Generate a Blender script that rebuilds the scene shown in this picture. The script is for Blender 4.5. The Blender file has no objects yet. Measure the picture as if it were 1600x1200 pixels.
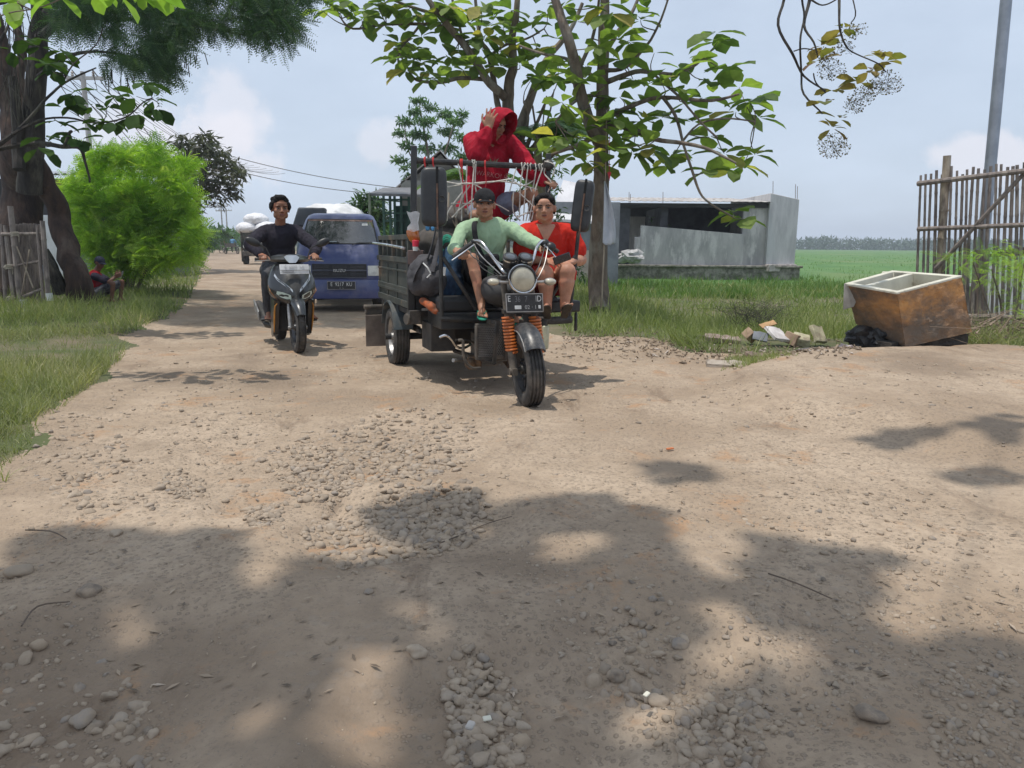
import bpy, bmesh, math, random
import numpy as np
from mathutils import Vector, Matrix, noise as mnoise
S = bpy.context.scene
COL = S.collection
R = math.radians
rng = np.random.default_rng(7)
random.seed(7)
V3 = Vector

# ------------------------------------------------------------------ camera
CAMZ = 1.18
PITCH = R(10.63); ROLL = R(0.45); FPX = 1156.0
fw = V3((0, math.cos(PITCH), -math.sin(PITCH)))
up0 = V3((0, math.sin(PITCH), math.cos(PITCH)))
rt0 = V3((1, 0, 0))
RT = rt0 * math.cos(ROLL) + up0 * math.sin(ROLL)
UP = up0 * math.cos(ROLL) - rt0 * math.sin(ROLL)
cd = bpy.data.cameras.new('camera'); cam = bpy.data.objects.new('camera', cd); COL.objects.link(cam)
cam.matrix_world = Matrix(((RT.x, UP.x, -fw.x, 0), (RT.y, UP.y, -fw.y, 0), (RT.z, UP.z, -fw.z, CAMZ), (0, 0, 0, 1)))
cd.sensor_width = 36; cd.lens = 36 * FPX / 1600; cd.clip_start = 0.05; cd.clip_end = 9000
S.camera = cam
def ray(px, py):
    return fw + RT * ((px - 800) / FPX) + UP * ((600 - py) / FPX)
def at(px, py, Y):
    d = ray(px, py); return V3((0, 0, CAMZ)) + d * (Y / d.y)
def G(px, py, z=0.0):
    d = ray(px, py); return V3((0, 0, CAMZ)) + d * ((z - CAMZ) / d.z)

# ------------------------------------------------------------------ light
SUN = V3((-0.20, -0.10, 1.0)).normalized()
S.view_settings.view_transform = 'Standard'; S.view_settings.look = 'None'
S.view_settings.exposure = 0.0; S.view_settings.gamma = 1
sd = bpy.data.lights.new('sun', 'SUN'); sd.energy = 3.2; sd.angle = R(0.55); sd.color = (1.0, 0.955, 0.88)
so = bpy.data.objects.new('sun', sd); COL.objects.link(so)
so.rotation_euler = SUN.to_track_quat('Z', 'Y').to_euler()
W = bpy.data.worlds.new('World'); S.world = W; W.use_nodes = True
nt = W.node_tree; nt.nodes.clear()
def N(tree, typ, **kw):
    n = tree.nodes.new(typ)
    for k, v in kw.items():
        if k in ('ins',):
            for kk, vv in v.items(): n.inputs[kk].default_value = vv
        else: setattr(n, k, v)
    return n
out = N(nt, 'ShaderNodeOutputWorld'); bg = N(nt, 'ShaderNodeBackground')
sky = N(nt, 'ShaderNodeTexSky', sky_type='NISHITA', sun_disc=False)
sky.sun_elevation = math.asin(SUN.z); sky.sun_rotation = math.atan2(SUN.x, SUN.y)
sky.air_density = 1.0; sky.dust_density = 2.5; sky.ozone_density = 1.5
tc = N(nt, 'ShaderNodeTexCoord')
# thin veil of high cloud over the whole sky, thicker towards the horizon, with soft cumulus puffs
nz = N(nt, 'ShaderNodeTexNoise', ins={'Scale': 3.0, 'Detail': 6.0, 'Roughness': 0.6})
mp = N(nt, 'ShaderNodeMapping', ins={'Scale': (1, 1, 2.5)})
nt.links.new(tc.outputs['Generated'], mp.inputs[0]); nt.links.new(mp.outputs[0], nz.inputs['Vector'])
vr = N(nt, 'ShaderNodeMapRange', ins={'From Min': 0.3, 'From Max': 0.75, 'To Min': 0.66, 'To Max': 0.9})
nt.links.new(nz.outputs[0], vr.inputs[0])
veil = N(nt, 'ShaderNodeMix', data_type='RGBA')
nt.links.new(vr.outputs[0], veil.inputs[0]); nt.links.new(sky.outputs[0], veil.inputs[6])
VEIL = (7.0, 8.1, 9.7, 1); PUFF = (9.2, 9.0, 9.6, 1)
veil.inputs[7].default_value = VEIL
last = veil.outputs[2]
def puff(px, py, rad, sx=1.0, sz=1.0, amt=0.9, seed=0.0):
    global last
    d = ray(px, py).normalized()
    sub = N(nt, 'ShaderNodeVectorMath', operation='SUBTRACT'); sub.inputs[1].default_value = d
    nt.links.new(tc.outputs['Generated'], sub.inputs[0])
    m2 = N(nt, 'ShaderNodeMapping', ins={'Scale': (1 / (rad * sx), 1 / rad, 1 / (rad * sz))})
    nt.links.new(sub.outputs[0], m2.inputs[0])
    ln = N(nt, 'ShaderNodeVectorMath', operation='LENGTH'); nt.links.new(m2.outputs[0], ln.inputs[0])
    n2 = N(nt, 'ShaderNodeTexNoise', noise_dimensions='4D', ins={'Scale': 22.0, 'Detail': 7.0, 'Roughness': 0.58, 'W': seed})
    nt.links.new(tc.outputs['Generated'], n2.inputs['Vector'])
    ad = N(nt, 'ShaderNodeMath', operation='MULTIPLY_ADD'); ad.inputs[1].default_value = 1.9
    nt.links.new(n2.outputs[0], ad.inputs[0]); nt.links.new(ln.outputs['Value'], ad.inputs[2])
    r2 = N(nt, 'ShaderNodeMapRange', interpolation_type='SMOOTHSTEP', ins={'From Min': 1.95, 'From Max': 1.45, 'To Min': 0, 'To Max': amt})
    nt.links.new(ad.outputs[0], r2.inputs[0])
    mx = N(nt, 'ShaderNodeMix', data_type='RGBA'); mx.inputs[7].default_value = PUFF
    nt.links.new(r2.outputs[0], mx.inputs[0]); nt.links.new(last, mx.inputs[6]); last = mx.outputs[2]
puff(358, 185, 0.055, 1.0, 1.0, 0.5, 1.0)
puff(320, 235, 0.07, 1.5, 0.7, 0.55, 2.0)
puff(215, 215, 0.07, 1.3, 0.6, 0.5, 3.0)
puff(1530, 250, 0.05, 1.4, 0.7, 0.6, 4.0)
puff(600, 225, 0.04, 1.2, 0.8, 0.4, 5.0)
nt.links.new(last, bg.inputs[0]); bg.inputs[1].default_value = 0.102
nt.links.new(bg.outputs[0], out.inputs[0])

# ------------------------------------------------------------------ materials
def lin(c): return tuple(((x / 255) / 12.92 if x / 255 <= 0.04045 else ((x / 255 + 0.055) / 1.055) ** 2.4) for x in c)
_M = {}
def mat(name, c1, c2=None, rough=0.6, metal=0.0, scale=6.0, bump=0.0, bscale=40.0, detail=5.0, lo=0.4, hi=0.62, c3=None, s3=2.0,
        stretch=(1, 1, 1), trans=0.0, alpha=1.0, spec=0.5, coat=0.0, coords='Object', lo3=0.5, hi3=0.65, rvar=0.0):
    if name in _M: return _M[name]
    m = bpy.data.materials.new(name); m.use_nodes = True; t = m.node_tree
    b = t.nodes['Principled BSDF']; b.inputs['Roughness'].default_value = rough; b.inputs['Metallic'].default_value = metal
    b.inputs['Specular IOR Level'].default_value = spec; b.inputs['Alpha'].default_value = alpha
    b.inputs['Coat Weight'].default_value = coat; b.inputs['Transmission Weight'].default_value = trans
    c2 = c2 or tuple(x * 0.75 for x in c1)
    co = N(t, 'ShaderNodeTexCoord'); mp = N(t, 'ShaderNodeMapping', ins={'Scale': stretch})
    t.links.new(co.outputs[coords], mp.inputs[0])
    n1 = N(t, 'ShaderNodeTexNoise', ins={'Scale': scale, 'Detail': detail, 'Roughness': 0.62}); t.links.new(mp.outputs[0], n1.inputs['Vector'])
    r1 = N(t, 'ShaderNodeMapRange', ins={'From Min': lo, 'From Max': hi}); t.links.new(n1.outputs[0], r1.inputs[0])
    mx = N(t, 'ShaderNodeMix', data_type='RGBA'); mx.inputs[6].default_value = (*c1, 1); mx.inputs[7].default_value = (*c2, 1)
    t.links.new(r1.outputs[0], mx.inputs[0]); src = mx.outputs[2]
    if c3:
        n3 = N(t, 'ShaderNodeTexNoise', ins={'Scale': s3, 'Detail': 7.0, 'Roughness': 0.7}); t.links.new(mp.outputs[0], n3.inputs['Vector'])
        r3 = N(t, 'ShaderNodeMapRange', ins={'From Min': lo3, 'From Max': hi3}); t.links.new(n3.outputs[0], r3.inputs[0])
        m3 = N(t, 'ShaderNodeMix', data_type='RGBA'); m3.inputs[7].default_value = (*c3, 1)
        t.links.new(r3.outputs[0], m3.inputs[0]); t.links.new(src, m3.inputs[6]); src = m3.outputs[2]
    t.links.new(src, b.inputs['Base Color'])
    if rvar:
        rr = N(t, 'ShaderNodeMapRange', ins={'From Min': 0.3, 'From Max': 0.7, 'To Min': rough - rvar, 'To Max': rough + rvar})
        t.links.new(n1.outputs[0], rr.inputs[0]); t.links.new(rr.outputs[0], b.inputs['Roughness'])
    if bump:
        nb = N(t, 'ShaderNodeTexNoise', ins={'Scale': bscale, 'Detail': 6.0, 'Roughness': 0.6}); t.links.new(mp.outputs[0], nb.inputs['Vector'])
        bp = N(t, 'ShaderNodeBump', ins={'Strength': 0.8, 'Distance': bump}); t.links.new(nb.outputs[0], bp.inputs['Height'])
        t.links.new(bp.outputs[0], b.inputs['Normal'])
    _M[name] = m; return m
def leafmat(name, ca, cb, cc=None, trans=0.35, rough=0.5, spec=0.4):
    """leaf: colour picked by the per-leaf attribute 'v' between ca and cb, with a few of cc; light passes through"""
    if name in _M: return _M[name]
    m = bpy.data.materials.new(name); m.use_nodes = True; t = m.node_tree; b = t.nodes['Principled BSDF']; o = t.nodes['Material Output']
    a = N(t, 'ShaderNodeAttribute', attribute_name='v')
    cr = N(t, 'ShaderNodeValToRGB'); e = cr.color_ramp.elements
    e[0].position = 0.0; e[0].color = (*ca, 1); e[1].position = 0.86 if cc else 1.0; e[1].color = (*cb, 1)
    if cc: k = e.new(0.97); k.color = (*cc, 1)
    t.links.new(a.outputs['Fac'], cr.inputs[0])
    co = N(t, 'ShaderNodeTexCoord'); n1 = N(t, 'ShaderNodeTexNoise', ins={'Scale': 9.0, 'Detail': 4.0}); t.links.new(co.outputs['Object'], n1.inputs['Vector'])
    mr = N(t, 'ShaderNodeMapRange', ins={'From Min': 0.3, 'From Max': 0.7, 'To Min': 0.8, 'To Max': 1.2}); t.links.new(n1.outputs[0], mr.inputs[0])
    vm = N(t, 'ShaderNodeVectorMath', operation='SCALE'); t.links.new(cr.outputs[0], vm.inputs[0]); t.links.new(mr.outputs[0], vm.inputs['Scale'])
    t.links.new(vm.outputs[0], b.inputs['Base Color']); b.inputs['Roughness'].default_value = rough; b.inputs['Specular IOR Level'].default_value = spec
    tr = N(t, 'ShaderNodeBsdfTranslucent'); sc = N(t, 'ShaderNodeVectorMath', operation='MULTIPLY'); sc.inputs[1].default_value = (1.5, 1.7, 0.6)
    t.links.new(vm.outputs[0], sc.inputs[0]); t.links.new(sc.outputs[0], tr.inputs[0])
    mx = N(t, 'ShaderNodeMixShader'); mx.inputs[0].default_value = trans
    t.links.new(b.outputs[0], mx.inputs[1]); t.links.new(tr.outputs[0], mx.inputs[2]); t.links.new(mx.outputs[0], o.inputs[0])
    _M[name] = m; return m

# ------------------------------------------------------------------ scene graph helpers
def props(o, label=None, cat=None, group=None, kind=None):
    if label: o['label'] = label
    if cat: o['category'] = cat
    if group: o['group'] = group
    if kind: o['kind'] = kind
    return o
def thing(name, label, cat, loc=(0, 0, 0), group=None):
    o = bpy.data.objects.new(name, None); o.empty_display_size = 0.1; COL.objects.link(o); o.location = V3(loc)
    return props(o, label, cat, group)
def link(name, me, parent=None, mats=None, smooth=False):
    o = bpy.data.objects.new(name, me); COL.objects.link(o)
    if mats is not None:
        for m in (mats if isinstance(mats, (list, tuple)) else [mats]): me.materials.append(m)
    if smooth and len(me.polygons):
        me.polygons.foreach_set('use_smooth', np.ones(len(me.polygons), bool))
    if parent is not None:
        o.parent = parent
        if parent.type == 'EMPTY': o.location = -V3(parent.location)
    return o
def fast(name, V, F, mats, parent=None, v=None, smooth=False, mi=None):
    """mesh from numpy arrays; F (m,3) or (m,4)"""
    V = np.asarray(V, np.float32); F = np.asarray(F, np.int32); k = F.shape[1]
    me = bpy.data.meshes.new(name); me.vertices.add(len(V)); me.vertices.foreach_set('co', V.ravel())
    me.loops.add(F.size); me.loops.foreach_set('vertex_index', F.ravel())
    me.polygons.add(len(F)); me.polygons.foreach_set('loop_start', np.arange(0, F.size, k, dtype=np.int32))
    me.update(calc_edges=True)
    if v is not None:
        a = me.attributes.new('v', 'FLOAT', 'POINT'); a.data.foreach_set('value', np.asarray(v, np.float32))
    o = link(name, me, parent, mats, smooth)
    if mi is not None: me.polygons.foreach_set('material_index', np.asarray(mi, np.int32))
    return o
class MB:
    """collects shapes into one mesh"""
    def __init__(s, M=None): s.v = []; s.f = []; s.m = []; s.M = M; s.cur = 0
    def add(s, vs, fs):
        n = len(s.v)
        s.v += [tuple((s.M @ V3(p)) if s.M is not None else p) for p in vs]
        s.f += [tuple(i + n for i in f) for f in fs]; s.m += [s.cur] * len(fs); return s
    def box(s, c, d, rot=None):
        c = V3(c); h = V3(d) / 2; vs = []
        for z in (-1, 1):
            for y in (-1, 1):
                for x in (-1, 1):
                    p = V3((x * h.x, y * h.y, z * h.z))
                    if rot is not None: p = rot @ p
                    vs.append(c + p)
        return s.add(vs, [(0, 2, 3, 1), (4, 5, 7, 6), (0, 1, 5, 4), (2, 6, 7, 3), (0, 4, 6, 2), (1, 3, 7, 5)])
    def hexa(s, b, t):
        """b, t: four corners each, bottom and top, same order"""
        return s.add(list(b) + list(t), [(3, 2, 1, 0), (4, 5, 6, 7), (0, 1, 5, 4), (1, 2, 6, 5), (2, 3, 7, 6), (3, 0, 4, 7)])
    def bar(s, a, b, w, h=None, upv=(0, 0, 1)):
        a = V3(a); b = V3(b); h = h or w; d = (b - a); L = d.length; d.normalize(); u = V3(upv)
        if abs(d.dot(u)) > 0.98: u = V3((1, 0, 0))
        x = d.cross(u).normalized(); z = x.cross(d).normalized()
        rot = Matrix((x, d, z)).transposed()
        return s.box((a + b) / 2, (w, L, h), rot)
    def tube(s, pts, r, n=8, cap=True, closed=False, squash=1.0):
        pts = [V3(p) for p in pts]; k = len(pts); rs = r if isinstance(r, (list, tuple)) else [r] * k
        vs = []; fs = []; prev = None
        for i, p in enumerate(pts):
            a = pts[i - 1] if (i > 0 or closed) else p; b = pts[(i + 1) % k] if (i < k - 1 or closed) else p
            d = (b - a).normalized() if (b - a).length > 1e-9 else V3((0, 0, 1))
            if prev is None:
                u = V3((0, 0, 1)) if abs(d.z) < 0.9 else V3((1, 0, 0)); x = d.cross(u).normalized()
            else:
                x = (prev - d * prev.dot(d)); x = x.normalized() if x.length > 1e-6 else d.orthogonal().normalized()
            prev = x; y = d.cross(x)
            for j in range(n):
                t = 2 * math.pi * j / n; vs.append(p + x * (rs[i] * math.cos(t)) + y * (rs[i] * squash * math.sin(t)))
        for i in range(k - 1 if not closed else k):
            for j in range(n):
                a = i * n + j; b = i * n + (j + 1) % n; c = ((i + 1) % k) * n + (j + 1) % n; d = ((i + 1) % k) * n + j
                fs.append((a, b, c, d))
        if cap and not closed: fs.append(tuple(range(n))[::-1]); fs.append(tuple(range((k - 1) * n, k * n)))
        return s.add(vs, fs)
    def lathe(s, prof, c, axis, n=24, x0=None, close=True):
        """prof: (radius, along axis) pairs"""
        c = V3(c); ax = V3(axis).normalized(); u = V3(x0).normalized() if x0 else ax.orthogonal().normalized(); w = ax.cross(u)
        vs = []; fs = []; k = len(prof)
        for r, h in prof:
            for j in range(n):
                t = 2 * math.pi * j / n; vs.append(c + ax * h + (u * math.cos(t) + w * math.sin(t)) * r)
        for i in range(k - 1):
            for j in range(n): fs.append((i * n + j, i * n + (j + 1) % n, (i + 1) * n + (j + 1) % n, (i + 1) * n + j))
        if close: fs.append(tuple(range(n))[::-1]); fs.append(tuple(range((k - 1) * n, k * n)))
        return s.add(vs, fs)
    def ell(s, c, r, rot=None, n=12, m=8):
        c = V3(c); r = (r, r, r) if not hasattr(r, '__len__') else r; vs = []; fs = []
        def T(p):
            p = V3((p[0] * r[0], p[1] * r[1], p[2] * r[2]))
            return c + (rot @ p if rot is not None else p)
        vs.append(T((0, 0, -1)))
        for i in range(1, m):
            a = -math.pi / 2 + math.pi * i / m
            for j in range(n): t = 2 * math.pi * j / n; vs.append(T((math.cos(a) * math.cos(t), math.cos(a) * math.sin(t), math.sin(a))))
        vs.append(T((0, 0, 1))); e = len(vs) - 1
        for j in range(n): fs.append((0, 1 + (j + 1) % n, 1 + j)); fs.append((e, e - n + j, e - n + (j + 1) % n))
        for i in range(m - 2):
            for j in range(n): a = 1 + i * n; fs.append((a + j, a + (j + 1) % n, a + n + (j + 1) % n, a + n + j))
        return s.add(vs, fs)
    def cone(s, p0, r0, p1, r1, n=12):
        """capsule with two radii"""
        p0 = V3(p0); p1 = V3(p1); d = p1 - p0; L = d.length
        if L < 1e-6: return s.ell(p0, max(r0, r1))
        prof = []
        for i in range(5): a = -math.pi / 2 + math.pi / 2 * i / 5; prof.append((max(r0 * math.cos(a), 1e-4), r0 * math.sin(a)))
        prof.append((r0, 0)); prof.append((r1, L))
        for i in range(1, 6): a = math.pi / 2 * i / 5; prof.append((max(r1 * math.cos(a), 1e-4), L + r1 * math.sin(a)))
        return s.lathe(prof, p0, d, n)
    def prism(s, poly, a, b, plane='xz'):
        """poly (2D) extruded between a and b along the missing axis"""
        n = len(poly)
        def P(p, t): return {'xz': (p[0], t, p[1]), 'xy': (p[0], p[1], t), 'yz': (t, p[0], p[1])}[plane]
        vs = [P(p, a) for p in poly] + [P(p, b) for p in poly]
        fs = [tuple(range(n))[::-1], tuple(range(n, 2 * n))] + [(i, (i + 1) % n, n + (i + 1) % n, n + i) for i in range(n)]
        return s.add(vs, fs)
    def loft(s, rings, cap=True):
        n = len(rings[0]); vs = [p for r in rings for p in r]; fs = []
        for i in range(len(rings) - 1):
            for j in range(n): fs.append((i * n + j, i * n + (j + 1) % n, (i + 1) * n + (j + 1) % n, (i + 1) * n + j))
        if cap: fs.append(tuple(range(n))[::-1]); fs.append(tuple(range((len(rings) - 1) * n, len(rings) * n)))
        return s.add(vs, fs)
    def mesh(s, name='m'):
        me = bpy.data.meshes.new(name); me.from_pydata([tuple(v) for v in s.v], [], s.f)
        bm = bmesh.new(); bm.from_mesh(me); bmesh.ops.recalc_face_normals(bm, faces=bm.faces); bm.to_mesh(me); bm.free()
        me.polygons.foreach_set('material_index', s.m) if len(me.polygons) == len(s.m) else None
        me.update(); return me
    def build(s, name, m, parent=None, smooth=False, bevel=0.0, seg=2, sub=0, angle=35, solid=0.0):
        o = link(name, s.mesh(name), parent, m, smooth or bevel > 0)
        if solid: md = o.modifiers.new('s', 'SOLIDIFY'); md.thickness = solid
        if bevel: md = o.modifiers.new('b', 'BEVEL'); md.width = bevel; md.segments = seg; md.limit_method = 'ANGLE'; md.angle_limit = R(30); md.harden_normals = False
        if sub: md = o.modifiers.new('u', 'SUBSURF'); md.levels = sub; md.render_levels = sub
        if (smooth or bevel) and not sub:
            try: o.data.set_sharp_from_angle(angle=R(angle))
            except Exception: pass
        return o
def text(name, s, size, M, m, parent, depth=0.002, sx=1.0, align='CENTER'):
    """flat raised lettering; M maps text x,y,z to the world"""
    cu = bpy.data.curves.new(name, 'FONT'); cu.body = s; cu.size = size; cu.align_x = align; cu.align_y = 'CENTER'; cu.extrude = depth; cu.resolution_u = 3
    o = bpy.data.objects.new(name, cu); COL.objects.link(o)
    dg = bpy.context.evaluated_depsgraph_get(); me = bpy.data.meshes.new_from_object(o.evaluated_get(dg))
    COL.objects.unlink(o); bpy.data.objects.remove(o)
    me.transform(M @ Matrix.Diagonal((sx, 1, 1, 1))); me.name = name; me.materials.clear()
    return link(name, me, parent, m)
def copy_tree(o, parent=None):
    c = o.copy(); COL.objects.link(c); c.parent = parent
    for ch in list(o.children): copy_tree(ch, c)
    return c
# vectorised scatter of a template
def norm(a): return a / np.maximum(np.linalg.norm(a, axis=1, keepdims=True), 1e-9)
def scatter(T, F, P, D, U, Sc):
    """T (k,3) template with length along +y and face normal +z; P positions, D length direction, U face-up hint, Sc scale (n,) or (n,3)"""
    T = np.asarray(T, float); F = np.asarray(F, int); P = np.asarray(P, float); n = len(P)
    y = norm(np.asarray(D, float)); x = norm(np.cross(y, np.asarray(U, float))); z = np.cross(x, y)
    Sc = np.asarray(Sc, float); Sc = np.repeat(Sc[:, None], 3, 1) if Sc.ndim == 1 else Sc
    tt = T[None] * Sc[:, None, :]
    Vv = P[:, None] + tt[..., 0:1] * x[:, None] + tt[..., 1:2] * y[:, None] + tt[..., 2:3] * z[:, None]
    k = len(T); FF = (F[None] + (np.arange(n) * k)[:, None, None]).reshape(-1, F.shape[1])
    return Vv.reshape(-1, 3), FF
def rdir(n, zbias=0.0, zs=1.0):
    d = rng.normal(size=(n, 3)); d[:, 2] = d[:, 2] * zs + zbias; return norm(d)
def vnoise(x, y, seed=0):
    xi = np.floor(x).astype(np.int64); yi = np.floor(y).astype(np.int64); xf = x - xi; yf = y - yi
    def h(a, b):
        n = (a * 374761393 + b * 668265263 + seed * 974711) & 0xFFFFFFFF; n = ((n ^ (n >> 13)) * 1274126177) & 0xFFFFFFFF
        return ((n ^ (n >> 16)) & 0xFFFF) / 65535.0
    u = xf * xf * (3 - 2 * xf); v = yf * yf * (3 - 2 * yf)
    return (h(xi, yi) * (1 - u) + h(xi + 1, yi) * u) * (1 - v) + (h(xi, yi + 1) * (1 - u) + h(xi + 1, yi + 1) * u) * v
def fbm(x, y, o=4, seed=0):
    s = 0; a = 0.5; f = 1.0
    for i in range(o): s = s + a * (vnoise(x * f, y * f, seed + i * 17) - 0.5); a *= 0.5; f *= 2.03
    return s
# ================================================================== GROUND
def gxy(pts): return [(G(*p).x, G(*p).y) for p in pts]
ROADPOLY = [(-4.6, -8), (-4.2, 0.5)] + gxy([(-60, 830), (0, 745), (70, 655), (150, 590), (188, 552), (196, 530), (222, 508), (268, 492), (297, 462), (312, 430), (320, 405), (333, 392)]) + \
           [(-30, 110), (-58, 240), (-52, 240), (-24, 110)] + gxy([(450, 402), (600, 432), (760, 470), (880, 522), (1000, 529), (1090, 552), (1200, 556), (1330, 545), (1480, 548), (1620, 556), (1900, 560)]) + [(14, 6), (14, -8)]
ROADPOLY = np.array(ROADPOLY)
def inpoly(x, y, P):
    c = np.zeros(x.shape, bool); j = len(P) - 1
    for i in range(len(P)):
        xi, yi = P[i]; xj, yj = P[j]
        m = ((yi > y) != (yj > y)) & (x < (xj - xi) * (y - yi) / ((yj - yi) + 1e-12) + xi); c ^= m; j = i
    return c
def sst(a, b, x): t = np.clip((x - a) / (b - a), 0, 1); return t * t * (3 - 2 * t)
HOLES = [(560, 700, 1.0, .030), (340, 745, .45, .022), (420, 795, .3, .03), (640, 815, .55, .055), (780, 1120, .42, .06), (1120, 1120, .35, .05), (1000, 1000, .3, .03), (110, 1090, .55, .04), (1480, 1060, .6, .03)]
HOLEW = [(G(a, b).x, G(a, b).y, r, d) for a, b, r, d in HOLES]
def H(x, y):
    x = np.asarray(x, float); y = np.asarray(y, float)
    near = 1 / (1 + (np.abs(y) / 14) ** 2)
    h = fbm(x * .45 + 3, y * .45, 3, 1) * .09 + fbm(x * 2.1, y * 2.1, 4, 2) * .035 * (.3 + near) + fbm(x * 11, y * 11, 4, 3) * .013 * near
    for hx, hy, r, d in HOLEW:
        rr = np.hypot(x - hx, (y - hy)) / r + fbm(x * 3, y * 3, 3, 5) * .7
        h = h - d * (1 - sst(.55, 1.05, rr)) + d * .18 * np.exp(-((rr - 1.15) / .2) ** 2)
    # shallow wheel tracks
    for tx in (-1.05, 0.45):
        h = h - .014 * np.exp(-((x - tx + y * .12 + fbm(y * .3, x * 0, 2, 9) * .8) / .24) ** 2)
    m = sst(1.12, .84, np.hypot((x - 6.0) / 4.1, (y - 5.9) / 2.8) + fbm(x * .9, y * .9, 3, 8) * .35)
    h = h + .12 * m
    fall = sst(9.4, 12.5, y - .08 * np.abs(x - 3)) * sst(1.8, 3.6, x - .0 * y)
    h = h * (1 - .5 * fall) - .32 * fall
    lf = sst(-2.7, -4.4, x + .19 * y) * sst(3, 6, y); h = h + .06 * lf
    return h
ys = np.concatenate([np.linspace(-7, 1.3, 24), 1.32 * np.exp(np.linspace(0, math.log(12 / 1.32), 560)), 12 * np.exp(np.linspace(0.01, math.log(640 / 12), 200))])
us = np.linspace(-1, 1, 560)
YY, UU = np.meshgrid(ys, us, indexing='ij'); XX = UU * (np.abs(YY) * .86 + 2.2) + 0.0
XX = np.where(YY < 1.3, UU * 9, UU * (np.maximum(YY, 1.3) * 1.0 + .9 + 6.8 * np.exp(-(YY - 1.3) * 1.2)))
HH = H(XX, YY)
EX = XX + fbm(XX * 1.4, YY * 1.4, 4, 21) * .5; EY = YY + fbm(XX * 1.4 + 9, YY * 1.4, 4, 22) * .5 * np.clip(YY / 6, .2, 1)
ny, nx = XX.shape; idx = np.arange(ny * nx).reshape(ny, nx)
Fq = np.stack([idx[:-1, :-1], idx[:-1, 1:], idx[1:, 1:], idx[1:, :-1]], -1).reshape(-1, 4)
cx = EX[:-1, :-1].ravel(); cy = EY[:-1, :-1].ravel(); isroad = inpoly(cx, cy, ROADPOLY)
Vg = np.stack([XX, YY, HH], -1).reshape(-1, 3)
def submesh(name, sel, m):
    f = Fq[sel]; u, inv = np.unique(f, return_inverse=True)
    return fast(name, Vg[u], inv.reshape(-1, 4), m, smooth=True)
def dirtmat():
    m = bpy.data.materials.new('dirt'); m.use_nodes = True; t = m.node_tree; b = t.nodes['Principled BSDF']; b.inputs['Roughness'].default_value = .93; b.inputs['Specular IOR Level'].default_value = .2
    co = N(t, 'ShaderNodeTexCoord'); P = co.outputs['Object']
    def noise(sc, det=6.0, ro=.6, dist=0.0, off=None, st=None):
        n = N(t, 'ShaderNodeTexNoise', ins={'Scale': sc, 'Detail': det, 'Roughness': ro, 'Distortion': dist})
        mp = N(t, 'ShaderNodeMapping', ins={'Location': off or (0, 0, 0), 'Scale': st or (1, 1, 1)}); t.links.new(P, mp.inputs[0]); t.links.new(mp.outputs[0], n.inputs['Vector']); return n.outputs[0]
    def ramp(s, a, c, lo=0.0, hi=1.0):
        r = N(t, 'ShaderNodeMapRange', interpolation_type='SMOOTHSTEP', ins={'From Min': a, 'From Max': c, 'To Min': lo, 'To Max': hi}); t.links.new(s, r.inputs[0]); return r.outputs[0]
    def mixc(f, a, c, blend='MIX'):
        x = N(t, 'ShaderNodeMix', data_type='RGBA', blend_type=blend)
        if isinstance(f, float): x.inputs[0].default_value = f
        else: t.links.new(f, x.inputs[0])
        for k, s in ((6, a), (7, c)):
            if isinstance(s, tuple): x.inputs[k].default_value = (*s, 1)
            else: t.links.new(s, x.inputs[k])
        return x.outputs[2]
    def mul(a, c):
        x = N(t, 'ShaderNodeMath', operation='MULTIPLY')
        t.links.new(a, x.inputs[0])
        if isinstance(c, float): x.inputs[1].default_value = c
        else: t.links.new(c, x.inputs[1])
        return x.outputs[0]
    def add(a, c):
        x = N(t, 'ShaderNodeMath', operation='ADD'); t.links.new(a, x.inputs[0]); t.links.new(c, x.inputs[1]); return x.outputs[0]
    c = mixc(ramp(noise(.8, 8, .62), .38, .62), (.318, .238, .168), (.435, .338, .248))
    c = mixc(ramp(noise(.33, 7, .65, 0, (7, 3, 0)), .52, .66), c, (.225, .168, .12))
    c = mixc(ramp(noise(1.7, 7, .7, .4, (1, 9, 0)), .56, .66, 0, .8), c, (.38, .225, .125))       # ochre clay patches
    c = mixc(ramp(noise(2.6, 8, .7, .6, (4, 2, 0), (1, .35, 1)), .56, .68, 0, .65), c, (.165, .115, .08))   # dark moist streaks
    c = mixc(ramp(noise(14, 8, .75), .4, .66, 0, .6), c, (.27, .205, .15))
    c = mixc(ramp(noise(85, 4, .75), .54, .7, 0, .55), c, (.17, .14, .12))
    # embedded grit
    vo = N(t, 'ShaderNodeTexVoronoi', ins={'Scale': 46.0, 'Randomness': 1.0}); t.links.new(P, vo.inputs['Vector'])
    vo2 = N(t, 'ShaderNodeTexVoronoi', ins={'Scale': 19.0, 'Randomness': 1.0}); t.links.new(P, vo2.inputs['Vector'])
    patch = ramp(noise(1.1, 5, .6, 0, (2, 5, 0)), .34, .5); patch2 = ramp(noise(.9, 5, .65, 0, (12, 5, 0)), .5, .62)
    g1 = mul(ramp(vo.outputs['Distance'], .42, .18), patch); g2 = mul(ramp(vo2.outputs['Distance'], .40, .22), patch2)
    stone = mixc(.6, vo.outputs['Color'], (.5, .5, .5), 'MIX'); st2 = mixc(ramp(noise(30, 2), .3, .7), (.33, .265, .20), (.20, .16, .125))
    c = mixc(mul(g1, .5), c, st2); c = mixc(mul(g2, .25), c, (.30, .255, .21))
    t.links.new(c, b.inputs['Base Color'])
    hgt = add(add(mul(noise(60, 6, .7), .25), mul(noise(9, 8, .65), .5)), add(mul(g1, .4), mul(g2, .15)))
    bp = N(t, 'ShaderNodeBump', ins={'Strength': .8, 'Distance': .015}); t.links.new(hgt, bp.inputs['Height']); t.links.new(bp.outputs[0], b.inputs['Normal'])
    return m
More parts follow.
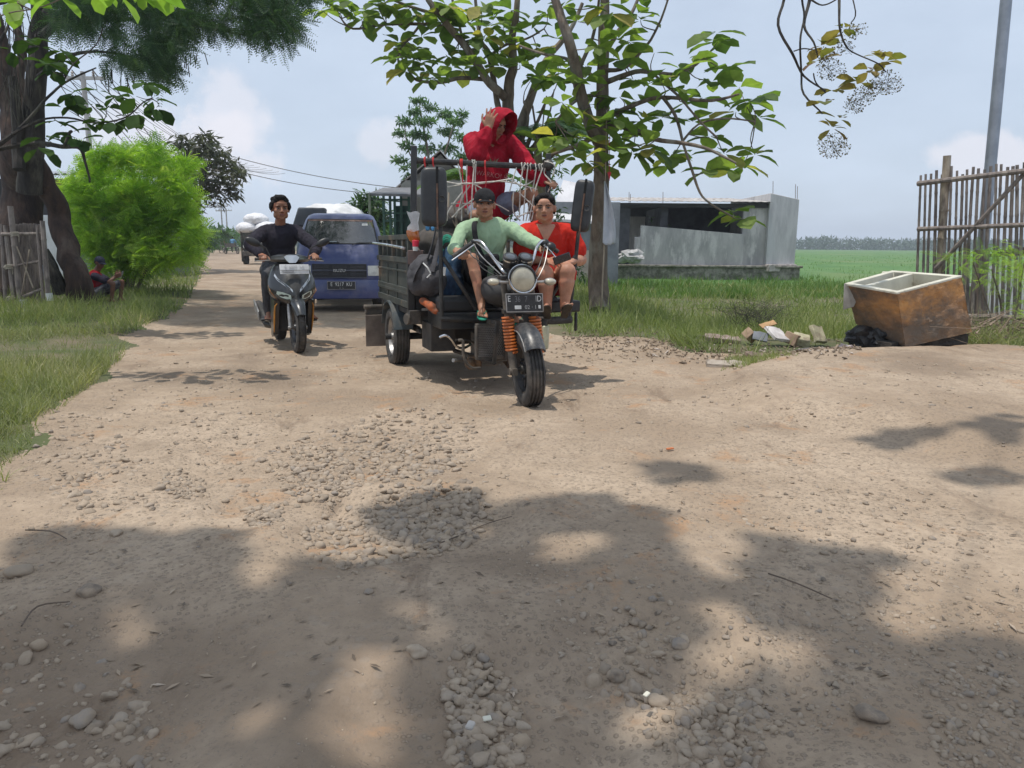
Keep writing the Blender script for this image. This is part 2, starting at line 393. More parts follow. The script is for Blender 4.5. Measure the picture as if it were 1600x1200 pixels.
DIRT = dirtmat()
SOIL = mat('soil', (.085, .10, .035), (.16, .13, .08), .95, scale=1.3, bump=.02, bscale=14, c3=(.05, .075, .02), s3=.5)
props(submesh('dirt_road', isroad, DIRT), kind='structure')
props(submesh('ground', ~isroad, SOIL), kind='structure')

# ------------------------------------------------------------------ gravel
def ico(sub):
    bm = bmesh.new(); bmesh.ops.create_icosphere(bm, subdivisions=sub, radius=1); bm.verts.ensure_lookup_table()
    V = np.array([v.co[:] for v in bm.verts]); F = np.array([[v.index for v in f.verts] for f in bm.faces]); bm.free(); return V, F
def pix_sample(n, cx, cy, rx, ry, fall=1.0):
    r = np.sqrt(rng.random(n)) ** fall; a = rng.random(n) * 2 * math.pi
    return cx + rx * r * np.cos(a), cy + ry * r * np.sin(a)
def gnp(px, py):
    d = np.array(fw)[None] + np.array(RT)[None] * ((px - 800) / FPX)[:, None] + np.array(UP)[None] * ((600 - py) / FPX)[:, None]
    k = -CAMZ / d[:, 2]; return d[:, 0] * k, d[:, 1] * k
CL = [  # cx, cy, rx, ry, n, size lo, hi
    (560, 710, 150, 45, 620, .008, .024), (640, 690, 110, 50, 420, .008, .024), (500, 740, 70, 35, 260, .009, .024),
    (285, 752, 36, 22, 130, .009, .02), (412, 796, 32, 24, 170, .009, .02), (345, 740, 130, 60, 160, .006, .016),
    (660, 800, 95, 50, 420, .009, .026), (560, 835, 90, 40, 240, .008, .024), (700, 790, 60, 40, 160, .012, .028), (620, 770, 180, 60, 260, .006, .018),
    (760, 1110, 62, 90, 250, .012, .036), (740, 1050, 50, 50, 80, .014, .032), (1130, 1120, 75, 80, 220, .010, .032), (1000, 1010, 90, 60, 70, .012, .034),
    (1060, 1090, 60, 50, 90, .008, .022), (1240, 1030, 160, 90, 260, .006, .02), (960, 960, 110, 60, 40, .016, .03), (880, 900, 130, 120, 260, .004, .014), (1540, 1120, 90, 90, 320, .006, .022), (1470, 960, 150, 120, 420, .005, .017),
    (1330, 850, 220, 90, 420, .004, .014), (1200, 760, 260, 80, 300, .004, .012), (90, 1080, 130, 100, 75, .012, .038), (180, 1130, 110, 60, 36, .012, .036),
    (110, 705, 90, 60, 240, .006, .022), (170, 760, 90, 50, 110, .007, .024), (60, 900, 120, 120, 150, .005, .018), (320, 640, 160, 50, 260, .006, .018),
    (800, 760, 900, 180, 800, .003, .011), (800, 1000, 900, 260, 1100, .002, .008), (800, 620, 800, 70, 520, .005, .018), (600, 560, 420, 40, 240, .008, .022), (1300, 620, 260, 50, 160, .006, .016), (1010, 548, 170, 22, 160, .008, .03),
]
PX = []; PY = []; SZ = []
for a, b_, rx, ry, n, lo_, hi_ in CL:
    x, y = pix_sample(n, a, b_, rx, ry); PX.append(x); PY.append(y); SZ.append((lo_ + (hi_ - lo_) * rng.random(n) ** 2.1) * (1.12 if b_ < 860 else .70))
PX = np.concatenate(PX); PY = np.concatenate(PY); SZ = np.concatenate(SZ)
gx, gy = gnp(PX, PY); ok = inpoly(gx, gy, ROADPOLY); gx, gy, SZ = gx[ok], gy[ok], SZ[ok]
order = np.argsort(-SZ); gx, gy, SZ = gx[order], gy[order], SZ[order]
Vs = []; Fs = []; vs = []; off = 0
tmpl = []
for k in range(8):
    for sub in (2, 1):
        V, F = ico(sub); nn = np.array([mnoise.noise(V3(p) * 1.1 + V3((k * 7, 0, 0))) for p in V]); n2 = np.array([mnoise.noise(V3(p) * 2.6 + V3((k * 3, 5, 0))) for p in V])
        V = V * (1 + nn * .5 + n2 * .30)[:, None]; tmpl.append((V, F))
sel = rng.integers(0, 8, len(gx)); big = SZ > .011
for k in range(8):
    for lod in (0, 1):
        msk = (sel == k) & (big if lod == 0 else ~big); n = msk.sum()
        if not n: continue
        T, F = tmpl[k * 2 + lod]
        s = SZ[msk]; x = gx[msk]; y = gy[msk]
        sc = np.stack([s * rng.uniform(.8, 1.35, n), s * rng.uniform(.75, 1.1, n), s * rng.uniform(.42, .8, n)], 1)
        P = np.stack([x, y, H(x, y) + sc[:, 2] * rng.uniform(-.55, .4, n)], 1)
        D = rdir(n, 0, .15); U = rdir(n, 2.5, 1)
        v, f = scatter(T, F, P, D, U, sc); Vs.append(v); Fs.append(f + off); off += len(v); vs.append(np.repeat(rng.random(n), len(T)))
def stonemat(name, dust=(.34, .265, .195)):
    m = bpy.data.materials.new(name); m.use_nodes = True; t = m.node_tree; b = t.nodes['Principled BSDF']; b.inputs['Roughness'].default_value = .85; b.inputs['Specular IOR Level'].default_value = .3
    a = N(t, 'ShaderNodeAttribute', attribute_name='v'); cr = N(t, 'ShaderNodeValToRGB'); e = cr.color_ramp.elements
    e[0].color = (.17, .14, .115, 1); e[1].color = (.36, .275, .195, 1)
    for p, c in ((.3, (.31, .25, .19)), (.5, (.39, .31, .235)), (.7, (.235, .205, .18)), (.85, (.42, .34, .26))): k = e.new(p); k.color = (*c, 1)
    t.links.new(a.outputs['Fac'], cr.inputs[0])
    co = N(t, 'ShaderNodeTexCoord'); n = N(t, 'ShaderNodeTexNoise', ins={'Scale': 18.0, 'Detail': 6.0, 'Roughness': .65}); t.links.new(co.outputs['Object'], n.inputs['Vector'])
    r = N(t, 'ShaderNodeMapRange', ins={'From Min': .38, 'From Max': .62}); t.links.new(n.outputs[0], r.inputs[0])
    x = N(t, 'ShaderNodeMix', data_type='RGBA'); x.inputs[7].default_value = (*dust, 1); t.links.new(r.outputs[0], x.inputs[0]); t.links.new(cr.outputs[0], x.inputs[6]); t.links.new(x.outputs[2], b.inputs['Base Color'])
    n2 = N(t, 'ShaderNodeTexNoise', ins={'Scale': 90.0, 'Detail': 5.0}); t.links.new(co.outputs['Object'], n2.inputs['Vector'])
    bp = N(t, 'ShaderNodeBump', ins={'Strength': .5, 'Distance': .003}); t.links.new(n2.outputs[0], bp.inputs['Height']); t.links.new(bp.outputs[0], b.inputs['Normal'])
    return m
STONE = stonemat('stone')
props(fast('gravel', np.concatenate(Vs), np.concatenate(Fs), STONE, v=np.concatenate(vs), smooth=False), 'loose grey and tan gravel strewn over the dirt road', None, None, 'stuff')
# single larger stones
stones = [(138, 924, .040, 'round dark grey stone lying alone in shade at the left of the road'),
          (577, 929, .020, 'small dark round stone alone on the smooth shaded road'),
          (652, 1018, .032, 'pale angular stone beside the lower cobble pothole'),
          (965, 1036, .030, 'dark grey round stone above the middle lit patch'),
          (1029, 1063, .034, 'pale round stone at the top of a small cobble row'),
          (1063, 996, .028, 'smooth flat grey pebble on the edge of a sunlit spot'),
          (126, 1095, .036, 'bluish grey stone among embedded cobbles at lower left'),
          (1362, 1106, .040, 'flat dark stone bedded in the road at lower right'),
          (28, 890, .045, 'brown stone on the shaded left margin of the road'),
          (238, 796, .018, 'small dark stone on the smooth wheel track, upper of a pair'),
          (236, 817, .018, 'small pale stone on the smooth wheel track, lower of a pair'),
          (182, 833, .028, 'flat pale stone at the edge of the left shade')]
for i, (px, py, s, lab) in enumerate(stones):
    p = G(px, py); V, F = ico(3); nn = np.array([mnoise.noise(V3(q) * 1.0 + V3((i * 5, 2, 0))) for q in V]); n2 = np.array([mnoise.noise(V3(q) * 2.4 + V3((i, 7, 0))) for q in V])
    V = V * (1 + nn * .45 + n2 * .16)[:, None] * np.array([s * .95, s * .8, s * .55]); h = float(H(p.x, p.y))
    o = fast('stone', V, F, STONE, v=np.full(len(V), [.0, .72, .85, .1, .5, .7, .75, .02, .3, .0, .5, .85][i]), smooth=True); o.location = (p.x, p.y, h + s * .16); o.rotation_euler = (0, 0, i * 1.3)
    props(o, lab, 'stone', 'larger stones on the road')

# ================================================================== PLANTS
BL_V = np.array([[-.5, 0, 0], [.5, 0, 0], [-.42, .5, .10], [.42, .5, .10], [0, 1, .36]]); BL_F = np.array([[0, 1, 3], [0, 3, 2], [2, 3, 4]])
def blades(P, h, w, lean=.45):
    n = len(P); D = rng.normal(size=(n, 3)) * lean; D[:, 2] = 1; U = rdir(n, 0, .1)
    return scatter(BL_V, BL_F, P, D, U, np.stack([w, h, h], 1))
GRASS = leafmat('grass_blade', (.12, .175, .05), (.31, .33, .14), (.48, .41, .25), trans=.3, rough=.6)
GRASSD = leafmat('grass_blade_dry', (.16, .20, .08), (.34, .33, .17), (.50, .44, .28), trans=.3, rough=.6)
RICE = leafmat('rice_blade', (.085, .175, .04), (.16, .245, .07), (.32, .31, .15), trans=.35)
def clumpmask(x, y, sc, seed, lo=-.08, hi=.12): return sst(lo, hi, fbm(x * sc, y * sc, 3, seed))
def grass_region(name, poly, n, hlo, hhi, w, m, kind_label, clump=1.2, seed=31, keep=.25, offroad=True, lean=.45, pyrange=None):
    P = np.array(poly, float); x0, y0 = P.min(0); x1, y1 = P.max(0)
    px = rng.uniform(x0, x1, n * 2); py = rng.uniform(y0, y1, n * 2); ok = inpoly(px, py, P); px, py = px[ok][:n], py[ok][:n]
    x, y = gnp(px, py)
    if offroad:
        jx = rng.normal(size=len(x)) * .12 * np.clip(y / 6, .5, 1.5); jy = rng.normal(size=len(x)) * .12 * np.clip(y / 6, .5, 2)
        o2 = ~inpoly(x + jx + fbm(x * 1.4, y * 1.4, 4, 21) * .5, y + jy + fbm(x * 1.4 + 9, y * 1.4, 4, 22) * .5 * np.clip(y / 6, .2, 1), ROADPOLY) | (rng.random(len(x)) < .02); x, y = x[o2], y[o2]
    rb_ = [(at(a, b, Yq).x, at(a, b, Yq).y, r) for a, b, Yq, r in ((1215, 530, 8.9, .42), (1175, 530, 8.9, .35), (1265, 530, 8.9, .36), (1300, 550, 8.4, .3), (1240, 545, 8.4, .3), (1345, 530, 8.5, .3), (1130, 540, 8.8, .3), (1420, 530, 8.6, .8))]
    if offroad:
        o3 = np.ones(len(x), bool)
        for a, b, r in rb_: o3 &= (np.hypot((x - a), (y - b) * .6 + .0) > r) | (rng.random(len(x)) < .06)
        x, y = x[o3], y[o3]
    k = clumpmask(x, y, clump, seed); sel = rng.random(len(x)) < keep + (1 - keep) * k; x, y, k = x[sel], y[sel], k[sel]
    h = rng.uniform(hlo, hhi, len(x)) * (.55 + .6 * k) * rng.uniform(.6, 1.15, len(x)); ww = w * rng.uniform(.6, 1.3, len(x)) * np.maximum(1, y / 9)
    v, f = blades(np.stack([x, y, H(x, y) - .01], 1), h, ww, lean)
    vv = np.clip(rng.random(len(x)) * .6 + fbm(x * .8, y * .8, 3, 44) * .9 + .2, 0, 1)
    return props(fast(name, v, f, m, v=np.repeat(vv, 5)), kind_label, None, None, 'stuff')
grass_region('roadside_grass', [(-140, 800), (0, 770), (70, 665), (150, 600), (200, 552), (200, 520), (-140, 520)], 30000, .06, .19, .006, GRASSD, 'sunlit tufts of grass at the left road edge', 1.5, 31, .25)
grass_region('shaded_grass', [(-140, 532), (60, 532), (200, 524), (275, 492), (305, 460), (318, 425), (322, 398), (-140, 398)], 30000, .16, .36, .008, GRASS, 'lush green grass under the big tree', 1.0, 32, .35)
grass_region('verge_grass', [(830, 470), (890, 522), (1010, 530), (1100, 552), (1210, 556), (1330, 548), (1700, 552), (1700, 425), (840, 425)], 46000, .16, .42, .008, GRASS, 'tall grass and weeds between road and rice field', .8, 33, .4)
grass_region('rice_plants', [(840, 450), (1750, 450), (1750, 399), (840, 399)], 46000, .30, .42, .011, RICE, 'green rice stalks in the flat field', .5, 34, .7, lean=.25)
grass_region('roadside_weeds', [(1120, 585), (1250, 575), (1235, 562), (1140, 560)], 1500, .04, .11, .005, GRASS, 'low green weeds in front of the rubbish', 3, 35, .3, False)
grass_region('dry_weeds', [(1500, 560), (1700, 560), (1700, 460), (1520, 460)], 3500, .25, .6, .006, GRASSD, 'dry tangled weeds at the foot of the bamboo fence', 1.5, 36, .3, lean=.8)
grass_region('far_roadside_grass', [(318, 410), (330, 392), (332, 386), (100, 386), (100, 410)], 6000, .3, .6, .02, GRASS, 'grass along the far left road edge', .3, 37, .5)
# dense canopy of the field beyond where single stalks can be told apart
ys2 = 26 * np.exp(np.linspace(0, math.log(430 / 26), 90)); us2 = np.linspace(0, 1, 160); Y2, U2 = np.meshgrid(ys2, us2, indexing='ij'); X2 = 1.5 + U2 * (Y2 * 1.3)
Z2 = H(X2, Y2) - .12 + .42 * sst(26, 34, Y2) + fbm(X2 * .8, Y2 * .8, 3, 50) * .12; i2 = np.arange(Y2.size).reshape(Y2.shape)
F2 = np.stack([i2[:-1, :-1], i2[:-1, 1:], i2[1:, 1:], i2[1:, :-1]], -1).reshape(-1, 4)
props(fast('rice_field', np.stack([X2, Y2, Z2], -1).reshape(-1, 3), F2, mat('rice_canopy', (.06, .155, .03), (.10, .20, .045), .8, scale=.5, bump=.12, bscale=5, c3=(.13, .19, .06), s3=.06, stretch=(1, .4, 1)), smooth=True), 'flat green rice field reaching to the far trees', None, None, 'stuff')

# leaf templates -------------------------------------------------------
TK_V = np.array([[0, 0, 0], [-.15, .2, .05], [0, .18, 0], [.15, .2, .05], [-.32, .52, .05], [0, .5, -.02], [.32, .52, .05], [-.27, .82, -.04], [0, .82, -.1], [.27, .82, -.04], [0, 1, -.18]])
TK_F = np.array([[0, 2, 1], [0, 3, 2], [1, 2, 4], [2, 5, 4], [2, 3, 5], [3, 6, 5], [4, 5, 7], [5, 8, 7], [5, 6, 8], [6, 9, 8], [7, 8, 10], [8, 9, 10]])
LN_V = np.array([[0, 0, 0], [-.13, .45, .03], [.13, .45, .03], [0, 1, -.1]]); LN_F = np.array([[0, 2, 1], [1, 2, 3]])
def pinnate(n=13, w=.2, droop=.25, lw=.022):
    V = []; F = []
    for i in range(n):
        t = .12 + .88 * i / (n - 1); z = -droop * t * t; L = w * math.sin(math.pi * (.12 + .8 * t)) ** .7
        for s in (-1, 1):
            k = len(V); V += [[0, t, z], [s * L * .5, t + .02 + lw, z - L * .05], [s * L, t + L * .35, z - L * .25], [s * L * .5, t + .02 - lw + L * .1, z - L * .05]]; F += [[k, k + 1, k + 2], [k, k + 2, k + 3]]
    k = len(V); V += [[-.006, 0, 0], [.006, 0, 0], [0, 1, -droop]]; F += [[k, k + 1, k + 2]]
    return np.array(V), np.array(F)
PN_V, PN_F = pinnate()
PN2_V, PN2_F = pinnate(10, .26, .35, .042)
BARK = mat('bark_grey', (.21, .16, .12), (.105, .078, .058), .95, scale=7, bump=.03, bscale=16, c3=(.25, .23, .19), s3=3, stretch=(1, 1, .35))
BARKR = mat('bark_red', (.085, .052, .038), (.035, .024, .02), .95, scale=6, bump=.05, bscale=11, c3=(.13, .095, .075), s3=2.5, stretch=(1, 1, .3))
TWIG = mat('twig_brown', (.16, .12, .09), (.09, .07, .055), .95, scale=9)
BARKD = mat('bark_dark', (.05, .042, .035), (.022, .019, .017), .95, scale=6, bump=.05, bscale=11, c3=(.13, .12, .09), s3=2.5, stretch=(1, 1, .3))
TEAK = leafmat('teak_leaf', (.095, .155, .045), (.24, .31, .09), (.44, .36, .12), trans=.5, rough=.6, spec=.25)
TEAKD = leafmat('teak_leaf_dark', (.03, .06, .02), (.06, .11, .03), trans=.3, rough=.75, spec=.1)
TEAKL = leafmat('teak_leaf_bright', (.14, .25, .05), (.25, .37, .08), trans=.5)
TEAKB = leafmat('teak_leaf_brown', (.13, .15, .045), (.27, .20, .09), (.16, .09, .05), trans=.4)
FEA = leafmat('feathery_dark', (.025, .06, .03), (.07, .135, .065), (.11, .17, .075), trans=.35)
FEAB = leafmat('feathery_bright', (.13, .27, .035), (.44, .60, .11), (.55, .62, .18), trans=.42)
MID = leafmat('leaf_mid', (.035, .085, .03), (.09, .16, .05), trans=.3)
DRK = leafmat('leaf_dusky', (.05, .045, .035), (.10, .115, .065), (.17, .13, .09), trans=.2)
ACA = leafmat('leaf_acacia', (.05, .12, .045), (.11, .19, .07), trans=.35)
FAR = leafmat('leaf_far', (.03, .07, .03), (.06, .11, .045), trans=.2)

def pl(pts, Y, w=None, dY=0.0):
    """pixel polyline -> world points at depth Y (with drift dY along it) and radii from pixel widths"""
    out = []; rs = []
    n = len(pts)
    for i, p in enumerate(pts):
        y = Y + dY * i / max(n - 1, 1) + (mnoise.noise(V3((p[0] * .01, p[1] * .013, Y))) * .5 if 0 < i < n - 1 else 0)
        out.append(at(p[0], p[1], y)); rs.append((p[2] if len(p) > 2 else w) / 2 * y / FPX)
    return out, rs
def smooth_pts(pts, rs, k=4, jit=0.0):
    P = []; Rr = []
    n = len(pts)
    for i in range(n - 1):
        p0 = pts[max(i - 1, 0)]; p1 = pts[i]; p2 = pts[i + 1]; p3 = pts[min(i + 2, n - 1)]
        for j in range(k):
            t = j / k; q = .5 * ((2 * p1) + (p2 - p0) * t + (2 * p0 - 5 * p1 + 4 * p2 - p3) * t * t + (3 * p1 - p0 - 3 * p2 + p3) * t ** 3)
            if jit: q = q + V3((mnoise.noise(q * 3), mnoise.noise(q * 3 + V3((9, 0, 0))), 0)) * jit
            P.append(q); Rr.append(rs[i] + (rs[i + 1] - rs[i]) * t)
    P.append(pts[-1]); Rr.append(rs[-1]); return P, Rr
def branch(mb, pts, Y, w=None, dY=0.0, n=7, k=4, jit=.02):
    p, r = pl(pts, Y, w, dY); p, r = smooth_pts(p, r, k, jit); mb.tube(p, r, n); return p, r
def whorls(centers, size, per=5, up=.1, seed=0):
    """clusters of big leaves around twig ends. centers: (n,3)"""
    P = []; D = []; U = []; S_ = []
    for c in centers:
        k = int(rng.integers(per - 1, per + 3)); a0 = rng.random() * 6.28
        for j in range(k):
            a = a0 + j * 2.4; d = np.array([math.cos(a), math.sin(a), rng.uniform(-.75, .45) + up]); P.append(np.array(c) + d * .03); D.append(d); U.append([d[0] * .3 + rng.normal() * .25, d[1] * .3 + rng.normal() * .25, 1]); S_.append(size * rng.uniform(.55, 1.15))
    v, f = scatter(TK_V, TK_F, np.array(P), np.array(D), np.array(U), np.array(S_)); return v, f, np.repeat(rng.random(len(P)), len(TK_V))
def jcent(cl, Y, dy=.6, j=8):
    out = []
    for p in cl: out.append(at(p[0] + rng.normal() * j * .3, p[1] + rng.normal() * j * .3, Y + rng.uniform(-dy, dy)))
    return np.array([tuple(o) for o in out])
def twigs(mb, ends, roots, r=.008):
    """thin twigs from each leaf cluster back to the nearest branch point"""
    Rp = np.array([tuple(p) for p in roots])
    for e in ends:
        i = np.argmin(np.linalg.norm(Rp - e, axis=1)); a = V3(Rp[i]); b = V3(e); m = (a + b) / 2 + V3((rng.normal() * .04, rng.normal() * .04, -.05 * (a - b).length)); 
        P, Q = smooth_pts([a, m, b], [r * 1.6, r * 1.2, r * .7], 3); mb.tube(P, Q, 5)

# ---- main teak, right of the tricycle
YT = 13.3
t1 = thing('teak_tree', 'slender teak tree with grey trunk right of the tricycle, big ragged leaves', 'tree', at(937, 480, YT))
tr = MB(); roots = []
p, r = branch(tr, [(937, 486, 34), (935, 440, 31), (936, 385, 28), (939, 310, 25), (940, 235, 22), (941, 160, 19), (943, 80, 16), (945, 0, 13), (947, -110, 9)], YT, n=12, jit=.03); roots += p
tr.build('trunk', BARK, t1, smooth=True)
br = MB()
for pts, dY in (([(936, 222, 19), (918, 185, 18), (903, 125, 17), (888, 62, 15), (868, 0, 12), (850, -70, 9)], -.8),
            ([(948, 128, 9), (993, 112, 7), (1026, 114, 6), (1064, 114, 4), (1100, 90, 3)], -.9), ([(952, 182, 9), (998, 161, 7), (1036, 152, 6), (1112, 157, 5), (1155, 147, 3)], -1.2),
            ([(946, 190, 10), (993, 204, 8), (1026, 218, 7), (1064, 223, 6), (1107, 233, 5), (1150, 255, 3)], -1.4),
            ([(1036, 152, 5), (1055, 180, 5), (1069, 228, 4), (1088, 285, 4), (1102, 313, 3), (1140, 336, 3)], -.3), ([(948, 110, 7), (979, 104, 5), (1017, 62, 4), (1043, 0, 3), (1052, -40, 2)], -.6),
            ([(930, 214, 8), (898, 228, 6), (860, 242, 4)], .5), ([(936, 128, 7), (893, 95, 5), (850, 85, 4), (812, 71, 3)], .8), ([(943, 90, 8), (965, 50, 6), (990, 15, 5), (1010, -40, 3)], .7),
            ([(900, 120, 7), (925, 60, 5), (935, 10, 4), (940, -50, 3)], -.5), ([(1020, 115, 4), (1060, 150, 4), (1090, 185, 3), (1120, 215, 3)], -.4), ([(941, 150, 6), (915, 150, 5), (890, 165, 4), (868, 190, 3)], -.6), ([(1064, 223, 4), (1090, 195, 3), (1130, 185, 3), (1180, 190, 2)], -.2)):
    p, r = branch(br, pts, YT if pts[0][0] < 1000 else YT - .6, dY=dY, n=8); roots += p
cc = [(1120, 72), (1100, 88), (1082, 98), (1152, 138), (1172, 158), (1188, 183), (1150, 180), (1112, 128), (1062, 110), (1076, 160), (1036, 186), (1012, 232), (1050, 240), (1110, 212), (1132, 238), (1112, 264), (1160, 258), (1180, 246), (1150, 330), (1162, 342),
      (1000, 30), (985, 66), (962, 60), (1020, 88), (935, 200), (925, 222), (950, 235), (905, 180), (890, 130), (878, 160), (900, 212), (985, 128), (1000, 160), (965, 150), (1082, 190), (1096, 150), (980, 212), (905, 240), (955, 215), (930, 150), (915, 100), (975, 95), (1010, 130), (935, 70), (955, 20), (1000, -10), (905, 30), (930, -20), (880, 10), (870, 215), (1035, 130), (1140, 110), (960, 185), (945, 255), (920, 250), (1000, 195), (985, 240)]
ce = jcent(cc, YT - .4, .6); twigs(br, ce, roots, .007); br.build('branch', BARK, t1, smooth=True)
up_ = jcent([(rng.uniform(800, 1150), rng.uniform(-160, -20)) for _ in range(26)], YT, 1.2)
ce = np.concatenate([ce, ce[::4] + rng.normal(size=ce[::4].shape) * .16]); v, f, vv = whorls(np.concatenate([ce, up_]), .45, 4); fast('crown', v, f, TEAK, t1, v=vv, smooth=True)
# ---- second teak, behind the boy in red
YS = 15.5
t2 = thing('teak_tree', 'forked teak tree rising behind the boy in the red hoodie', 'tree', at(852, 440, YS))
tr = MB(); roots = []
p, r = branch(tr, [(852, 462, 34), (848, 400, 33), (843, 330, 34), (835, 275, 36), (815, 238, 28), (800, 205, 20), (793, 160, 17), (800, 110, 14), (801, 60, 11), (808, 0, 8), (812, -70, 6)], YS, n=12, jit=.05); roots += p
tr.build('trunk', BARK, t2, smooth=True)
br = MB()
for pts, dY in (([(793, 158, 14), (784, 147, 13), (760, 123, 12), (732, 81, 11), (703, 43, 10), (670, 0, 8), (650, -50, 6)], -.9), ([(762, 124, 7), (720, 122, 6), (690, 128, 6), (651, 125, 4), (634, 100, 3), (618, 75, 2)], -.5),
                ([(808, 212, 16), (832, 145, 12), (855, 92, 10), (889, 50, 7), (910, 5, 5)], .8), ([(785, 190, 10), (777, 160, 9), (765, 88, 8), (751, 62, 6), (745, 15, 5), (740, -40, 3)], .6), ([(703, 43, 5), (670, 38, 5), (603, 38, 4), (551, 45, 3), (530, 25, 2)], -.8),
                ([(690, 25, 6), (640, 10, 4), (590, -10, 3)], .2), ([(732, 81, 6), (720, 50, 4), (712, 20, 4), (700, -30, 3)], .5), ([(820, 235, 8), (838, 195, 5), (850, 165, 4), (862, 150, 2)], -.3), ([(826, 240, 7), (845, 210, 4), (858, 180, 3), (866, 140, 2)], .3), ([(815, 225, 6), (826, 185, 4), (818, 160, 2)], -.5),
                ([(655, 40, 4), (640, 60, 3), (625, 80, 3), (622, 100, 2)], -.2), ([(765, 88, 5), (790, 70, 4), (825, 60, 3), (850, 45, 2)], -.4), ([(840, 260, 10), (865, 240, 6), (888, 200, 4)], -.4), ([(850, 235, 3), (848, 200, 2), (854, 150, 2)], .1), ([(832, 165, 3), (836, 190, 3), (846, 225, 2)], .1)):
    p, r = branch(br, pts, YS, dY=dY, n=8); roots += p
cc = [(500, 12), (520, 12), (545, 22), (562, 28), (600, 22), (640, 15), (622, 65), (610, 90), (660, 98), (650, 75), (700, 86), (718, 76), (740, 30), (770, 25), (760, 58), (800, 20), (830, 40), (852, 20), (822, 70), (865, 60), (726, 112), (738, 104), (665, 112), (700, 45), (680, 20), (830, 120), (850, 126), (660, 60), (590, 8), (700, 8), (780, 80), (842, 85), (870, 100), (862, 182), (882, 200), (850, 215), (835, 240), (880, 250), (712, 25), (735, 60), (790, 45), (812, 100), (868, 225), (890, 235), (640, 90), (575, 12), (845, 255), (900, 190), (620, 20), (755, 10), (655, 30)]
ce = jcent(cc, YS - .3, .6); twigs(br, ce, roots, .008); br.build('branch', BARK, t2, smooth=True)
up_ = jcent([(rng.uniform(500, 900), rng.uniform(-170, -20)) for _ in range(30)], YS, 1.2)
ce = np.concatenate([ce, ce[::2] + rng.normal(size=ce[::2].shape) * .22]); v, f, vv = whorls(np.concatenate([ce, up_]), .42, 5); fast('crown', v, f, TEAK, t2, v=vv, smooth=True)
# ---- hanging seeded teak branches at the upper right
YH = 8.2
t3 = thing('teak_branch', 'thin hanging teak boughs with dry seed clusters against the sky', 'branch', at(1256, -10, YH))
br = MB(); roots = []
for pts in ([(1228, -40, 4), (1225, 0, 4), (1215, 39, 4), (1238, 84, 4), (1256, 119, 3), (1290, 142, 2)], [(1253, -40, 3), (1253, 0, 3), (1256, 26, 3), (1250, 66, 3), (1252, 113, 3), (1256, 147, 3), (1285, 178, 2)],
            [(1268, -40, 5), (1265, 0, 5), (1256, 39, 4), (1272, 66, 3), (1278, 90, 2)], [(1311, -40, 4), (1311, 0, 4), (1312, 42, 3), (1322, 71, 2.5), (1337, 84, 2), (1374, 100, 2), (1384, 112, 2)], [(1325, -30, 2), (1336, 18, 2), (1330, 35, 1.5)], [(1240, 80, 2), (1255, 76, 2), (1272, 78, 1.5)], [(1268, 0, 3), (1285, 8, 2), (1305, 0, 2), (1330, -20, 2)], [(1271, 115, 2), (1275, 130, 2), (1290, 145, 2)]):
    p, r = branch(br, pts, YH, n=6, jit=.01); roots += p
br.build('twig', BARKD, t3, smooth=True)
ce = jcent([(1287, 72), (1278, 96), (1305, 140), (1288, 158), (1310, 186), (1298, 200), (1372, 86), (1384, 96), (1358, 112), (1340, 130), (1318, 45)], YH, .15, 4)
v, f, vv = whorls(ce, .20, 4); fast('leaves', v, f, TEAKB, t3, v=vv, smooth=True)
V, F = ico(1); Ps = []
for c, rr, n in (((1330, 50), 16, 60), ((1350, 45), 12, 20), ((1298, 108), 22, 110), ((1318, 75), 16, 60), ((1386, 128), 24, 150), ((1345, 150), 20, 90), ((1302, 228), 24, 170), ((1335, 165), 16, 60), ((1290, 85), 14, 60), ((1362, 138), 16, 60)):
    for _ in range(n):
        a = rng.random() * 6.28; q = math.sqrt(rng.random()) * rr; Ps.append(tuple(at(c[0] + q * math.cos(a) * 1.15, c[1] + q * math.sin(a) * .85, YH + rng.uniform(-.13, .13))))
Ps = np.array(Ps); v, f = scatter(V, F, Ps, rdir(len(Ps)), rdir(len(Ps)), rng.uniform(.004, .0095, len(Ps)))
fast('seeds', v, f, TEAKB, t3, v=np.repeat(rng.random(len(Ps)), len(V)))
st = MB()
for i in range(0, len(Ps) - 4, 2):
    st.tube([Ps[i], Ps[i + 1] if np.linalg.norm(Ps[i] - Ps[i + 1]) < .25 else Ps[i] + .03], .0011, 3)
st.build('stem', BARKD, t3)
# ---- big roadside tree at the left: twisted trunks and a dark feathery crown
YL = 13.6
t4 = thing('raintree', 'huge roadside tree with twisted dark trunks and feathery dark crown', 'tree', at(70, 460, YL))
tr = MB()
branch(tr, [(22, 470, 70), (24, 430, 60), (30, 360, 58), (34, 300, 54), (30, 240, 50), (14, 170, 28), (4, 90, 22), (-20, 0, 18), (-60, -120, 22)], YL + .3, n=18, k=6, jit=.07)
branch(tr, [(124, 468, 44), (121, 440, 36), (108, 395, 32), (92, 340, 31), (72, 285, 29), (50, 235, 28), (40, 180, 22), (32, 110, 14), (30, 30, 10), (20, -60, 8)], YL, n=16, k=6, jit=.06)
tr.build('trunk', BARKR, t4, smooth=True)
tr = MB()
branch(tr, [(44, 300, 36), (50, 240, 32), (56, 150, 28), (60, 60, 26), (66, 0, 24), (90, -90, 20), (150, -200, 12)], YL - .2, n=14, k=6, jit=.05)
branch(tr, [(30, 265, 17), (29, 230, 18), (27, 190, 16), (20, 120, 12)], YL - .6, n=9, jit=.03)
branch(tr, [(96, 456, 26), (84, 425, 18), (66, 395, 22)], YL - .1, n=10, jit=.03)
branch(tr, [(60, 60, 14), (120, 10, 10), (190, -40, 8), (290, -60, 6), (400, -40, 4)], YL - .6, dY=-1.2, n=8)
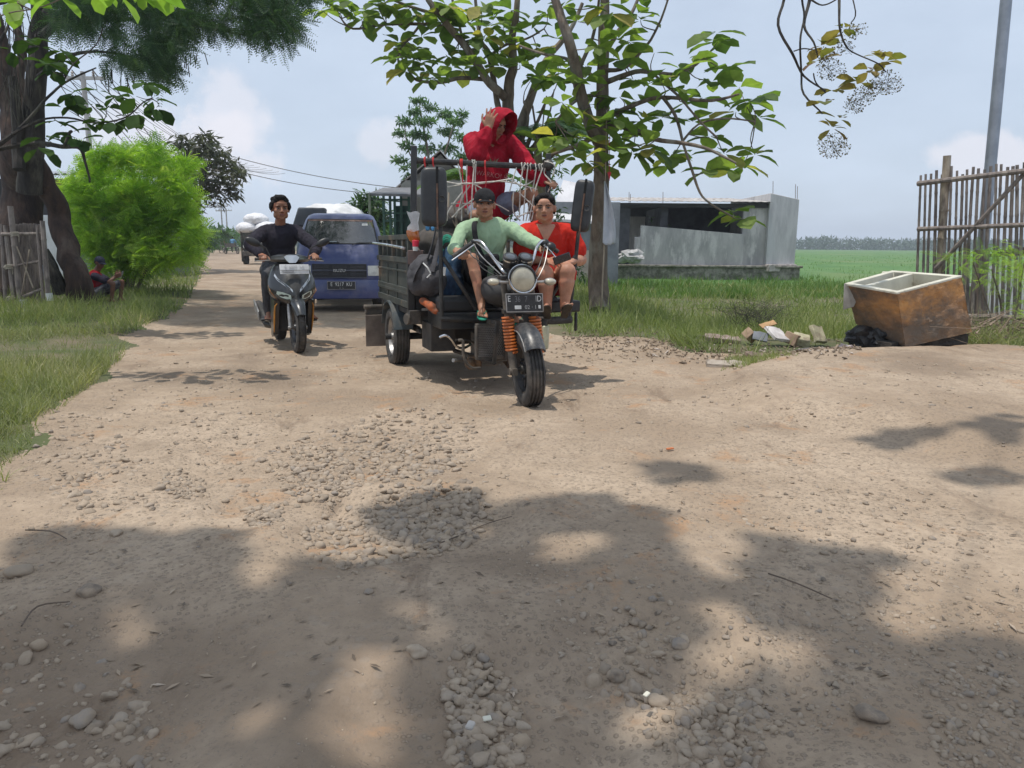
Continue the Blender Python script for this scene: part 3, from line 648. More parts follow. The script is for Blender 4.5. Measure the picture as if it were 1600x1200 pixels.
branch(tr, [(70, 20, 12), (160, 30, 8), (240, 30, 5), (330, 45, 4), (410, 60, 2)], YL - .8, dY=-1.5, n=8)
branch(tr, [(60, 120, 8), (100, 90, 6), (150, 80, 4), (210, 90, 3)], YL - .8, dY=-.9, n=7)
branch(tr, [(-10, 150, 12), (-60, 80, 10), (-140, 0, 8)], YL, n=8)
br = MB()
for i in range(16):
    x = rng.uniform(5, 75); branch(tr, [(x, rng.uniform(0, 70), 1.6), (x + rng.normal() * 14, 110, 1.4), (x + rng.normal() * 22, rng.uniform(150, 220), 1)], YL - .8, n=4, k=3)
tr.build('limb', BARKD, t4, smooth=True)
CROWN = [(60, -40), (490, -40), (478, 12), (452, 22), (466, 84), (430, 90), (392, 60), (345, 62), (300, 45), (286, 75), (268, 112), (245, 140), (225, 118), (200, 115), (170, 98), (150, 118), (120, 60), (80, 60)]
CP = np.array(CROWN, float)
px = rng.uniform(60, 490, 17000); py = rng.uniform(-40, 145, 17000); ok = inpoly(px + rng.normal(size=17000) * 3, py, CP); px, py = px[ok], py[ok]
gap = fbm(px * .035, py * .05, 3, 61) > -.035 + .0 * px; dens = (px < 300) | (rng.random(len(px)) < .8); px, py = px[gap & dens], py[gap & dens]
py = py - 14
Pp = [tuple(at(a, b, c)) for a, b, c in zip(px, py, rng.uniform(10.3, 13.2, len(px)))]
# the rest of the crown, above the frame, is what shades the verge
for _ in range(5200):
    c = rng.integers(0, 12); a = rng.random() * 6.28; q = rng.random() ** .5 * 1.5
    cx_, cy_, cz_ = [(-9, 13, 6.6), (-7.4, 12.5, 6.9), (-6.0, 12, 6.6), (-8.2, 11, 7.4), (-6.8, 13.8, 7.2), (-10.5, 12.5, 6.4), (-9.4, 14.6, 7.4), (-4.9, 11.4, 6.1), (-7.6, 15.0, 7.6), (-10.8, 14.8, 6.2), (-4.6, 12.8, 6.3), (-8.8, 10.2, 6.9)][c]
    Pp.append((cx_ + q * math.cos(a), cy_ + q * math.sin(a), cz_ + rng.normal() * .45))
Pp = np.array(Pp); n = len(Pp); D = rng.normal(size=(n, 3)) * .55; D[:, 0] += .45; D[:, 2] -= .35
PN3_V, PN3_F = pinnate(12, .2, .3, .026); v, f = scatter(PN3_V, PN3_F, Pp, D, rdir(n, 1.2), rng.uniform(.2, .42, n)); fast('crown', v, f, FEA, t4, v=np.repeat(rng.random(n), len(PN3_V)))
pods = MB()
for px_, py_, n in ((175, 115, 7), (262, 105, 5), (300, 88, 7), (415, 45, 5), (210, 120, 4)):
    for _ in range(n):
        a = at(px_ + rng.normal() * 9, py_ + rng.normal() * 6, 11.5); pods.bar(a, a + V3((rng.normal() * .02, 0, -rng.uniform(.12, .2))), .02, .006)
pods.build('seed_pod', BARKD, t4)
# ---- teak beside it: dark leafy bough and, nearer, bright sprays along the top edge
t5 = thing('teak_tree', 'teak with dark broad leaves reaching in from the left edge', 'tree', at(-190, 500, 9.4))
tr = MB(); branch(tr, [(-190, 560, 40), (-180, 400, 34), (-160, 200, 30), (-150, 0, 24), (-120, -200, 18)], 9.4, n=12); tr.build('trunk', BARK, t5, smooth=True)
br = MB(); roots = []
for pts in ([(-165, 240, 14), (-60, 250, 10), (20, 210, 6), (66, 160, 4), (94, 134, 3.4), (119, 119, 3), (150, 106, 2)], [(20, 210, 5), (62, 188, 3.5), (106, 184, 3), (150, 192, 3), (194, 184, 2.5), (225, 160, 2), (238, 153, 1.5)],
            [(94, 134, 2.6), (115, 100, 2), (150, 70, 1.6), (160, 45, 1.4)], [(-60, 250, 12), (0, 232, 8), (60, 224, 8), (95, 229, 7), (124, 231, 6), (132, 252, 4), (140, 285, 2.5)], [(100, 229, 3), (108, 214, 5), (112, 205, 4)], [(-155, 60, 12), (-60, 20, 8), (20, 0, 5), (90, -12, 4), (200, -20, 3)], [(-150, 90, 9), (-30, 90, 6), (10, 50, 4), (12, 20, 3)]):
    p, r = branch(br, pts, 9.4, n=6); roots += p
cc = [(115, 145), (150, 143), (146, 165), (160, 192), (176, 190), (186, 150), (90, 190), (110, 203), (125, 215), (214, 150), (218, 178), (245, 168), (228, 128), (203, 182), (100, 165), (75, 100), (92, 95), (80, 112), (62, 72), (70, 215), (60, 230), (130, 190), (165, 170), (100, 80), (45, 60), (20, 80), (240, 158), (120, 160)]
ce = jcent(cc, 9.4, .25, 5); twigs(br, ce, roots, .004); br.build('branch', BARKD, t5, smooth=True)
v, f, vv = whorls(ce, .24, 4, -.15); fast('crown', v, f, TEAKD, t5, v=vv, smooth=True)
t6 = props(thing('teak_branch', 'bright leafy teak spray hanging into the top left corner', 'branch', at(120, -60, 6.2)))
br = MB(); roots = []
for pts in ([(-60, -60, 7), (0, -30, 5), (60, -20, 4), (150, -22, 3), (240, -30, 2)], [(0, 25, 2), (20, 20, 2), (60, 12, 2), (110, -10, 2)]):
    p, r = branch(br, pts, 6.2, n=6); roots += p
ce = jcent([(10, -10), (45, -12), (85, -12), (120, -18), (180, -12), (215, -14), (250, -20), (-20, 5), (150, -25), (30, 0), (235, -6)], 6.2, .2, 4); twigs(br, ce, roots, .004); br.build('branch', BARK, t6, smooth=True)
v, f, vv = whorls(ce, .21, 4, -.2); fast('leaves', v, f, TEAKL, t6, v=vv, smooth=True)

# generic clump tree ---------------------------------------------------
def clump_tree(name, label, base, trunk, clumps, m, tmpl, n, size, group=None, flat=1.0, bark=BARK, Y=30, cat='tree', zb=.3, dz=-.1):
    t = thing(name, label, cat, base, group)
    if trunk:
        tb = MB()
        for pts in trunk: branch(tb, pts, Y, n=7)
        tb.build('trunk', bark, t, smooth=True)
    P = []
    for c, rad, w in clumps:
        k = int(n * w); d = rdir(k); rr = rng.random(k) ** .45 * rad; q = np.array(c)[None] + d * rr[:, None] * np.array([1, 1, flat]); P.append(q)
    P = np.concatenate(P); D = rdir(len(P), dz, .7); v, f = scatter(tmpl[0], tmpl[1], P, D, rdir(len(P), 1.5), rng.uniform(size * .6, size * 1.3, len(P)))
    cl = fbm(P[:, 0] * 1.2, P[:, 2] * 1.2, 2, 70); fast('crown', v, f, m, t, v=np.repeat(np.clip(rng.random(len(P)) * .7 + cl + .15, 0, 1), len(tmpl[0])))
    return t
def pc(lst, Y, dy=1.0): return [(tuple(at(a, b, Y + rng.uniform(-dy, dy))), r * Y / FPX, (r / 20) ** 2) for a, b, r in lst]
LN = (LN_V, LN_F); PN = (PN_V, PN_F)
# bright bush
YB = 16.5
bc = [(130, 330, 38), (150, 280, 40), (190, 262, 34), (225, 255, 30), (262, 268, 30), (280, 310, 34), (270, 350, 36), (230, 310, 46), (180, 320, 46), (140, 370, 34), (200, 370, 46), (250, 385, 38), (160, 248, 20), (235, 243, 18), (292, 342, 26), (290, 385, 24), (120, 300, 26), (205, 410, 34), (150, 410, 24), (302, 365, 16), (175, 245, 14), (270, 245, 14), (170, 395, 34), (215, 405, 36), (255, 410, 32), (140, 350, 30), (285, 410, 24), (190, 300, 30), (235, 300, 30), (210, 345, 34)]
clump_tree('bush', 'tall bright green feathery bush beside the left road edge', at(205, 440, YB), [[(195, 450, 8), (190, 390, 6), (160, 320, 4)], [(205, 450, 8), (215, 380, 6), (240, 300, 3)], [(215, 450, 6), (240, 400, 5), (275, 340, 3)], [(200, 450, 6), (200, 380, 5), (195, 290, 3)]], pc([(a + rng.normal() * 12, b + rng.normal() * 10, r * rng.uniform(.32, .62)) for a, b, r in bc for _ in range(3)], YB, 1.0), FEAB, (PN2_V, PN2_F), 150, .33, flat=1.0, Y=YB, cat='bush', dz=.15)
# dusky tree behind the bush
YD = 30
dc = [(300, 240, 22), (325, 232, 22), (300, 262, 24), (335, 258, 26), (360, 262, 18), (290, 285, 22), (320, 290, 26), (350, 292, 20), (372, 275, 12), (365, 300, 12), (285, 222, 14), (340, 312, 12), (305, 318, 18), (283, 255, 18), (318, 218, 12), (380, 268, 8), (352, 240, 8)]
clump_tree('dusky_tree', 'dusky brown-leaved tree leaning over the road behind the bright bush', at(300, 395, YD), [[(300, 398, 9), (305, 350, 8), (312, 300, 6), (320, 250, 3)], [(310, 310, 5), (345, 285, 3), (365, 275, 2)], [(308, 320, 5), (290, 270, 3), (282, 225, 2)]], pc(dc, YD, 1.2), DRK, LN, 190, .34, Y=YD)
# round mango
mc = [(560, 330, 20), (585, 325, 20), (572, 312, 14), (552, 345, 18), (598, 345, 18), (575, 350, 24), (605, 360, 14), (545, 360, 14), (590, 368, 18), (565, 370, 18)]
clump_tree('mango_tree', 'round dark green mango tree behind the blue pickup', at(573, 400, 28), [[(573, 402, 7), (573, 350, 6)]], pc(mc, 28, .8), MID, LN, 300, .34, Y=28)
clump_tree('shrub', 'low light green shrub behind the tricycle cargo side', at(610, 400, 24), None, pc([(590, 372, 14), (612, 376, 14), (630, 372, 14), (606, 362, 10), (645, 378, 12)], 24, .5), ACA, LN, 150, .2, Y=24, cat='bush')
# flat layered tree
ac = [(655, 158, 13), (648, 175, 12), (672, 168, 12), (635, 190, 14), (665, 190, 16), (695, 178, 15), (712, 190, 14), (625, 208, 12), (650, 210, 14), (700, 205, 16), (722, 178, 10), (635, 228, 12), (668, 232, 16), (700, 232, 16), (722, 215, 12), (625, 250, 12), (655, 255, 14), (690, 255, 14), (640, 275, 10), (720, 245, 12), (665, 212, 10), (660, 290, 10), (632, 262, 8)]
clump_tree('albizia_tree', 'airy tree with layered flat foliage behind the roofed stall', at(675, 400, 35), [[(672, 402, 8), (672, 330, 6), (670, 250, 4), (655, 165, 2)], [(672, 300, 4), (695, 240, 3), (710, 190, 2)], [(671, 290, 3), (640, 240, 2), (632, 195, 1.5)]], pc(ac, 35, 1.5), ACA, LN, 430, .26, flat=.42, Y=35)
# bushes behind the driver and by the pale house
clump_tree('shrub', 'tangled green shrub behind the woman in red', at(890, 440, 16), None, pc([(885, 400, 16), (900, 420, 16), (870, 410, 14), (905, 395, 10), (885, 430, 14), (912, 432, 10)], 16, .5), MID, LN, 110, .13, Y=16, cat='bush')
clump_tree('shrub', 'leafy undergrowth between the two trunks behind the rope frame', at(840, 400, 17), None, pc([(840, 285, 26), (865, 262, 20), (820, 300, 20), (845, 320, 22), (862, 300, 18), (800, 330, 16), (870, 335, 14)], 17, .6), MID, LN, 80, .2, Y=17, cat='bush')
clump_tree('shrub', 'small dark-leaved shrub inside the unfinished concrete building', at(1030, 400, 33), None, pc([(1028, 345, 8), (1018, 342, 7), (1038, 350, 7)], 33, .3), MID, LN, 130, .25, Y=33, cat='bush')
# feathery shrub at the right edge in front of the fence
fs = [(1500, 408, 12), (1530, 402, 18), (1560, 396, 20), (1590, 402, 18), (1545, 430, 20), (1575, 430, 20), (1605, 425, 20), (1500, 425, 10), (1480, 402, 8), (1620, 440, 24), (1590, 470, 18), (1610, 500, 22)]
clump_tree('bush', 'feathery green shrub growing through the bamboo fence', at(1570, 540, 9.6), [[(1570, 552, 4), (1565, 480, 3), (1550, 420, 2)], [(1580, 552, 4), (1590, 480, 3), (1600, 410, 2)], [(1560, 552, 3), (1540, 470, 2), (1520, 410, 1.5)]], pc(fs, 9.6, .25), FEAB, PN, 28, .20, Y=9.6, cat='bush')
# far row of trees on the left of the road and the tree line beyond the field
for i, (a, b, r, lab) in enumerate([(325, 365, 12, 'nearer of the hazy green trees where the road vanishes'), (345, 362, 12, 'hazy green tree behind the far pole where the road vanishes'), (362, 366, 10, 'low hazy green tree right of the far poles'), (378, 368, 8, 'farthest low tree beside the loaded cart'), (312, 372, 10, 'hazy bush at the far left road edge')]):
    Yf = 70 + 12 * i
    clump_tree('far_tree', lab, at(a, 389, Yf), [[(a, 389, 2), (a, b, 1.5)]], pc([(a, b, r), (a + 6, b + 6, r * .8), (a - 6, b + 5, r * .8), (a, b + 13, r)], Yf, 2), MID if i % 2 else ACA, LN, 260, .9, 'trees where the road vanishes', Y=Yf)
Pp = []
for _ in range(2600):
    x = rng.uniform(60, 420); y = 440 + rng.uniform(-20, 20); hgt = 3.4 + 2.4 * vnoise(np.array([x * .05]), np.array([3.0]), 5)[0] + 1.2 * vnoise(np.array([x * .16]), np.array([7.0]), 6)[0]
    for k in range(9): Pp.append((x + rng.normal() * 1.6, y + rng.normal(), rng.random() * hgt * 1.25 - .6))
Pp = np.array(Pp); v, f = scatter(LN_V, LN_F, Pp, rdir(len(Pp)), rdir(len(Pp)), rng.uniform(1.4, 3.2, len(Pp)) * np.array([1.0]))
props(fast('far_treeline', v, f, FAR, v=np.repeat(rng.random(len(Pp)), 4)), 'bluish line of distant trees beyond the rice field', None, None, 'stuff')
Pp = []
for _ in range(1800):
    x = rng.uniform(-190, 60); y = 330 + rng.uniform(-20, 20); hgt = 3 + 5 * vnoise(np.array([x * .06]), np.array([3.0]), 15)[0]
    for k in range(9): Pp.append((x + rng.normal() * 1.6, y + rng.normal(), rng.random() ** .8 * hgt))
Pp = np.array(Pp); v, f = scatter(LN_V, LN_F, Pp, rdir(len(Pp)), rdir(len(Pp)), rng.uniform(1.4, 3.4, len(Pp)))
props(fast('far_woods', v, f, FAR, v=np.repeat(rng.random(len(Pp)), 4)), 'distant woods beyond the end of the road', None, None, 'stuff')

# banana plants
BAN = leafmat('banana_leaf', (.07, .15, .04), (.13, .23, .07), (.30, .28, .12), trans=.4)
def banana(label, base, h, leaves):
    t = thing('banana_plant', label, 'banana plant', base); tb = MB(); b = V3(base)
    tb.tube([b, b + V3((.02, 0, h * .5)), b + V3((0, 0, h))], [.13, .11, .07], 10); tb.build('stem', mat('banana_stem', (.20, .20, .09), (.13, .09, .05), .7, scale=5, stretch=(1, 1, .2)), t, smooth=True)
    V = []; F = []; vv = []
    for az, L, el in leaves:
        d = V3((math.cos(az), math.sin(az), 0)); pr = b + V3((0, 0, h)); n = 44; col = rng.random()
        side = V3((-d.y, d.x, 0))
        for i in range(n):
            t0 = i / n; 
            def pt(t_): return pr + d * (L * (t_ * math.cos(el) + .12 * t_ * t_)) + V3((0, 0, L * (math.sin(el) * t_ - (.62 + .2 * el) * t_ * t_)))
            a, c = pt(t0), pt(t0 + .8 / n); w = .30 * L / 1.6 * math.sin(math.pi * min(1, .08 + t0 * .93)) ** .6
            for s in (-1, 1):
                tear = rng.uniform(0, .05); dr = -w * rng.uniform(.25, .6)
                k = len(V); V += [tuple(a), tuple(c), tuple(c + side * s * w + V3((0, 0, dr)) + d * .12), tuple(a + side * s * w + V3((0, 0, dr)) + d * (.12 - tear))]; F.append((k, k + 1, k + 2, k + 3)); vv += [col * .8 + rng.random() * .2] * 4
    fast('leaf', V, F, BAN, t, v=vv)
banana('banana plant with arching torn leaves behind the woman in red', at(838, 395, 15), 2.25, [(0.1, 1.5, .9), (-.35, 1.5, .55), (.6, 1.4, .7), (-.9, 1.2, .8), (2.5, 1.2, .8), (3.3, 1.2, .6), (1.6, 1.2, 1.1), (-.1, 1.2, .2)])
banana('banana plant with drooping leaves behind the driver', at(745, 395, 14.5), 1.35, [(2.6, 1.3, .8), (3.3, 1.2, .6), (-2.4, 1.2, .8), (1.8, 1.0, 1.1), (-.3, 1.2, .7), (.6, 1.1, .9), (-1.6, .9, .5)])
# dry twig heap by the weeds
dt = MB()
for _ in range(150):
    a = at(1180 + rng.normal() * 22, 500 + rng.uniform(-8, 14), 10.8 + rng.normal() * .2); dt.tube([a, a + V3((rng.normal() * .12, rng.normal() * .1, rng.uniform(.05, .22))), a + V3((rng.normal() * .25, rng.normal() * .15, rng.uniform(.15, .35)))], [.003, .002, .001], 3)
dt.build('dry_brushwood', BARKD, None); props(bpy.data.objects['dry_brushwood'], 'heap of dry brown brushwood behind the rubbish', 'brushwood')
dt = MB()
for _ in range(70):
    a = at(rng.uniform(1500, 1640), rng.uniform(505, 552), 9.2 + rng.normal() * .3); dt.tube([a, a + V3((rng.normal() * .2, rng.normal() * .1, rng.uniform(.0, .2))), a + V3((rng.normal() * .4, rng.normal() * .2, rng.uniform(0, .3)))], [rng.uniform(.003, .014), .003, .002], 4)
for a, b in (((1505, 505), (1535, 535)), ((1530, 540), (1565, 510)), ((1540, 550), (1580, 495)), ((1500, 530), (1540, 505)), ((1548, 552), (1572, 527))):
    dt.tube([at(*a, 9.0), at(*b, 9.1)], .014, 6)
dt.build('fallen_sticks', mat('dry_stick', (.30, .23, .17), (.17, .12, .09), .9, scale=9), None); props(bpy.data.objects['fallen_sticks'], 'fallen sticks piled at the foot of the bamboo fence', 'sticks')
# teak standing behind the photographer; its crown throws the blotched shade on the near road
t7 = thing('teak_tree', 'tall teak tree standing behind the camera whose crown shades the near road', 'tree', (-3.4, -2.6, 0))
SH = [(200, 935, 215, 100), (470, 960, 230, 95), (760, 900, 160, 62), (900, 830, 130, 50), (1010, 860, 60, 60), (920, 960, 260, 80), (1200, 900, 90, 60), (1290, 920, 110, 60), (1370, 950, 40, 40), (640, 1020, 160, 90), (250, 1060, 130, 80), (120, 1100, 240, 130), (800, 1080, 130, 130), (1450, 1060, 180, 80), (1300, 1120, 200, 130), (1560, 1120, 130, 110), (1400, 1220, 300, 120), (200, 1230, 300, 100), (850, 1230, 240, 90), (1200, 1010, 60, 70), (660, 795, 66, 34), (1050, 745, 62, 20), (1190, 705, 0, 0), (1580, 690, 50, 18), (1540, 745, 60, 10), (1400, 688, 50, 9), (140, 860, 130, 30), (310, 855, 90, 28), (1480, 1180, 260, 120)]
LT = [(205, 965, 34, 30), (190, 1010, 30, 20), (180, 920, 20, 8), (660, 955, 48, 12), (585, 1050, 50, 26), (480, 1140, 130, 46), (620, 1120, 60, 40), (900, 862, 60, 14), (1100, 835, 56, 40), (1130, 880, 40, 16), (1180, 1010, 100, 26), (1270, 1055, 30, 30), (1470, 940, 110, 55), (990, 1120, 46, 46), (1000, 1070, 30, 20), (405, 880, 36, 34), (1110, 950, 30, 14), (150, 1080, 30, 12), (700, 1000, 28, 10)]
n = 9000; px = rng.uniform(-150, 1750, n); py = rng.uniform(600, 1330, n)
d = np.zeros(n, bool); hole = np.zeros(n, bool)
for a, b, c, e in SH:
    if c: d |= ((px - a) / c) ** 2 + ((py - b) / e) ** 2 < 1
for a, b, c, e in LT: hole |= ((px - a) / (c + 24)) ** 2 + ((py - b) / (e + 14)) ** 2 < 1
d &= ~hole; px, py = px[d], py[d]; x, y = gnp(px, py)
w = (y / 2.2) ** 2.6; sel = rng.random(len(x)) < np.minimum(w * .42, 1); x, y = x[sel], y[sel]
lv = 11.5 + rng.uniform(-.6, .6, len(x)); Pl = np.stack([x + SUN.x / SUN.z * lv, y + SUN.y / SUN.z * lv, lv], 1)
ex = []
for _ in range(900): ex.append((rng.uniform(-5, 3.5), rng.uniform(-6, .6), 11.6 + rng.normal() * .7))
Pl = np.concatenate([Pl, np.array(ex)]); D = rdir(len(Pl), -.1, .4); v, f = scatter(TK_V, TK_F, Pl - D * .12, D, rdir(len(Pl), 2.5), rng.uniform(.2, .34, len(Pl)))
fast('crown', v, f, TEAK, t7, v=np.repeat(rng.random(len(Pl)), len(TK_V)))
tb = MB(); tb.tube([(-3.4, -2.6, -.1), (-3.3, -2.5, 2.5), (-3.0, -2.2, 5.2), (-2.8, -2.0, 8.6), (-2.4, -1.6, 12.0)], [.2, .17, .14, .1, .06], 10); tb.build('trunk', BARK, t7, smooth=True)
tb = MB()
for i in range(0, len(Pl), 60):
    e = V3(Pl[i]); m = (V3((-2.7, -1.9, 9.4)) + e) / 2 + V3((0, 0, -.2)); tb.tube([V3((-2.8, -2.0, 8.9)), m, e], [.022, .012, .005], 5)
tb.build('branch', BARK, t7, smooth=True)
# ================================================================== BUILDINGS, FENCES, POLES
CONC = mat('concrete_raw', (.50, .475, .455), (.36, .345, .335), .92, scale=1.3, bump=.012, bscale=12, c3=(.62, .59, .56), s3=1.6, stretch=(1.6, 1.6, .5), lo3=.5, hi3=.62)
CONC2 = mat('concrete_light', (.56, .545, .54), (.43, .42, .42), .92, scale=1.8, bump=.01, bscale=12, c3=(.60, .59, .57), s3=1.1, stretch=(1.8, 1.8, .4))
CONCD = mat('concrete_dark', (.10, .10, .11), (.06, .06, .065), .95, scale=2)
RUBB = mat('rubble_stone', (.34, .31, .27), (.13, .12, .10), .95, scale=5, bump=.06, bscale=5, c3=(.10, .11, .06), s3=2)
SHEET = mat('asbestos_sheet', (.50, .47, .44), (.30, .27, .25), .9, scale=3, c3=(.20, .17, .15), s3=1.5)
SHEETW = mat('roof_pale', (.66, .65, .66), (.55, .54, .55), .75, scale=2)
RUST = mat('rusty_iron', (.16, .09, .06), (.08, .05, .04), .9, scale=20)
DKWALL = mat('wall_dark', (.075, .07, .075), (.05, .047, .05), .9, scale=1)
WHITEP = mat('white_paint', (.74, .74, .74), (.62, .62, .61), .7, scale=3)
def corr(mb, x0, x1, y0, y1, z0, z1, pitch=.18, amp=.03, along='x', th=.012, n=None):
    """corrugated sheet from (x0,y0,z0) to (x1,y1,z1); ridges run along y"""
    k = int((x1 - x0) / pitch * 4); top = []; bot = []
    for (yy, zz) in ((y0, z0), (y1, z1)):
        top.append([(x0 + (x1 - x0) * i / k, yy, zz + amp * math.sin(i * math.pi / 2)) for i in range(k + 1)])
    vs = top[0] + top[1] + [(a, b, c - th) for a, b, c in top[0]] + [(a, b, c - th) for a, b, c in top[1]]; m = k + 1; fs = []
    for i in range(k): fs += [(i, i + 1, m + i + 1, m + i), (2 * m + i + 1, 2 * m + i, 3 * m + i, 3 * m + i + 1), (i, 2 * m + i, 2 * m + i + 1, i + 1), (m + i, m + i + 1, 3 * m + i + 1, 3 * m + i)]
    mb.add(vs, fs)
def lump(m, c, r, seed=0, amp=.35, sub=3, sq=(1, 1, 1), fr_=1.3):
    V, F = ico(sub); vs = []
    for p in V: q = V3(p); k = 1 + amp * mnoise.noise(q * fr_ + V3((seed, 0, 0))) + amp * .5 * mnoise.noise(q * fr_ * 2.6 + V3((0, seed, 0))); vs.append(V3(c) + V3((q.x * r * sq[0] * k, q.y * r * sq[1] * k, q.z * r * sq[2] * k)))
    m.add(vs, [tuple(f) for f in F])
def X(px, Y, py=383): return at(px, py, Y).x
def Zp(px, py, Y): return at(px, py, Y).z
# ---- unfinished concrete building
YC = 31.0; x0 = X(1000, YC); x1 = X(1160, YC); x2 = X(1197, YC); x3 = X(1248, YC); zb = Zp(1100, 417, YC); zg = Zp(1100, 440, YC) - .3
cb = thing('concrete_building', 'unfinished grey concrete building with open dark front beside the rice field', 'building', ((x0 + x3) / 2, YC, zg))
m = MB(); m.box(((x0 - 2.2 + x3) / 2, YC + 3.2, (zb + zg) / 2), (x3 - x0 + 2.4, 6.6, zb - zg))
m.box(((x0 - 2.2 + x3) / 2 - .02, YC - .13, zb + .03), (x3 - x0 + 2.6, .16, .10)); m.build('foundation', RUBB, cb, bevel=.03)
m = MB(); zt1 = Zp(1000, 352, YC); zt2 = Zp(1160, 366, YC)
m.hexa([(x0, YC, zb), (x1 + .05, YC, zb), (x1 + .05, YC + .16, zb), (x0, YC + .16, zb)], [(x0, YC, zt1), (x1 + .05, YC, zt2), (x1 + .05, YC + .16, zt2), (x0, YC + .16, zt1)])
m.build('low_wall', CONC, cb, bevel=.012)
m = MB(); m.box((x0 - .12, YC + .06, zb + (zt1 - zb) * .36), (.22, .26, (zt1 - zb) * .72)); m.build('pier', CONC, cb, bevel=.02)
zt = Zp(1180, 318, YC)
m = MB(); m.box(((x1 + x2) / 2, YC + .22, (zb + zt) / 2), (x2 - x1, .2, zt - zb)); m.build('side_wall', CONC, cb, bevel=.01)
zt3 = Zp(1220, 306, YC)
m = MB(); m.hexa([(x2, YC - .1, zb + .0), (x3, YC + .3, zb), (x3, YC + 5.5, zb), (x2, YC + 5.5, zb)], [(x2, YC - .1, zt3 + .1), (x3, YC + .3, zt3 - .12), (x3, YC + 5.5, zt3 - .12), (x2, YC + 5.5, zt3 + .1)])
m.build('end_wall', CONC2, cb, bevel=.015)
m = MB(); m.box(((x2 + x3) / 2 - .02, YC - .02 + .2, zb - .02), (x3 - x2 + .1, .5, .3), Matrix.Rotation(.38, 3, 'Z')); m.build('plinth', mat('stone_pale', (.5, .45, .42), (.26, .23, .21), .9, scale=9, bump=.02), cb, bevel=.02)
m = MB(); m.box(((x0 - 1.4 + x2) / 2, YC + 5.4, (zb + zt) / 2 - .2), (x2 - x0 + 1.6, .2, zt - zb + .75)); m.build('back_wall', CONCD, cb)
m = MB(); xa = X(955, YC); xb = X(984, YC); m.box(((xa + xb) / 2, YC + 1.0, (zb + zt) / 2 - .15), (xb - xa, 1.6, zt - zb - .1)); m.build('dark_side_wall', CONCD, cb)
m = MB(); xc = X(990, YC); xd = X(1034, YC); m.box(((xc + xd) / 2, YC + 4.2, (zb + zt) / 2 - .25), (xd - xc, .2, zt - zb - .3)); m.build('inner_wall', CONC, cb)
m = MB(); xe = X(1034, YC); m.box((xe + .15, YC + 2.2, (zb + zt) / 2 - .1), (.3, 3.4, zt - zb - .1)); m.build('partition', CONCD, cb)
m = MB(); zr = Zp(1080, 312, YC); corr(m, xa - .5, x2 + .02, YC - .35, YC + 5.6, zr - .08, zr + .42, pitch=.3, amp=.012); m.build('roof', SHEET, cb)
m = MB(); zr2 = Zp(1080, 320, YC); m.box(((xa + x2) / 2, YC + .1, zr2 - .02), (x2 - xa, .12, .16)); m.build('roof_beam', DKWALL, cb)
for px_, py_ in ((983, 300), (985, 303), (1036, 300), (1208, 283), (1243, 288), (1246, 291)):
    m = MB(); a = at(px_, 318, YC + .4); b = at(px_, py_, YC + .4); m.tube([a - V3((0, 0, .2)), b], .012, 5); m.build('rebar', RUST, cb)
# pile of white scrap inside the yard
m = MB()
lump(m, at(985, 401, YC - .6), .34, 4, .5, sq=(1.6, .9, .8), fr_=2.5)
m.build('scrap_heap', mat('scrap_white', (.5, .49, .48), (.30, .29, .28), .8, scale=9, bump=.05, bscale=7), None, smooth=True); props(bpy.data.objects['scrap_heap'], 'small heap of white plastic scrap beside the concrete building', 'scrap')
# ---- dark house at the left behind the trunks
YH2 = 22.0; lh = thing('house', 'low dark-walled house with thin metal roof behind the left trees', 'house', (-13.5, YH2, 0))
xl = X(-60, YH2); xr = X(165, YH2); ze = Zp(100, 276, YH2)
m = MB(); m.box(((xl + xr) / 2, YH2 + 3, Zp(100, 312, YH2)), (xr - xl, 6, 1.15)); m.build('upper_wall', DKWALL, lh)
m = MB(); m.box(((xl + xr) / 2, YH2 + 3.05, .62), (xr - xl - .3, 5.9, 1.3)); m.build('lower_wall', mat('wall_grey', (.30, .31, .33), (.22, .23, .25), .9, scale=2), lh)
m = MB(); corr(m, xl - .3, xr + .3, YH2 - .9, YH2 + 6.4, ze, ze + .7, pitch=.25); m.build('roof', mat('roof_zinc', (.42, .44, .48), (.34, .35, .38), .55, .3, scale=2), lh)
for i, py_ in enumerate((343, 358, 374)):
    z = Zp(60, py_, YH2 - .3); m = MB(); m.box(((xl + xr) / 2, YH2 - .1, z), (xr - xl, .05, .05)); m.build('rail', WHITEP, lh)
m = MB(); m.hexa([(X(70, 21.5), 21.5, -.1), (X(96, 21.5), 21.5, -.1), (X(96, 21.5), 21.7, -.1), (X(70, 21.5), 21.7, -.1)], [(X(69, 21.5), 21.5, Zp(80, 336, 21.5)), (X(84, 21.5), 21.5, Zp(80, 336, 21.5)), (X(84, 21.5), 21.7, Zp(80, 336, 21.5)), (X(69, 21.5), 21.7, Zp(80, 336, 21.5))]); m.build('white_pillar', WHITEP, lh, bevel=.02)
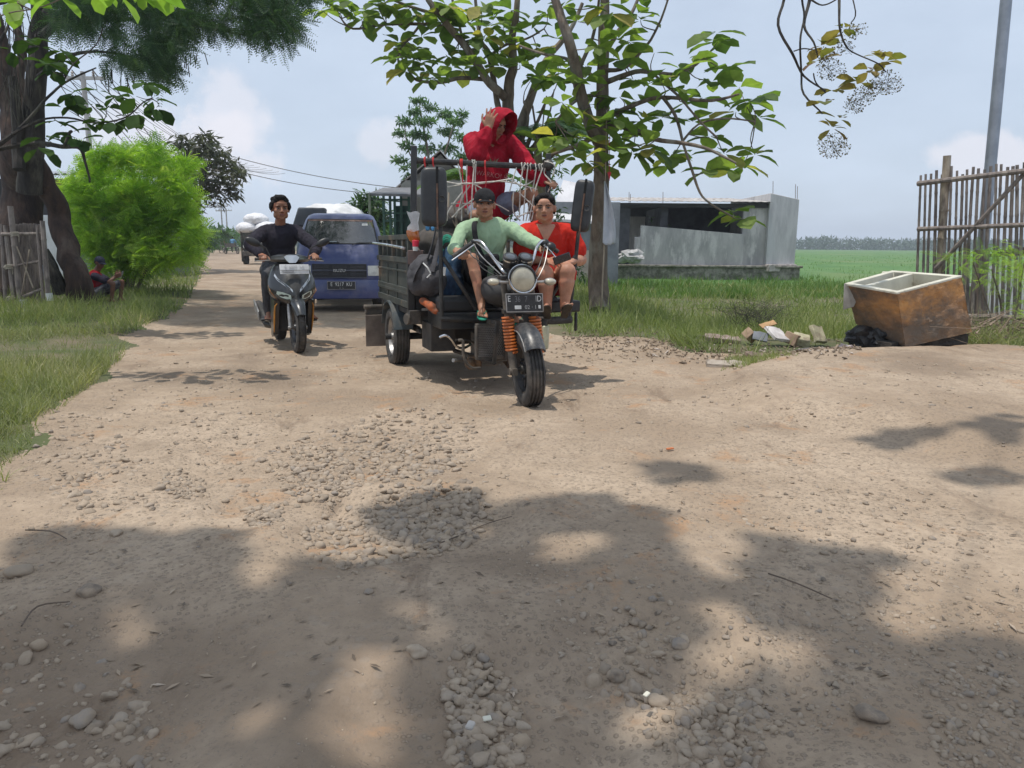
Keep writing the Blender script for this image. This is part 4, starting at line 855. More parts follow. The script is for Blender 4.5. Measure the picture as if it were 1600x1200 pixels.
# ---- stall / house with green frame behind the tricycle
YG = 19.5; gh = thing('roofed_stall', 'green-framed stall with flat awning and gable roof behind the tricycle', 'stall', (X(640, YG), YG, 0))
GRN = mat('green_paint', (.05, .13, .11), (.035, .085, .075), .6, scale=4)
m = MB(); xw0 = X(626, YG); xw1 = X(738, YG); m.box(((xw0 + xw1) / 2, YG + 2.2, 1.45), (xw1 - xw0, 4, 2.9 - .2)); m.build('wall', mat('wall_pale', (.34, .34, .32), (.22, .22, .21), .9, scale=1.5), gh)
m = MB(); ap = at(688, 236, YG + .2); l = at(612, 300, YG + .2); r = at(745, 300, YG + .2)
for (A, B, nm, mm) in ((l, ap, 'gable_left', SHEET), (ap, r, 'roof', SHEETW)):
    m = MB(); d = V3((0, 5, 0)); off = V3((0, 0, .04)); m.hexa([A, B, B + d, A + d], [A + off, B + off, B + d + off, A + d + off]); m.build('roof_slope', mm, gh)
m = MB(); m.add([l + V3((.15, .06, .0)), r + V3((-.1, .06, 0)), ap + V3((0, .06, -.06)), l + V3((.15, .2, .0)), r + V3((-.1, .2, 0)), ap + V3((0, .2, -.06))], [(0, 1, 2), (5, 4, 3), (0, 2, 5, 3), (1, 4, 5, 2), (0, 3, 4, 1)]); m.build('gable_board', mat('wood_weathered', (.22, .20, .18), (.13, .12, .11), .9, scale=6, stretch=(.3, .3, 3)), gh)
YA = 16.5; m = MB()
aw = [at(575, 302, YA), at(665, 304, YA), at(672, 293, YG), at(600, 293, YG)]; m.hexa([p - V3((0, 0, .05)) for p in aw], aw); m.build('awning', mat('awning_sheet', (.20, .20, .21), (.12, .12, .13), .8, scale=3), gh)
m = MB(); m.bar(at(577, 303, YA), at(577, 303, YA) * 1.0 - V3((0, 0, at(577, 303, YA).z)), .05); m.build('awning_post', mat('post_pale_green', (.22, .26, .18), None, .7), gh)
m = MB(); m.bar(at(577, 310, YA), at(625, 315, YG), .03); m.build('awning_brace', GRN, gh)
m = MB()
for px_ in (601, 611, 618, 628, 640): m.bar((X(px_, YG - .1), YG - .1, 0), (X(px_, YG - .1), YG - .1, Zp(px_, 305, YG - .1)), .06)
for py_ in (312, 333, 345, 372): m.bar(at(601, py_, YG - .1), at(640, py_, YG - .1), .045)
m.build('door_frame', GRN, gh)
m = MB(); m.box((X(634, YG), YG + .02, 1.1), (X(628, YG) * 0 + .5, .04, 2.1)); m.build('door_panel', GRN, gh)
# ---- pale house behind the woman
YP = 24; ph = thing('house', 'pale roofed house behind the banana leaves', 'house', (X(900, YP), YP, 0))
m = MB(); m.box((X(905, YP), YP + 2.5, 1.2), (2.6, 4.5, 2.7)); m.build('wall', mat('wall_greyblue', (.30, .32, .34), (.21, .22, .24), .9, scale=2), ph)
m = MB(); a = at(858, 345, YP); b = at(880, 285, YP + 1.5); c = at(950, 300, YP + 1.5); d = at(957, 352, YP); o_ = V3((0, 0, .08)); m.hexa([a, d, c, b], [a + o_, d + o_, c + o_, b + o_]); m.build('roof', SHEETW, ph)
m = MB(); m.box((X(885, 22), 22, .45), (2.4, .15, 1.2)); m.build('boundary_wall', mat('wall_sand', (.42, .38, .33), (.32, .28, .25), .9, scale=2), ph)
# ---- utility poles and wires
CONP = mat('concrete_pole', (.42, .40, .37), (.32, .30, .28), .9, scale=5)
def upole(px, ptop, pbot, Y, wpx, arms, lab, name='utility_pole'):
    t = thing(name, lab, 'pole', (X(px, Y), Y, 0), None); m = MB(); a = at(px, ptop, Y); b = V3((a.x, a.y, -.2)); m.tube([b, a], [wpx * 1.2 / 2 * Y / FPX, wpx / 2 * Y / FPX], 10); m.build('pole', CONP, t, smooth=True)
    for dz, hw in arms:
        m = MB(); m.bar(a + V3((-hw, 0, -dz)), a + V3((hw, 0, -dz)), .09, .1); m.build('crossarm', CONP, t)
        for s in (-1, -.5, .5, 1): m = MB(); c = a + V3((hw * s * .93, 0, -dz + .05)); m.lathe([(.03, 0), (.055, .05), (.03, .08), (.05, .12), (.02, .16)], c, (0, 0, 1), 8); m.build('insulator', mat('porcelain', (.35, .30, .27), None, .3), t)
    return a
A1 = upole(129, 112, 390, 26, 7, [(.2, .75)], 'concrete utility pole behind the bright bush')
A2 = upole(345, 318, 385, 95, 1.8, [(.3, .9), (.9, .7)], 'left one of the two far poles by the vanishing road')
A3 = upole(353, 326, 385, 120, 1.8, [(.3, .9)], 'right one of the two far poles by the vanishing road')
WIRE = mat('wire_black', (.03, .03, .03), None, .6)
def wire(a, b, sag, r, lab, grp=None):
    m = MB(); m.tube([a.lerp(b, i / 20) - V3((0, 0, sag * 4 * (i / 20) * (1 - i / 20))) for i in range(21)], r, 4); o = m.build('overhead_wire', WIRE); props(o, lab, 'wire', grp or 'overhead wires')
wire(at(372, 247, 30), at(720, 300, 30), .25, .013, 'upper overhead wire crossing from the dusky tree to the stall')
wire(at(385, 271, 30), at(660, 305, 30), .2, .013, 'lower overhead wire crossing from the dusky tree to the stall')
for i in range(8):
    s = (-1, -.5, .5, 1)[i % 4]; a = A1 + V3((.7 * s, 0, 0 - .35 * (i // 4))); b = V3((-22 + i * .5, 62, 7.6 - i * .12)); wire(a, b, 1.0, .011, 'thin wire fanning out from the pole behind the bright bush', 'wires from the near utility pole')
for i in range(4):
    s = (-1, -.5, .5, 1)[i]; wire(A1 + V3((.7 * s, 0, .05)), A2 + V3((.8 * s, 0, -.3)), 1.6, .02, 'long wire running from the near pole to the far poles', 'wires between the poles')
# metal pole at the right
mp_ = thing('metal_pole', 'tall grey metal pole rising behind the bamboo fence', 'pole', (at(1530, 430, 11.4).x, 11.4, 0)); m = MB(); a = at(1523, 520, 11.3); b = at(1573, -10, 11.3); b2 = a + (b - a) * 1.25
m.tube([a - V3((0, 0, .2)), a.lerp(b, .28), b2], [.085, .08, .075], 14); m.build('shaft', mat('galvanised', (.34, .36, .40), (.26, .28, .31), .5, .5, scale=3), mp_, smooth=True)
m = MB(); m.tube([a - V3((.02, .02, .2)), a.lerp(b, .26)], [.12, .10], 9); m.build('wooden_sleeve', mat('bamboo_brown', (.23, .18, .15), (.13, .10, .085), .8, scale=4, stretch=(3, 3, .4)), mp_, smooth=True)
# ---- bamboo
BAMB = mat('bamboo_grey', (.25, .205, .18), (.13, .105, .095), .7, scale=9, bump=.004, bscale=60, c3=(.33, .28, .24), s3=4, stretch=(2, 2, .5))
BAMT = mat('bamboo_tan', (.40, .33, .25), (.26, .20, .15), .7, scale=6, c3=(.16, .12, .09), s3=3, stretch=(2, 2, .5))
def bamboo(m, a, b, r, n=8, node=.32, bow=.0):
    a = V3(a); b = V3(b); L = (b - a).length; pts = []; rs = []; k = max(2, int(L / node)); side = V3((rng.normal() * bow, rng.normal() * bow, 0))
    for i in range(k):
        for t, q in ((0, 1.0), (.06, 1.14), (.12, 1.0), (.9, .97)):
            u = (i + t) / k; pts.append(a.lerp(b, u) + side * math.sin(math.pi * u)); rs.append(r * q * (1 - .12 * u))
    pts.append(b); rs.append(r * .86); m.tube(pts, rs, n)
bf = thing('bamboo_fence', 'tall fence of upright bamboo poles on the right with diagonal brace', 'fence', (at(1520, 500, 11).x, 11, 0))
def fy(px): return 11.6 - (px - 1437) / 163 * 1.1
px_ = 1439.0
while px_ < 1760:
    Y = fy(px_); top = at(px_ + rng.normal() * .8, 273 - (px_ - 1439) * .10 + rng.normal() * 3.5, Y); bot = V3((top.x - (px_ - 800) * .0004 * 0 + rng.normal() * .015, top.y, -.12))
    bot.x = at(px_ - 6 + rng.normal() * 1.5, 505, Y).x; m = MB(); bamboo(m, bot, top, rng.uniform(.019, .026), bow=.012); o = m.build('slat', BAMB, bf, smooth=True); o.data.name = 'slat'
    px_ += rng.uniform(8.0, 9.8) if px_ > 1490 else rng.uniform(7.4, 8.6)
for nm, pa, pb, r, dy in (('rail', (1434, 287), (1760, 248), .038, -.06), ('rail', (1434, 358), (1760, 345), .034, -.06), ('rail', (1505, 494), (1760, 502), .04, -.06), ('brace', (1462, 420), (1600, 271), .034, -.13)):
    m = MB(); bamboo(m, at(*pa, fy(pa[0]) + dy), at(*pb, fy(pb[0]) + dy), r, node=.4); m.build(nm, BAMB, bf, smooth=True)
m = MB(); bamboo(m, at(1464, 500, 11.42), at(1480, 243, 11.3), .062, 12, .35); m.build('post', BAMT, bf, smooth=True)
m = MB(); bamboo(m, at(1503, 500, 11.6), at(1510, 380, 11.6), .045, 10, .35); m.build('post', BAMT, bf, smooth=True)
# stacked timber and a low fence beyond
m = MB()
for i in range(7): a = at(1540 + i * 8, 400 - i * 2, 12.6 + i * .1); m.bar(a, a + V3((1.1, .2, .03)), .05, .03)
o = m.build('timber_pile', BARKR, None); props(o, 'pile of dark red timber seen through the bamboo fence', 'timber')
m = MB()
for i in range(9): a = at(1535 + i * 11, 420, 12.2); m.box((a.x, a.y, .45), (.09, .02, .9 + .1 * math.sin(i * 3)))
m.box((at(1580, 420, 12.25).x, 12.24, .6), (1.3, .02, .05)); o = m.build('picket_fence', WHITEP, None); props(o, 'low whitish picket fence half hidden behind the bamboo and shrub', 'fence')
# ---- bamboo gate on the left
YGt = 12.8; bg_ = thing('bamboo_gate', 'weathered bamboo and board gate with white pipe-capped posts at the left', 'gate', at(45, 490, YGt))
m = MB()
for i, px_ in enumerate(np.linspace(24, 62, 8)): a = at(px_ - 3, 486 - i * 1.6, YGt + i * .05); b = at(px_ - 3 + 1, 350 + rng.normal() * 1.0, YGt + i * .05); m.bar(a, b, .062, .014, upv=(0, 1, 0))
m.build('board', BAMB, bg_, bevel=.004)
for a, b, r, nm in (((33, 480), (16, 322), .05, 'post'), ((76, 468), (66, 345), .045, 'post'), ((10, 487), (2, 350), .035, 'stake'), ((24, 486), (8, 352), .04, 'stake'), ((68, 470), (58, 352), .03, 'stake')):
    m = MB(); bamboo(m, at(*a, YGt - .12), at(*b, YGt - .12), r); m.build(nm, BAMB, bg_, smooth=True)
for a, b in (((2, 366), (66, 365)), ((8, 418), (64, 408)), ((36, 464), (70, 450))): m = MB(); bamboo(m, at(*a, YGt - .17), at(*b, YGt - .05), .028); m.build('rail', BAMB, bg_, smooth=True)
for a, b in (((26, 385), (52, 450)), ((34, 460), (46, 390))): m = MB(); m.tube([at(*a, YGt - .2), at(*b, YGt - .15)], .012, 6); m.build('brace', BAMT, bg_)
for a, b, r in (((37, 486), (35, 468), .063), ((78, 470), (76, 458), .055)): m = MB(); p0 = at(*a, YGt - .12); p1 = at(*b, YGt - .12); m.tube([p0, p1], r, 16); m.build('pipe_cap', WHITEP, bg_, smooth=True)
for (a, b) in ((22, 367), (12, 418), (16, 467)):
    m = MB()
    for i in range(5): c = at(a + rng.normal() * 1.5, b + i * 1.4 - 3, YGt - .2); m.tube([c + V3((-.06, 0, 0)), c + V3((0, -.05, .01)), c + V3((.07, 0, .02)), c + V3((.05, .02, -.1 if i == 3 else .0))], .007, 5)
    m.build('rope_lashing', mat('twine', (.45, .40, .32), None, .9), bg_)
m = MB(); m.hexa([G(-5, 496), G(40, 497), G(85, 478), G(30, 474)], [G(-5, 496) + V3((0, 0, .1)), G(40, 497) + V3((0, 0, .11)), G(85, 478) + V3((0, 0, .1)), G(30, 474) + V3((0, 0, .1))]); o = m.build('threshold_slab', RUBB, bg_, bevel=.03)
# ---- white cloth banner with red pennant by the teak
m = MB(); YFl = 12.6; a = at(948, 172, YFl); bq = at(944, 388, YFl)
fl = thing('cloth_banner', 'grey-white cloth banner hanging from a thin cane beside the teak trunk', 'banner', (a.x, a.y, 0)); m.tube([V3((bq.x - .02, bq.y, 0)), bq, a], [.016, .013, .006], 6); m.build('cane', BAMT, fl)
V = []; F = []
rows = [(283, 944.5, 946), (300, 944, 951), (325, 943.5, 957), (345, 943, 961), (365, 942, 962), (379, 941.5, 961), (383, 946, 959)]
for i, (py_, xl_, xr_) in enumerate(rows):
    for j in range(9): u = j / 8; V.append(tuple(at(xl_ + (xr_ - xl_) * u, py_ - (2 if j > 5 and i == 6 else 0), YFl - .03 - .07 * math.sin(u * 7 + i * .5) * u)))
for i in range(len(rows) - 1):
    for j in range(8): F.append((i * 9 + j, i * 9 + j + 1, (i + 1) * 9 + j + 1, (i + 1) * 9 + j))
o = fast('cloth', V, F, mat('cloth_grey', (.55, .57, .62), (.45, .47, .52), .8, scale=4, bump=.01, bscale=12), fl, smooth=True); md = o.modifiers.new('s', 'SOLIDIFY'); md.thickness = .006
m = MB(); pn = [at(949, 269, YFl), at(955, 269, YFl), at(952, 283, YFl)]; m.add([p + V3((0, -.02, 0)) for p in pn] + [p + V3((0, .0, 0)) for p in pn], [(0, 1, 2), (5, 4, 3), (0, 3, 4, 1), (1, 4, 5, 2), (2, 5, 3, 0)]); m.tube([at(952, 269, YFl), at(953, 200, YFl)], .006, 5); o = m.build('red_pennant', mat('red_cloth', (.50, .03, .05), None, .8), None); props(o, 'tiny red pennant hanging just right of the teak trunk', 'pennant')
# ================================================================== RUBBISH AND FRIDGE
A_ = at(1415, 543, 8.15); B_ = at(1519, 519, 8.55); C_ = at(1337, 506, 8.85)
At = at(1402, 458, 8.05); Bt = at(1502, 432, 8.5); Ct = at(1321, 444, 8.75); Dt = at(1394, 424, 9.25); D_ = B_ + C_ - A_
fr = thing('fridge_shell', 'discarded fridge shell lying open with bare brown foam and cream liner', 'fridge', A_)
FOAM = foam = mat('foam_brown', (.55, .27, .09), (.36, .19, .09), .95, scale=2.2, bump=.035, bscale=10, c3=(.135, .10, .075), s3=1.3, lo3=.42, hi3=.6, stretch=(1, 1, 1.6))
_t = FOAM.node_tree; _b = _t.nodes['Principled BSDF']; _src = _b.inputs['Base Color'].links[0].from_socket   # mud climbs up the foam from the ground
_c = N(_t, 'ShaderNodeTexCoord'); _s = N(_t, 'ShaderNodeSeparateXYZ'); _t.links.new(_c.outputs['Object'], _s.inputs[0]); _n = N(_t, 'ShaderNodeTexNoise', ins={'Scale': 5.0, 'Detail': 6.0}); _t.links.new(_c.outputs['Object'], _n.inputs['Vector'])
_m = N(_t, 'ShaderNodeMath', operation='MULTIPLY_ADD'); _m.inputs[1].default_value = .5; _t.links.new(_n.outputs[0], _m.inputs[0]); _t.links.new(_s.outputs[2], _m.inputs[2])
_r = N(_t, 'ShaderNodeMapRange', ins={'From Min': .42, 'From Max': .82, 'To Min': .75, 'To Max': 0.0}); _t.links.new(_m.outputs[0], _r.inputs[0])
_x = N(_t, 'ShaderNodeMix', data_type='RGBA'); _x.inputs[7].default_value = (.155, .12, .09, 1); _t.links.new(_r.outputs[0], _x.inputs[0]); _t.links.new(_src, _x.inputs[6]); _t.links.new(_x.outputs[2], _b.inputs['Base Color'])
CREAM = mat('liner_cream', (.66, .63, .52), (.54, .51, .42), .6, scale=3, c3=(.40, .36, .28), s3=3, lo3=.58)
def bil(P, u, v_): return P[0].lerp(P[1], u).lerp(P[3].lerp(P[2], u), v_)
def slabgrid(m, P, nu=26, nv=22, amp=.012, inward=None):
    vs = []; nrm = (P[1] - P[0]).cross(P[3] - P[0]).normalized()
    for j in range(nv + 1):
        for i in range(nu + 1):
            u, v_ = i / nu, j / nv; p = bil(P, u, v_); e = min(u, 1 - u, v_, 1 - v_); k = 1 if e > .02 else .25
            p = p + nrm * (amp * k * (mnoise.noise(p * 9) + .6 * mnoise.noise(p * 24) - (.9 if mnoise.noise(p * 5 + V3((3, 3, 3))) > .36 else 0))); vs.append(p)
    m.add(vs, [(j * (nu + 1) + i, j * (nu + 1) + i + 1, (j + 1) * (nu + 1) + i + 1, (j + 1) * (nu + 1) + i) for j in range(nv) for i in range(nu)])
m = MB()
slabgrid(m, [A_, B_, Bt, At], amp=.022); slabgrid(m, [C_, A_, At, Ct], amp=.010); slabgrid(m, [B_, D_, Dt, Bt]); slabgrid(m, [D_, C_, Ct, Dt]); slabgrid(m, [A_, C_, D_, B_], amp=.01)
m.build('foam_shell', FOAM, fr, smooth=True)
cen = (At + Bt + Ct + Dt) / 4; dn = (A_ - At).normalized(); inn = [p.lerp(cen, .13) for p in (At, Bt, Dt, Ct)]; up_n = V3((0, 0, .012))
rim = [At, Bt, Dt, Ct]; m = MB()
m.loft([[p - V3((0, 0, .012)) + (p - cen).normalized() * .008 for p in rim], [p + up_n + (p - cen).normalized() * .012 for p in rim], [p + up_n for p in inn], [p.lerp(cen, .08) + dn * .46 for p in inn]], cap=False)
fl_ = [p.lerp(cen, .08) + dn * .46 for p in inn]; m.add(fl_, [(0, 1, 2, 3)])
m.build('liner', CREAM, fr, bevel=.008)
m = MB(); e0 = inn[0].lerp(inn[1], .62); e1 = inn[3].lerp(inn[2], .62); e0 = inn[3].lerp(inn[0], .30); e1 = inn[2].lerp(inn[1], .30) ; w_ = (e1 - e0).cross(dn).normalized() * .035
m.hexa([e0 + dn * .45 - w_, e1 + dn * .45 - w_, e1 + dn * .45 + w_, e0 + dn * .45 + w_], [e0 - w_ - dn * .004, e1 - w_ - dn * .004, e1 + w_ - dn * .004, e0 + w_ - dn * .004]); m.build('divider', CREAM, fr, bevel=.008)
m = MB(); q = Ct; m.hexa([q + V3((-.01, -.02, -.30)), q + V3((.10, -.05, -.26)), q + V3((.11, -.03, -.26)), q + V3((0, 0, -.30))], [q + V3((-.02, -.02, .01)), q + V3((.17, -.09, -.01)), q + V3((.17, -.07, -.01)), q + V3((-.02, 0, .01))]); m.build('torn_skin', mat('skin_grey', (.42, .40, .37), (.30, .28, .25), .7), fr, bevel=.004)
m = MB(); q = Dt.lerp(Ct, .15); m.hexa([q + V3((-.12, 0, -.2)), q + V3((.1, 0, -.2)), q + V3((.1, .03, -.2)), q + V3((-.12, .03, -.2))], [q + V3((-.03, 0, .02)), q + V3((.12, 0, .02)), q + V3((.12, .03, .02)), q + V3((-.03, .03, .02))]); m.build('broken_lip', CREAM, fr, bevel=.01)
PLB = mat('black_plastic', (.018, .018, .02), (.03, .03, .03), .45, scale=9, bump=.02, bscale=14)
m = MB(); lump(m, at(1345, 528, 8.55), .15, 3, .5, sq=(1.2, .8, .9), fr_=2); lump(m, at(1372, 530, 8.5), .12, 6, .5, fr_=2); o = m.build('rubbish_bag', PLB, None, smooth=True); props(o, 'crumpled black rubbish bag tucked under the left side of the fridge shell', 'bag')
m = MB(); m.bar(at(1380, 542, 8.3), at(1500, 528, 8.7), .22, .12); lump(m, at(1450, 535, 8.6), .16, 2, .4, sq=(2.4, .9, .45)); o = m.build('burnt_debris', mat('charred', (.03, .028, .026), (.07, .06, .05), .95, scale=8, bump=.03), None, bevel=.01); props(o, 'blackened burnt debris beneath the fridge shell', 'debris')
CARD = mat('cardboard', (.40, .28, .19), (.28, .19, .13), .9, scale=5, bump=.006, bscale=20)
WFOAM = mat('white_foam', (.62, .58, .56), (.46, .42, .40), .85, scale=6, bump=.006, bscale=30)
TILE = mat('dull_yellow_board', (.46, .42, .28), (.33, .29, .19), .9, scale=8, bump=.006, bscale=30, c3=(.24, .19, .14), s3=7)
def scrapbox(name, c, d, rot, mm, lab, cat):
    m = MB(); M3 = Matrix.Rotation(rot[2], 3, 'Z') @ Matrix.Rotation(rot[0], 3, 'X') @ Matrix.Rotation(rot[1], 3, 'Y'); m.box(V3((0, 0, 0)), d, M3)
    o = m.build(name, mm, None, bevel=.006); o.location = c
    sb = o.modifiers.new('sub', 'SUBSURF'); sb.subdivision_type = 'SIMPLE'; sb.levels = sb.render_levels = 3
    tx = bpy.data.textures.get('crumple') or bpy.data.textures.new('crumple', 'CLOUDS'); tx.noise_scale = .10; dp = o.modifiers.new('d', 'DISPLACE'); dp.texture = tx; dp.strength = .14 * max(d); dp.texture_coords = 'GLOBAL'
    props(o, lab, cat); return o
YR = 8.9
scrapbox('foam_board', at(1214, 522, YR), (.26, .24, .04), (.55, .2, .4), WFOAM, 'flat dirty white foam board leaning at the middle of the rubbish', 'foam board')
scrapbox('cardboard_box', at(1238, 530, YR + .02), (.16, .16, .14), (.3, .2, .8), CARD, 'crushed brown box right of the white foam board', 'box')
scrapbox('cardboard_box', at(1172, 524, YR + .1), (.15, .12, .12), (.5, .6, .4), CARD, 'torn tan box left of the white foam board', 'box')
scrapbox('cardboard_flap', at(1200, 507, YR + .5), (.2, .12, .02), (.3, -.3, .2), mat('ochre_card', (.46, .28, .14), None, .9), 'ochre cardboard flap behind the white foam board', 'cardboard')
scrapbox('grey_bin_lid', at(1188, 526, YR - .02), (.18, .12, .03), (.9, .3, -.4), mat('grey_plastic', (.20, .21, .23), None, .6), 'dark grey plastic lid beside the white foam board', 'lid')
scrapbox('yellow_board', at(1278, 522, YR), (.20, .22, .05), (1.0, .25, .35), TILE, 'upright dull yellow foam slab left of the fridge shell', 'slab')
scrapbox('yellow_board', at(1252, 531, YR), (.19, .16, .10), (.4, .2, -.3), TILE, 'lower dull yellow foam chunk beside the upright slab', 'slab')
scrapbox('concrete_chunk', G(1137, 575) + V3((0, 0, .02)), (.42, .20, .07), (.1, .05, -.25), mat('chunk', (.40, .34, .28), (.30, .25, .2), .95, scale=8), 'flat pale concrete chunk lying at the road edge', 'concrete')
scrapbox('cloth_rag', G(1128, 536) + V3((0, 0, .05)), (.42, .16, .06), (.2, .1, -.1), mat('rag_brown', (.24, .17, .14), (.34, .27, .24), .95, scale=12, bump=.02), 'crumpled brown rag at the left end of the rubbish', 'rag')
scrapbox('wood_plank', G(1085, 530) + V3((0, 0, .03)), (.34, .06, .03), (0, 0, -.12), BARKD, 'short dark plank left of the brown rag', 'plank')
scrapbox('cloth_rag', G(1190, 562) + V3((0, 0, .03)), (.32, .18, .05), (.1, .1, .1), mat('rag_dark', (.15, .10, .085), (.26, .19, .15), .95, scale=12, bump=.02), 'flattened dark rag in front of the foam board', 'rag')
scrapbox('plastic_sheet', G(1308, 561) + V3((0, 0, .05)), (.30, .11, .02), (.0, .0, .75), mat('tan_sheet', (.46, .33, .2), None, .8), 'folded tan plastic sheet at the right end of the rubbish', 'plastic sheet')
scrapbox('plastic_scrap', G(1293, 634) + V3((0, 0, .01)), (.12, .045, .012), (0, 0, .35), mat('pale_scrap', (.68, .62, .58), None, .7), 'small pale plastic scrap lying on the dirt right of the tricycle', 'scrap')
scrapbox('orange_wrapper', G(1047, 703) + V3((0, 0, .008)), (.05, .02, .01), (0, 0, .5), mat('orange_scrap', (.55, .17, .06), None, .7), 'tiny orange wrapper on the road in front of the tricycle', 'wrapper')
scrapbox('paper_scrap', G(761, 1129) + V3((0, 0, .012)), (.022, .016, .005), (.2, 0, .3), CREAM, 'white paper scrap among the lower cobbles', 'paper')
scrapbox('paper_scrap', G(735, 1140) + V3((0, 0, .012)), (.03, .02, .01), (.1, 0, 1.3), mat('paper_dirty', (.5, .46, .42), None, .9), 'dirty crumpled paper left of the white scrap', 'paper')
scrapbox('paper_scrap', G(1010, 1090) + V3((0, 0, .01)), (.022, .013, .006), (.1, 0, .9), CREAM, 'white fragment beside the lit cobbles', 'paper')
m = MB(); lump(m, at(1320, 548, 8.2), .10, 9, .6, sq=(1.5, .7, .6), fr_=2.5); lump(m, at(1338, 549, 8.15), .07, 12, .6, sq=(1.4, .7, .6), fr_=2.5); o = m.build('plastic_bag', mat('bag_pink_white', (.52, .44, .42), (.36, .28, .27), .6, scale=14, bump=.02, bscale=30), None, smooth=True); props(o, 'crumpled whitish plastic bag in front of the black bag', 'bag')
m = MB(); lump(m, at(1272, 552, 8.3), .12, 19, .6, sq=(1.7, .7, .5), fr_=2.5); o = m.build('rubbish_bag', mat('bag_grey', (.10, .085, .08), (.20, .17, .15), .7, scale=14, bump=.03, bscale=30), None, smooth=True); props(o, 'dark grey rag-like bag below the yellow slabs', 'bag')
# fine litter round the heap
V, F = ico(1); n = 1100; px = rng.uniform(880, 1345, n); py = 530 + np.clip(px - 900, 0, 250) * .10 + rng.normal(size=n) * 10; x, y = gnp(px, py); P = np.stack([x, y, H(x, y) + .012], 1)
v, f = scatter(V, F, P, rdir(n, 0, .3), rdir(n, 2), np.stack([rng.uniform(.006, .03, n) ** 1.0 * rng.choice([.5, .8, 1.9], n), rng.uniform(.004, .014, n) * rng.choice([.6, 1.0, 1.8], n), rng.uniform(.003, .012, n)], 1))
LIT = leafmat('litter', (.11, .08, .055), (.36, .27, .19), (.55, .48, .42), trans=.05)
props(fast('litter_debris', v, f, LIT, v=np.repeat(rng.random(n), len(V))), 'small scraps and dead leaves scattered round the rubbish', None, None, 'stuff')
n = 500; px = rng.uniform(150, 1600, n); py = rng.uniform(540, 1100, n); x, y = gnp(px, py); o_ = inpoly(x, y, ROADPOLY); x, y = x[o_], y[o_]; n = len(x)
v, f = scatter(LN_V * np.array([1, 1, .4]), LN_F, np.stack([x, y, H(x, y) + .006], 1), rdir(n, 0, .1), rdir(n, 3), rng.uniform(.015, .05, n)); props(fast('fallen_leaves', v, f, LIT, v=np.repeat(rng.random(n) * .9, 4)), 'small dead leaves scattered on the road', None, None, 'stuff')
for pts, r, lab in (([(690, 832), (725, 820), (760, 806), (800, 801)], .0028, 'thin twig lying across the gravel pothole'), ([(1200, 902), (1245, 920), (1300, 940)], .003, 'thin twig lying in the shade right of centre'), ([(845, 1182), (870, 1178), (900, 1176)], .004, 'short pale stick at the lower edge of the road'), ([(34, 980), (60, 955), (110, 945)], .003, 'curved twig on the left shaded margin'), ([(40, 832), (80, 835), (104, 845)], .003, 'thin twig just above the left shade')):
    m = MB(); p = []
    for q in pts: g = G(*q); g.z = float(H(g.x, g.y)) + .012 + rng.random() * .01; p.append(g)
    P_, Q_ = smooth_pts(p, [r, r, r * .8, r * .6][:len(p)], 4); m.tube(P_, Q_, 5); o = m.build('twig', BAMT if 'pale' in lab else TWIG, None); props(o, lab, 'twig')
# ================================================================== SOFT SHAPES AND PEOPLE
def blob(name, mb, m, parent, vox=.008, it=3, noise=(), smooth=True, fold=False):
    """fuses overlapping closed shapes into one continuous skin"""
    me = mb.mesh('t'); o = bpy.data.objects.new('t', me); COL.objects.link(o)
    r = o.modifiers.new('r', 'REMESH'); r.mode = 'VOXEL'; r.voxel_size = vox
    if it: s = o.modifiers.new('s', 'SMOOTH'); s.factor = .5; s.iterations = it
    dg = bpy.context.evaluated_depsgraph_get(); me2 = bpy.data.meshes.new_from_object(o.evaluated_get(dg))
    COL.objects.unlink(o); bpy.data.objects.remove(o); me2.name = name; me2.materials.clear()
    if noise:
        n = len(me2.vertices); co = np.empty(n * 3, np.float32); me2.vertices.foreach_get('co', co); co = co.reshape(-1, 3); no = np.empty(n * 3, np.float32); me2.vertices.foreach_get('normal', no); no = no.reshape(-1, 3)
        d = np.zeros(n)
        for amp, sc, st in noise:
            q_ = np.array([mnoise.noise(V3((p[0] * sc * st[0], p[1] * sc * st[1], p[2] * sc * st[2]))) for p in co]); d += amp * (q_ if sc < 10 or not fold else (.28 - np.abs(q_)) * 1.5)
        co = co + no * d[:, None]; me2.vertices.foreach_set('co', co.astype(np.float32).ravel()); me2.update()
    return link(name, me2, parent, m, smooth)
def skin(name, a, b): return mat(name, a, b, .52, scale=16, bump=.002, bscale=70, spec=.4, c3=tuple(x * y for x, y in zip(a, (1.12, .88, .85))), s3=9)
SK_D = skin('skin_driver', (.40, .205, .125), (.31, .15, .09)); SK_W = skin('skin_woman', (.47, .24, .155), (.38, .185, .115)); SK_R = skin('skin_rider', (.31, .15, .09), (.23, .105, .06)); SK_B = skin('skin_boy', (.34, .18, .11), (.25, .125, .075)); SK_S = skin('skin_squat', (.24, .12, .08), (.17, .085, .055))
HAIR = mat('hair_black', (.008, .007, .007), (.015, .012, .011), .7, scale=40, bump=.004, bscale=80, stretch=(3, 3, .6), spec=.2); EYEW = mat('eye_white', (.30, .26, .23), None, .4); EYED = mat('eye_dark', (.015, .010, .008), None, .15); LIP = mat('lip', (.30, .115, .09), (.24, .09, .07), .5, scale=30)
def frame3(fwd, upv):
    f = V3(fwd).normalized(); u = V3(upv); u = (u - f * u.dot(f)).normalized(); r = f.cross(u); return Matrix((r, f, u)).transposed()
